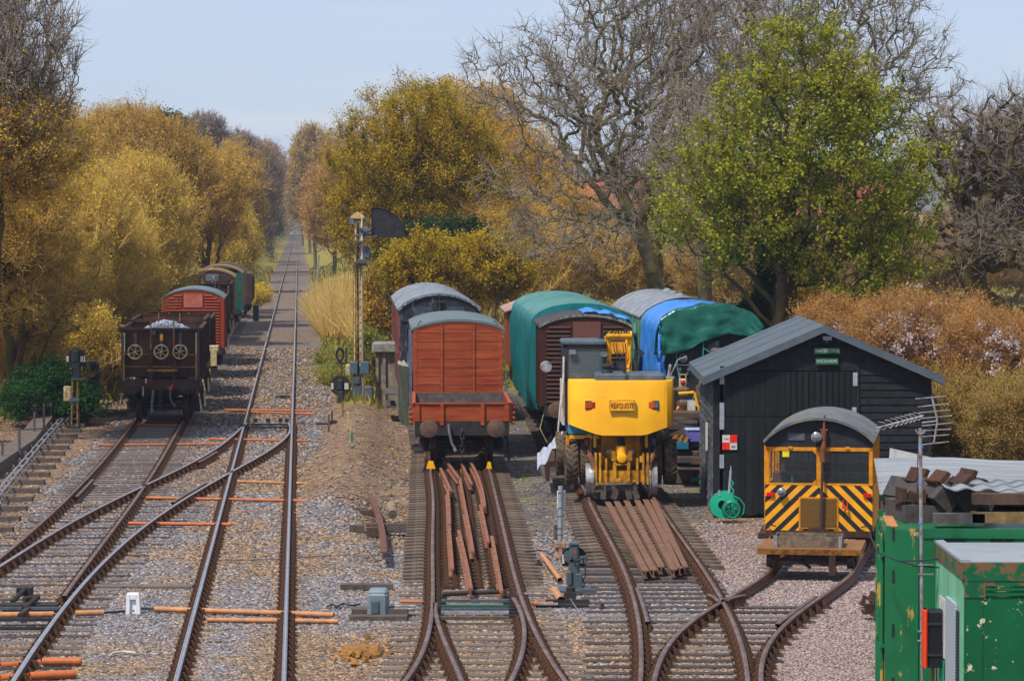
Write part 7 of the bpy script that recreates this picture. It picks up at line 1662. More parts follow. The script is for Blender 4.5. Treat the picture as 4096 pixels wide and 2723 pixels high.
def tree(name, label, cat, base, ells, lmat, bmat, N=600, tr=.2, alpha=.45, twigs=6, twl=.55, tw=.008, leaves=15000, ls=.08, group=None,
         seed=1, stems=1, spread=.5, up=.35, top=.6, crook=.12, minr=.012, lclump=.10, twmat=None, leaf_low=None, stemr=.3, lean=(0, 0), flat=.0, ncl=None, ex=.5):
    rng = np.random.default_rng(seed); bx, by, bz = base; E = np.array([e[:6] for e in ells], float)
    cx, cyy, cz = E[:, 0].mean(), E[:, 1].mean(), E[:, 2].mean(); ztop = (E[:, 2]+E[:, 5]).max()
    S = []
    for s in range(stems):
        ox, oy = (rng.normal(size=2)*spread*(.15 if stems > 1 else 0)); tx = cx+rng.normal()*spread*(stems > 1)*1.0+lean[0]; ty = cyy+rng.normal()*spread*(stems > 1)+lean[1]
        tz = bz+(ztop-bz)*(top if stems == 1 else rng.uniform(top*.8, top*1.15)); m = 7; L_ = []
        for i in range(m):
            f = i/(m-1); w_ = math.sin(f*math.pi)*.25*stemr; L_.append((bx+ox+(tx-bx-ox)*f**1.4+rng.normal()*w_, by+oy+(ty-by-oy)*f**1.4+rng.normal()*w_, bz+(tz-bz)*f))
        S.append(L_)
    P = env_points(rng, ells, N); X, par, cnt, ch = grow(rng, S, P, alpha)
    e = np.nonzero(par >= 0)[0]; A, B = X[par[e]], X[e]; tot = cnt.max()
    rb = np.maximum(minr, tr*(cnt[e]/tot)**ex); ra = np.maximum(minr, tr*(np.minimum(cnt[par[e]], cnt[e]*1.6)/tot)**ex)
    L = np.linalg.norm(B-A, axis=1, keepdims=True); k3 = np.concatenate([A, A, A]); 
    L = L*np.clip(.05/ra, .12, 1)[:, None]
    M1 = A+(B-A)*.33+rng.normal(size=A.shape)*L*crook; M2 = A+(B-A)*.67+rng.normal(size=A.shape)*L*crook
    segA = np.concatenate([A, M1, M2]); segB = np.concatenate([M1, M2, B]); r0 = np.concatenate([ra, ra*.67+rb*.33, ra*.33+rb*.67]); r1 = np.concatenate([ra*.67+rb*.33, ra*.33+rb*.67, rb])
    thick = r0 > .05
    dd_ = segB-segA; dd_ /= np.linalg.norm(dd_, axis=1, keepdims=True)+1e-9; segB = segB+dd_*np.minimum(r1, .2)[:, None]*.35; segA = segA-dd_*np.minimum(r0, .2)[:, None]*.2
    parts = []
    if thick.any(): V, Q = prisms(segA[thick], segB[thick], r0[thick], r1[thick], 7); parts.append((V, Q, 0))
    V, Q = prisms(segA[~thick], segB[~thick], r0[~thick], r1[~thick], 3); parts.append((V, Q, 0))
    root = thing(name, label, cat, (bx, by, bz), 0, group); base_ = np.array(base)
    parts = [(V-base_, Q, m) for V, Q, m in parts]
    o = bpy.data.objects.new('trunk', cat_mesh('trunk', parts, [bmat])); COL.objects.link(o); o.parent = root
    # twigs
    src = np.repeat(np.nonzero((cnt < tot*.06) & (par >= 0))[0], twigs); n = len(src)
    f = rng.random((n, 1)); Pt = X[par[src]]*(1-f)+X[src]*f; D = X[src]-X[par[src]]; D /= np.linalg.norm(D, axis=1, keepdims=True)+1e-9
    out = Pt-np.array([bx, by, bz+(ztop-bz)*.35]); out /= np.linalg.norm(out, axis=1, keepdims=True)
    d1 = D*.55+out*.35+rng.normal(size=(n, 3))*.55; d1[:, 2] += up; d1[:, 2] *= (1-flat); d1 /= np.linalg.norm(d1, axis=1, keepdims=True)
    l1 = twl*rng.uniform(.4, 1.2, (n, 1)); Q1 = Pt+d1*l1*.5; d2 = d1+rng.normal(size=(n, 3))*.35; d2[:, 2] += up*.4; d2 /= np.linalg.norm(d2, axis=1, keepdims=True); Q2 = Q1+d2*l1*.5
    d3 = d1+rng.normal(size=(n, 3))*.7; d3 /= np.linalg.norm(d3, axis=1, keepdims=True); Q3 = Q1+d3*l1*.4
    tA = np.concatenate([Pt, Q1, Q1]); tB = np.concatenate([Q1, Q2, Q3]); rr_ = np.concatenate([np.full(n, tw), np.full(n, tw*.75), np.full(n, tw*.65)]); r2 = np.concatenate([np.full(n, tw*.75), np.full(n, tw*.3), np.full(n, tw*.3)])
    V, Q = prisms(tA, tB, rr_, r2, 3); parts = [(V-base_, Q, 0)]
    if leaves:
        ends = np.concatenate([Q2, Q3, Q1]); 
        if leaf_low: pr = np.clip((leaf_low[0]-ends[:, 2])/leaf_low[1], 0.02, 1); pr /= pr.sum(); pick = rng.choice(len(ends), leaves, p=pr)
        else: pick = rng.integers(0, len(ends), leaves) if not ncl else rng.integers(0, len(ends), ncl)[rng.integers(0, ncl, leaves)]
        C_ = ends[pick]+rng.normal(size=(leaves, 3))*lclump; a = rng.normal(size=(leaves, 3)); a[:, 2] *= .6; a /= np.linalg.norm(a, axis=1, keepdims=True)
        nn = rng.normal(size=(leaves, 3)); nn[:, 2] += .9; b = np.cross(a, nn); b /= np.linalg.norm(b, axis=1, keepdims=True)+1e-9
        s_ = ls*rng.uniform(.55, 1.25, (leaves, 1)); dz = np.array([[0, 0, -1.]])*s_*.15
        V = np.stack([C_-a*s_*.5, C_+b*s_*.38+dz*0, C_+a*s_*.5+dz, C_-b*s_*.38], 1).reshape(-1, 3); Q = np.arange(leaves*4).reshape(-1, 4); parts.append((V-base_, Q, 1))
    o = bpy.data.objects.new('crown', cat_mesh('crown', parts, [twmat or bmat, lmat])); COL.objects.link(o); o.parent = root
    return root
m_barkg = M('bark_grey', '5e544c', .9, 0, .25, 6, dirt='6e6430', damt=.3, ds=3)
m_barkd = M('bark_dark_brown', '3a302a', .9, 0, .25, 6, dirt='54481e', damt=.35, ds=2)
m_barkp = M('bark_pale_ochre', '9a7a48', .9, 0, .2, 6)
m_twgrey = M('twig_grey', '8c827c', .9, 0, .2, 2, dirt='8e7c6c', damt=.15, ds=1)
m_twbrown = M('twig_brown', 'ac8c5c', .9, 0, .25, 2)
m_twochre = M('twig_ochre', 'c8a45c', .9, 0, .25, 2)
l_ochre = leafmat('leaf_ochre', ['7c6414', 'b48e20', 'd4aa2e', 'e8c458'])
l_yellow = leafmat('leaf_yellow_olive', ['94841c', 'c8ac28', 'e2c642', 'f0d870'])
l_orange = leafmat('leaf_orange_brown', ['8e7418', 'bc962a', 'd4ac40', 'e0c068'])
l_rust = leafmat('leaf_faded_rust', ['745c40', 'a07c50', 'bc945c', 'c8a478'])
l_olive = leafmat('leaf_olive_gold', ['565a0c', '9a8a12', 'c8a21a', 'e0b82c'], .5)
l_green = leafmat('leaf_fresh_green', ['3e6614', '74881a', 'a8a024', 'ccb83c'], .5)
l_dkgreen = leafmat('leaf_dark_green', ['0c2810', '1a4418', '2e5e22', '4a7430'], .8)
l_ivy = leafmat('leaf_ivy', ['0c2210', '163418', '244a24', '346434'], 1.)
l_pink = leafmat('leaf_coppery', ['7c5422', 'a8763a', 'c48e4a', 'd0a468'], .6)
l_bloss = leafmat('blossom_pale_pink', ['a89898', 'c4b4b8', 'd4c8cc', 'dcd4d6'], .6)
def E(px, py, d, rpx, rpy, depth=None, w=None):
    k = d/FPX; c = (XX(px, d), d, HH(py, d)); e = [*c, rpx*k, (depth if depth else rpx*k), rpy*k]
    if w: e.append(w)
    return tuple(e)
def gzz(px, d): x = XX(px, d); return (x, d, float(gz(x, d)))
GL = 'trees and shrubs in the left thicket'; GR = 'trees beyond the yard'
# far left big bare-headed tree
tree('tree', 'tall twiggy tree at the left edge, bare grey crown above orange-brown lower leaves', 'tree', gzz(-80, 94), [E(-60, 180, 94, 400, 420, 3.4), E(60, 560, 94, 260, 300, 2.6)], l_orange, m_barkd, 1300, .28, .35, 6, .8, .011, 36000, .085, GL, 11, twmat=m_twgrey, up=.45, leaf_low=(HH(300, 94), 4.), lclump=.12, minr=.014)
tree('shrub', 'dark ochre thicket shrub at the left edge below the tall bare tree', 'shrub', gzz(20, 104), [E(0, 900, 104, 330, 420, 3), E(150, 1150, 106, 240, 280, 2.4)], l_ochre, m_barkd, 1000, .14, .35, 12, .8, .010, 50000, .08, GL, 12, stems=5, spread=1.5, twmat=m_twochre)
tree('shrub', 'broad golden yellow shrub rising behind the lamp post', 'shrub', gzz(330, 122), [E(330, 990, 122, 240, 330, 3), E(250, 1250, 122, 200, 230, 2.4), E(480, 1150, 126, 180, 300, 2.4)], l_yellow, m_barkp, 1300, .10, .3, 13, 1.0, .011, 60000, .085, GL, 13, stems=8, spread=1.7, twmat=m_twochre, up=1.1)
tree('shrub', 'yellow-olive shrub with fine upright shoots behind the hopper wagons', 'shrub', gzz(560, 146), [E(560, 930, 146, 220, 280, 3.2), E(650, 1000, 152, 120, 250, 2.), E(600, 1130, 146, 180, 180, 2.4)], l_yellow, m_barkp, 1200, .10, .3, 13, 1.1, .012, 55000, .095, GL, 14, stems=8, spread=1.7, twmat=m_twochre, up=1.1)
tree('young_tree', 'clump of tall thin pale stems with orange tops above the yellow shrubs', 'tree', gzz(600, 166), [E(560, 640, 166, 260, 190, 3.2), E(480, 560, 166, 200, 130, 2.5), E(700, 700, 166, 180, 170, 2.5)], l_orange, m_barkp, 1100, .11, .6, 9, .9, .013, 60000, .095, GL, 15, stems=12, spread=2.6, up=1., top=.93, twmat=m_twbrown)
tree('young_tree', 'twiggy orange-brown tree between the bare left tree and the pale-stemmed clump', 'tree', gzz(330, 150), [E(300, 640, 150, 220, 210, 3), E(180, 600, 150, 180, 180, 2.5), E(420, 800, 150, 200, 200, 3)], l_orange, m_barkd, 1000, .15, .5, 9, .8, .012, 50000, .09, GL, 16, stems=5, spread=1.8, up=.7, twmat=m_twbrown)
tree('tree', 'golden-orange rounded tree above the farthest siding wagons', 'tree', gzz(840, 196), [E(840, 780, 196, 170, 200, 3.2), E(740, 920, 196, 120, 180, 2.2), E(900, 900, 204, 110, 130, 2.0)], l_orange, m_barkd, 900, .18, .4, 9, .85, .014, 60000, .11, GL, 17, stems=3, spread=1.2, up=.5, twmat=m_twbrown)
tree('shrub', 'bright yellow shrub just beyond the green van', 'shrub', gzz(970, 232), [E(950, 985, 232, 95, 130, 2.4), E(890, 1040, 228, 90, 100, 2)], l_yellow, m_barkp, 500, .10, .35, 9, .8, .013, 26000, .11, GL, 18, stems=5, spread=1.2, up=.6)
tree('tree', 'orange-brown tree left of the vanishing line, below the bare grey tree', 'tree', gzz(940, 290), [E(940, 760, 290, 130, 190, 4), E(980, 900, 290, 80, 150, 2.6)], l_orange, m_barkd, 800, .2, .4, 9, 1.1, .02, 40000, .15, GL, 19, stems=2, spread=1, up=.4, twmat=m_twbrown)
tree('tree', 'faded brownish tree in the distance, left side of the cutting', 'tree', gzz(1010, 400), [E(1020, 720, 400, 110, 160, 5), E(1060, 860, 400, 50, 110, 3)], l_rust, m_barkg, 700, .25, .4, 9, 1.5, .03, 30000, .19, GL, 20, up=.4, twmat=m_twgrey)
tree('tree', 'hazy far tree at the left lip of the cutting', 'tree', gzz(1072, 620), [E(1080, 720, 620, 70, 130, 6), E(1110, 850, 640, 30, 60, 3)], l_rust, m_barkg, 500, .3, .4, 9, 2.2, .05, 18000, .3, GL, 21, up=.3, twmat=m_twgrey)
tree('tree', 'small grey leafless round-headed tree on the left skyline', 'tree', gzz(812, 330), [E(812, 530, 330, 95, 75, 2.6)], l_rust, m_barkg, 600, .22, .3, 9, .9, .025, 0, .1, GL, 22, up=.1, top=.72, twmat=m_twgrey)
tree('tree', 'faint bare tree on the skyline just right of the round-headed grey one', 'tree', gzz(930, 380), [E(950, 590, 380, 75, 65, 2.6)], l_rust, m_barkg, 400, .2, .3, 8, 1.1, .03, 0, .1, GL, 23, up=.1, top=.7, twmat=m_twgrey)
tree('conifer', 'dark green evergreen crown showing on the left skyline', 'tree', gzz(670, 300), [E(640, 500, 300, 55, 50, 1.6), E(700, 530, 300, 50, 70, 1.6), E(660, 600, 300, 90, 70, 2.4)], l_ivy, m_barkd, 400, .25, .4, 8, .7, .02, 26000, .2, GL, 24, up=0, lclump=.25)
tree('bush', 'dark green ivy bush at the left verge beside the cabinet', 'bush', gzz(180, 103), [E(180, 1540, 103, 130, 85, 1.3), E(70, 1600, 101, 90, 45, 1), E(300, 1600, 103, 90, 60, 1)], l_dkgreen, m_barkd, 350, .03, .5, 8, .3, .006, 42000, .085, GL, 25, stems=6, spread=2., up=.3, top=.4)
tree('bush', 'low brown bramble tangle between cabinet and hopper', 'bush', gzz(430, 124), [E(430, 1450, 124, 90, 110, 1.3), E(520, 1420, 130, 70, 80, 1.2)], l_rust, m_twbrown, 350, .02, .5, 12, .6, .008, 9000, .06, GL, 26, stems=6, spread=1.5, up=.5, top=.5)
tree('bush', 'dark green undergrowth left of the red ribbed van', 'bush', gzz(610, 143), [E(610, 1260, 143, 90, 75, 1.5)], l_dkgreen, m_barkd, 300, .03, .5, 8, .4, .008, 22000, .1, GL, 27, stems=4, spread=1., top=.5)
tree('bush', 'small green and tan verge bush beside the farthest open wagon', 'bush', gzz(1028, 226), [E(1035, 1180, 226, 45, 45, 2.)], l_yellow, m_barkp, 200, .02, .5, 8, .4, .01, 9000, .1, GL, 28, stems=4, spread=.8, top=.5)
o_ = tree('ivy_clad_stump', 'ivy-clad dark trunk behind the lamp post', 'tree', gzz(214, 117), [E(214, 1330, 117, 26, 150, .25)], l_ivy, m_barkd, 120, .12, .6, 8, .25, .006, 9000, .09, GL, 29, top=.9, up=0)
# right of the line
tree('bush', 'dark green undergrowth on the left slope of the cutting, beside the vanishing track', 'bush', gzz(1085, 500), [E(1082, 900, 500, 42, 55, 8.), E(1060, 850, 470, 40, 60, 8.)], l_dkgreen, m_barkd, 300, .05, .5, 8, 1.2, .02, 22000, .22, GL, 30, stems=4, spread=2., top=.5, lclump=.3)
tree('tree', 'narrow orange-brown tree closing over the distant track from the right', 'tree', gzz(1212, 820), [E(1190, 760, 820, 34, 120, 6)], l_rust, m_barkg, 400, .3, .4, 9, 2.2, .05, 18000, .32, GR, 46, up=.3, twmat=m_twgrey)
tree('tree', 'orange-tinted far tree on the right side of the cutting', 'tree', gzz(1262, 430), [E(1262, 660, 430, 115, 150, 5.2), E(1215, 780, 430, 75, 120, 4)], l_orange, m_barkg, 800, .25, .4, 9, 1.5, .03, 40000, .2, GR, 31, up=.4, twmat=m_twgrey)
tree('tree', 'hazy brown tree farther down the right side of the cutting', 'tree', gzz(1240, 640), [E(1215, 740, 640, 48, 130, 5)], l_rust, m_barkg, 500, .3, .4, 9, 2.2, .05, 20000, .3, GR, 32, up=.3, twmat=m_twgrey)
tree('tree', 'pale peach-coloured feathery tree left of the olive-gold tree', 'tree', gzz(1330, 300), [E(1310, 830, 300, 110, 180, 3.6), E(1400, 700, 300, 110, 170, 3.6)], leafmat('leaf_peach', ['94683a', 'c08c48', 'd8a860', 'e0ba80']), m_barkg, 900, .2, .45, 10, 1.2, .02, 42000, .14, GR, 33, stems=2, up=.6, twmat=m_twbrown)
tree('tree', 'big olive-gold tree in full small leaf behind the semaphore signal', 'tree', gzz(1640, 152), [E(1660, 640, 152, 345, 350, 4.2), E(1500, 820, 152, 225, 240, 3), E(1850, 780, 152, 240, 250, 3), E(1640, 1000, 150, 260, 200, 3)], l_olive, m_barkd, 1500, .3, .5, 9, .6, .010, 190000, .095, GR, 34, stems=3, spread=1.2, up=.35, lclump=.17, ncl=12000)
tree('tree', 'ochre leaved tree with thin top twigs right behind the olive-gold tree', 'tree', gzz(1900, 175), [E(1880, 560, 175, 240, 230, 3.4), E(2060, 740, 170, 230, 240, 3), E(2100, 980, 165, 220, 180, 3), E(2260, 900, 165, 190, 170, 2.6)], l_ochre, m_barkg, 1200, .2, .5, 7, .9, .012, 150000, .11, GR, 35, stems=3, spread=1.4, up=.7, twmat=m_twochre)
tree('shrub', 'mixed green-gold shrub row behind the maroon coach and red van', 'shrub', gzz(1750, 132), [E(1700, 1090, 132, 180, 150, 1.8), E(1960, 1080, 134, 190, 160, 1.8)], l_olive, m_barkd, 700, .1, .4, 9, .5, .008, 60000, .10, GR, 36, stems=6, spread=2.2, up=.4)
tree('shrub', 'dark green ivy shrub in the shade of the olive-gold tree', 'shrub', gzz(1660, 141), [E(1780, 960, 141, 210, 90, 1.6), E(1620, 1060, 141, 120, 100, 1.4)], l_ivy, m_barkd, 400, .08, .4, 8, .45, .008, 30000, .11, GR, 37, stems=4, spread=1.6)
for k_, (px, d, rx_, rd_, hh_, nb_, lb) in enumerate(((1395, 188, 1.7, 9, 3.5, 9500, 'tall pale straw reeds on the grass left of the semaphore, nearest the track'), (1500, 178, 1.3, 8, 3.0, 7000, 'straw-coloured reed clump directly behind the semaphore post'), (1340, 215, 1.3, 10, 2.8, 5500, 'farther straw reed clump beside the number board'))):
    rng = np.random.default_rng(200+k_); a = rng.random(nb_)*6.28; r = rng.random(nb_)**.5; cx_ = XX(px, d); xx = cx_+np.cos(a)*r*rx_; yy = d+np.sin(a)*r*rd_; zz = gz(xx, yy)
    h = hh_*(1-.45*r**2)*rng.uniform(.55, 1.05, nb_); wv = .019; th_ = rng.random(nb_)*3.14; dx, dy = np.cos(th_)*wv, np.sin(th_)*wv; lx = (xx-cx_)*.3+rng.normal(0, .5, nb_); ly = rng.normal(0, .25, nb_)
    V = np.stack([np.stack([xx-dx, yy-dy, zz], 1), np.stack([xx+dx, yy+dy, zz], 1), np.stack([xx+dx*.4+lx, yy+dy*.4+ly, zz+h], 1), np.stack([xx-dx*.4+lx, yy-dy*.4+ly, zz+h], 1)], 1).reshape(-1, 3)
    o = bpy.data.objects.new('reed_clump', npmesh('reed_clump', V, np.arange(nb_*4).reshape(-1, 4), leafmat('leaf_straw', ['a08444', 'c8a75c', 'dcc078', 'ead49a'], .5, .3))); COL.objects.link(o); tag(o, lb, 'reeds', 'reed clumps right of the main line')
for (px, py, d, rx, ry, lm, lb, sd) in ((300, 1370, 118, 150, 130, 'y', 'low tan and yellow undergrowth below the golden shrub', 141), (450, 1330, 127, 120, 130, 'y', 'low yellow undergrowth just left of the hopper body', 142), (70, 1420, 108, 150, 120, 'o', 'low ochre undergrowth at the left edge above the green ivy', 143)):
    tree('bush', lb, 'bush', gzz(px, d), [E(px, py, d, rx, ry, 1.6)], l_yellow if lm == 'y' else l_ochre, m_twochre, 500, .03, .5, 12, .8, .009, 26000, .08, GL, sd, stems=9, spread=1.6, up=1., top=.6, twmat=m_twochre)
tree('bush', 'green and tan bramble bush on the bank left of the semaphore foot', 'bush', gzz(1400, 128), [E(1390, 1510, 128, 110, 45, 1.5), E(1330, 1440, 134, 60, 35, 1.2)], leafmat('leaf_bramble', ['48561c', '74802e', '9c9c44', 'b8b070']), m_twochre, 350, .02, .5, 10, .4, .007, 26000, .08, GR, 39, stems=8, spread=1.8, top=.4)
tree('bush', 'leafy green bush between the semaphore and the concrete pillar', 'bush', gzz(1480, 124), [E(1480, 1420, 124, 70, 80, 1.)], leafmat('leaf_bramble', ['384418']), m_twochre, 200, .02, .5, 8, .35, .007, 12000, .09, GR, 40, stems=5, spread=.8, top=.5)
tree('shrub', 'ochre hedge shrub filling the gap behind the concrete pillar', 'shrub', gzz(1540, 150), [E(1530, 1230, 150, 90, 130, 1.6)], l_ochre, m_barkd, 400, .05, .4, 9, .6, .009, 24000, .09, GR, 41, stems=6, spread=1., up=.6)
th = [(2000, 1010, 150, 200, 190, l_ochre, 'ochre twiggy thicket above the teal tarpaulin, leftmost'), (2300, 1040, 160, 240, 180, l_ochre, 'ochre twiggy thicket above the brown van'), (2620, 1030, 165, 230, 190, l_ochre, 'brownish thicket above the green coach'), (2950, 1060, 160, 240, 170, l_orange, 'orange-brown thicket behind the ivy-clad trunks'), (3300, 1080, 150, 240, 150, l_rust, 'brown thicket behind the shed roof'), (3650, 1020, 160, 260, 170, l_orange, 'orange thicket beyond the right-hand blossom bush'), (4000, 1000, 165, 240, 190, l_rust, 'brown thicket at the right edge of the view')]
for i, (px, py, d, rx, ry, lm, lb) in enumerate(th):
    tree('thicket', lb, 'thicket', gzz(px, d), [E(px-rx*.4, py, d, rx*.7, ry, 2.6), E(px+rx*.4, py+20, d+4, rx*.7, ry*.9, 2.6)], lm, m_barkg if i > 1 else m_barkp, 800, .12, .45, 12, 1.0, .013, 32000, .085, GR, 50+i, stems=7, spread=2.6, up=.5, twmat=m_twochre if i < 3 else m_twbrown)
# bare oaks
def oak(label, px, d, ells, seed, N=2300, tr=.34, lean=(0, 0), tw=9, leaves=5000, lm=None, top=.55, up=.12, crook=.16, bm=None, ex=.43):
    return tree('bare_tree', label, 'tree', gzz(px, d), ells, lm or l_rust, bm or m_barkg, N, tr, .22, tw, .85, .011, leaves, .05, 'leafless trees beyond the yard', seed, stems=1, up=up, top=top, crook=crook, twmat=m_twgrey, minr=.016, lean=lean, stemr=.6, ex=ex)
oak('great leafless tree whose grey limbs sweep left over the olive-gold tree', 2790, 118, [E(2650, 330, 118, 560, 420, 5.5), E(2150, 330, 118, 330, 260, 3.6), E(2300, 720, 116, 400, 200, 3), E(2250, 950, 114, 330, 150, 2.4), E(2650, -50, 118, 500, 250, 4.5)], 61, 2300, .30, (-.5, 0), 4)
oak('upright leafless tree with two dark leading stems behind the green leaved tree', 2960, 126, [E(2980, 250, 126, 420, 420, 5), E(3350, 200, 126, 440, 330, 4.5), E(3650, 380, 128, 240, 280, 3.4), E(3250, -80, 126, 520, 200, 4)], 62, 2000, .26, (.8, 0), 4)
oak('slender leafless tree between the great tree and the green coach', 2640, 132, [E(2640, 780, 132, 230, 260, 3)], 63, 500, .16, (0, 0), 5)
oak('gnarled leafless tree reaching in from the right edge with mossy limbs', 4330, 108, [E(4000, 700, 108, 280, 260, 3), E(3800, 560, 108, 200, 150, 2.2), E(4150, 560, 108, 280, 260, 3.4), E(3980, 960, 106, 300, 150, 2.4)], 64, 1200, .40, (-1.6, 0), 5, 2500, bm=m_barkd, crook=.26, top=.45, ex=.38)
oak('ivy-hung leafless tree with a thick trunk just left of the green leaved tree', 2830, 104, [E(2850, 830, 104, 230, 300, 2.4), E(2780, 560, 106, 200, 220, 2.4)], 65, 500, .24, (0, 0), 5, 5000, l_ochre)
tree('maple', 'large fresh green leaved tree with open branching behind the shed', 'tree', gzz(3080, 95), [E(3200, 700, 95, 470, 400, 3.4), E(2900, 780, 95, 330, 330, 2.8), E(3540, 760, 95, 290, 330, 2.6), E(3170, 230, 95, 220, 220, 2.), E(3340, 300, 95, 190, 190, 1.8), E(2980, 380, 95, 170, 190, 1.8), E(3420, 1050, 95, 330, 190, 2.6), E(3450, 420, 95, 180, 200, 2.)], l_green, m_barkd, 1250, .20, .55, 6, .45, .007, 62000, .11, None, 66, stems=3, spread=.8, up=.7, top=.7, lclump=.13, crook=.07, ncl=3300)
tree('ivy_clad_tree', 'dark ivy-clad trunk rising behind the left roof slope of the shed', 'tree', gzz(3060, 97), [E(3060, 1150, 97, 38, 200, .35), E(3010, 1260, 97, 70, 60, .5), E(3120, 930, 97, 26, 110, .3)], l_ivy, m_barkd, 300, .16, .6, 8, .25, .006, 14000, .08, None, 67, top=.9, up=0)
for i, (px, py, rx, ry, d, lm, bl, lb) in enumerate(((3700, 1330, 330, 170, 84, l_pink, 3500, 'coppery bush starred with pale pink blossom right of the shed'), (4010, 1400, 260, 170, 82, l_pink, 2000, 'coppery blossom bush at the right edge'), (3380, 1330, 200, 130, 90, l_pink, 1200, 'low coppery bush over the right roof slope'), (3850, 1660, 380, 170, 77, leafmat('leaf_hedge', ['5c5018', '86702a', 'a88c3c', 'b49a50']), 0, 'tangled olive-brown hedge behind the grey canopy'), (4150, 1680, 260, 180, 74, leafmat('leaf_hedge', []), 0, 'yellow-green hedge bush at the right edge above the canopy'))):
    rt = tree('bush', lb, 'bush', gzz(px, d), [E(px-rx*.35, py, d, rx*.65, ry, 1.5), E(px+rx*.4, py+15, d+.6, rx*.6, ry*.95, 1.5), E(px, py+130, d, rx*.9, ry, 1.4)], lm, m_twbrown, 900, .05, .45, 10, .40, .006, 60000, .055, 'bushes right of the shed', 70+i, stems=10, spread=2., up=.8, top=.7, twmat=m_twbrown)
    if bl:
        rng = np.random.default_rng(90+i); P = env_points(rng, [E(px-rx*.1, py+30, d-.5, rx*.6, ry*.8, 1.3)], max(20, bl//16), .3); C_ = P[rng.integers(0, len(P), bl)]+rng.normal(size=(bl, 3))*np.array([.06, .06, .07])
        a = rng.normal(size=(bl, 3)); a /= np.linalg.norm(a, axis=1, keepdims=True); b = np.cross(a, rng.normal(size=(bl, 3))); b /= np.linalg.norm(b, axis=1, keepdims=True)
        s_ = .032; V = np.stack([C_-a*s_, C_+b*s_, C_+a*s_, C_-b*s_], 1).reshape(-1, 3)-np.array(rt.location)
        o = bpy.data.objects.new('blossom', npmesh('blossom', V, np.arange(bl*4).reshape(-1, 4), l_bloss)); COL.objects.link(o); o.parent = rt
tree('bush', 'olive undergrowth on the left end of the shed roof line', 'bush', gzz(3130, 99), [E(3150, 1250, 99, 160, 90, 1.2)], l_olive, m_barkd, 300, .04, .5, 9, .4, .007, 16000, .09, GR, 80, stems=5, spread=1.2)
# grass tufts along the verges
rng = np.random.default_rng(44); n = 150000
yy = 76*np.exp(rng.random(n)*1.75); xx = rng.uniform(-1, 1, n)*yy*.17
b_, a_, g_, w_, p_ = zones(xx, yy)
moss = (a_ < .6)*(b_ < .5)*.0
kp = rng.random(n) < np.clip(g_-.15, 0, 1)+moss*(rng.random(n) < .5); xx, yy = xx[kp], yy[kp]; n = len(xx)
zz = gz(xx, yy); h = rng.uniform(.08, .38, n)*(1+.5*(fbm(xx, yy, .5, 8)-.4)*2); an = rng.random(n)*6.28; w_ = .03*(1+yy/140); dx, dy = np.cos(an)*w_, np.sin(an)*w_; lx, ly = rng.normal(0, .1, n), rng.normal(0, .1, n)
V = np.stack([np.stack([xx-dx, yy-dy, zz], 1), np.stack([xx+dx, yy+dy, zz], 1), np.stack([xx+dx*.3+lx, yy+dy*.3+ly, zz+h], 1), np.stack([xx-dx*.3+lx, yy-dy*.3+ly, zz+h], 1)], 1).reshape(-1, 3)
o = bpy.data.objects.new('grass', npmesh('grass', V, np.arange(n*4).reshape(-1, 4), leafmat('grass_blades', ['3c4a1c', '6a6a24', '948434', 'b09a58'], .15, .3))); COL.objects.link(o); tag(o, 'rough tan and green grass on the verges', 'grass', kind='stuff')
# far wood on both sides of the cutting and beyond, rising ground and houses
rng = np.random.default_rng(45); P = []
for k in range(520):
    y = rng.uniform(330, 1450); r0_ = rng.uniform(1., 2.); s = rng.choice((-1, 1)); x = mainX(y)+s*(5.2-2.2*min(1, max(0, (y-560)/250))+r0_+rng.gamma(1.6, 7.)); r = rng.uniform(2.5, 5)*(1+y/1600); P.append((x, y, float(gz(x, y))+r*.9+rng.uniform(0, 2+5*min(1, max(0, (y-450)/300))), r))
for k in range(40): P.append((mainX(1560)+rng.uniform(-45, 45), 1560+rng.uniform(0, 60), rng.uniform(3, 14), 7))
C_ = []
for x, y, z, r in P:
    m_ = 900; d = rng.normal(size=(m_, 3)); d /= np.linalg.norm(d, axis=1, keepdims=True); C_.append(np.array((x, y, z))+d*r*(rng.random((m_, 1))**.4)*np.array((1, 1, 1.15)))
C_ = np.concatenate(C_); n = len(C_); a = rng.normal(size=(n, 3)); a /= np.linalg.norm(a, axis=1, keepdims=True); b = np.cross(a, rng.normal(size=(n, 3))); b /= np.linalg.norm(b, axis=1, keepdims=True); s_ = rng.uniform(.10, .30, (n, 1))*(C_[:, 1:2]/700)**.5
V = np.stack([C_-a*s_, C_+b*s_, C_+a*s_, C_-b*s_], 1).reshape(-1, 3)
o = bpy.data.objects.new('far_wood', npmesh('far_wood', V, np.arange(n*4).reshape(-1, 4), leafmat('leaf_far_wood', ['5a5440', '84704a', 'a8824a', 'b8965a'], .01, .2))); COL.objects.link(o); tag(o, 'distant hazy wood lining the cutting', 'wood', kind='stuff')
xs_ = np.linspace(-500, 1500, 90); ys_ = np.linspace(1700, 3400, 12); Xh, Yh = np.meshgrid(xs_, ys_); t_ = (Yh-1700)/1700
Zh = -5+np.sin(np.clip(t_*1.6, 0, 1)*math.pi/2)*(45+55*sst(200, 700, Xh)+14*fbm(Xh, Yh, .006, 3))
idh = np.arange(Xh.size).reshape(Xh.shape); Q = np.stack([idh[:-1, :-1], idh[:-1, 1:], idh[1:, 1:], idh[1:, :-1]], -1).reshape(-1, 4)
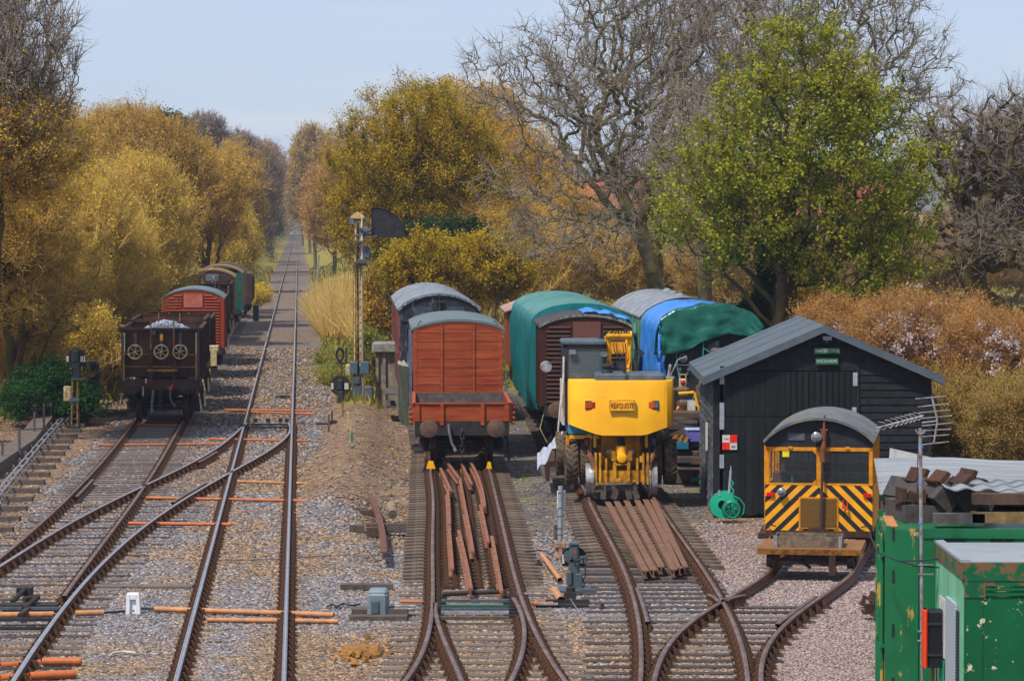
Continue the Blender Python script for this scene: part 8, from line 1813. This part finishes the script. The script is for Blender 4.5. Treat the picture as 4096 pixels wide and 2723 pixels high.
o = bpy.data.objects.new('hill', npmesh('hill', np.stack([Xh.ravel(), Yh.ravel(), Zh.ravel()], 1), Q, M('hill_wooded', '4a5348', .95, 0, .3, .01, dirt='5c5a44', damt=.4, ds=.02), smooth=True)); COL.objects.link(o); tag(o, kind='structure')
m_tile = M('roof_tile_red', 'a85a4c', .85, 0, .15, .6, dirt='8c4a40', damt=.3, ds=.4); m_brick = M('house_brick_pale', 'b09a8c', .85, 0, .1, .5); m_tileg = M('roof_slate', '6c7078', .8, 0, .1, .6)
m_pane = M('window_pane_dark', '2c3138', .3)
hs = [(2330, 300, 9, 4.0, m_tile, 'red roofed house glimpsed through the branches above the brown van', .2), (2560, 270, 10, 4.2, m_tile, 'long pinkish red roofed house behind the leafless trees', -.1), (2760, 285, 8, 4.3, m_tile, 'red roofed house partly behind the ivy-hung tree', .3), (3100, 290, 10, 4.0, m_tile, 'red roofed house seen through the green leaved tree', .0), (3420, 300, 9, 4.2, m_tile, 'red roofed house behind the right half of the green tree', .1), (3820, 280, 7, 4.4, m_tileg, 'grey roofed terrace house at far right, left one', .5), (3960, 285, 7, 4.8, m_tileg, 'grey roofed terrace house at far right, middle one', .5), (4090, 290, 7, 5.2, m_tileg, 'grey roofed terrace house at the right edge', .5)]
for px, d, w, ze, mr_, lb, rz in hs:
    K = thing('house', lb, 'house', (XX(px, d), d, .7), rz, 'houses beyond the trees'); g = MB(); g.box(-w/2, w/2, 0, 7, 0, ze+2.2); g.build('wall', m_brick, K)
    g = MB(); g.profx([(-.4, ze+2.1), (3.5, ze+5.0), (7.4, ze+2.1), (7.4, ze+2.3), (3.5, ze+5.25), (-.4, ze+2.3)], -w/2-.3, w/2+.3); rf = g.build('roof', mr_, K); g = MB(); g.box(w*.25, w*.25+.8, 3, 4, ze+4.5, ze+6.2); g.build('chimney', m_brick, rf)
    for x in (-w*.3, w*.3): g = MB(); g.box(x-.5, x+.5, -.03, .02, ze+.2, ze+1.5); wf = g.build('window', m_white, K); g = MB(); g.box(x-.42, x+.42, -.05, -.03, ze+.28, ze+1.42); g.build('pane', m_pane, wf)
# the air: pale haze
HB = (-500, 500, -40, 1690, -12, 26)
g = MB(); g.box(*HB)
mh = bpy.data.materials.new('haze_air'); mh.use_nodes = True; nt = mh.node_tree; nt.nodes.remove(nt.nodes['Principled BSDF']); vp = nt.nodes.new('ShaderNodeVolumePrincipled')
vp.inputs['Color'].default_value = (.62, .72, .92, 1); vp.inputs['Density'].default_value = .00024; vp.inputs['Anisotropy'].default_value = .2; nt.links.new(vp.outputs[0], nt.nodes['Material Output'].inputs['Volume'])
o = g.build('haze', mh); tag(o, 'pale blue air haze over the whole scene', 'haze', kind='stuff')
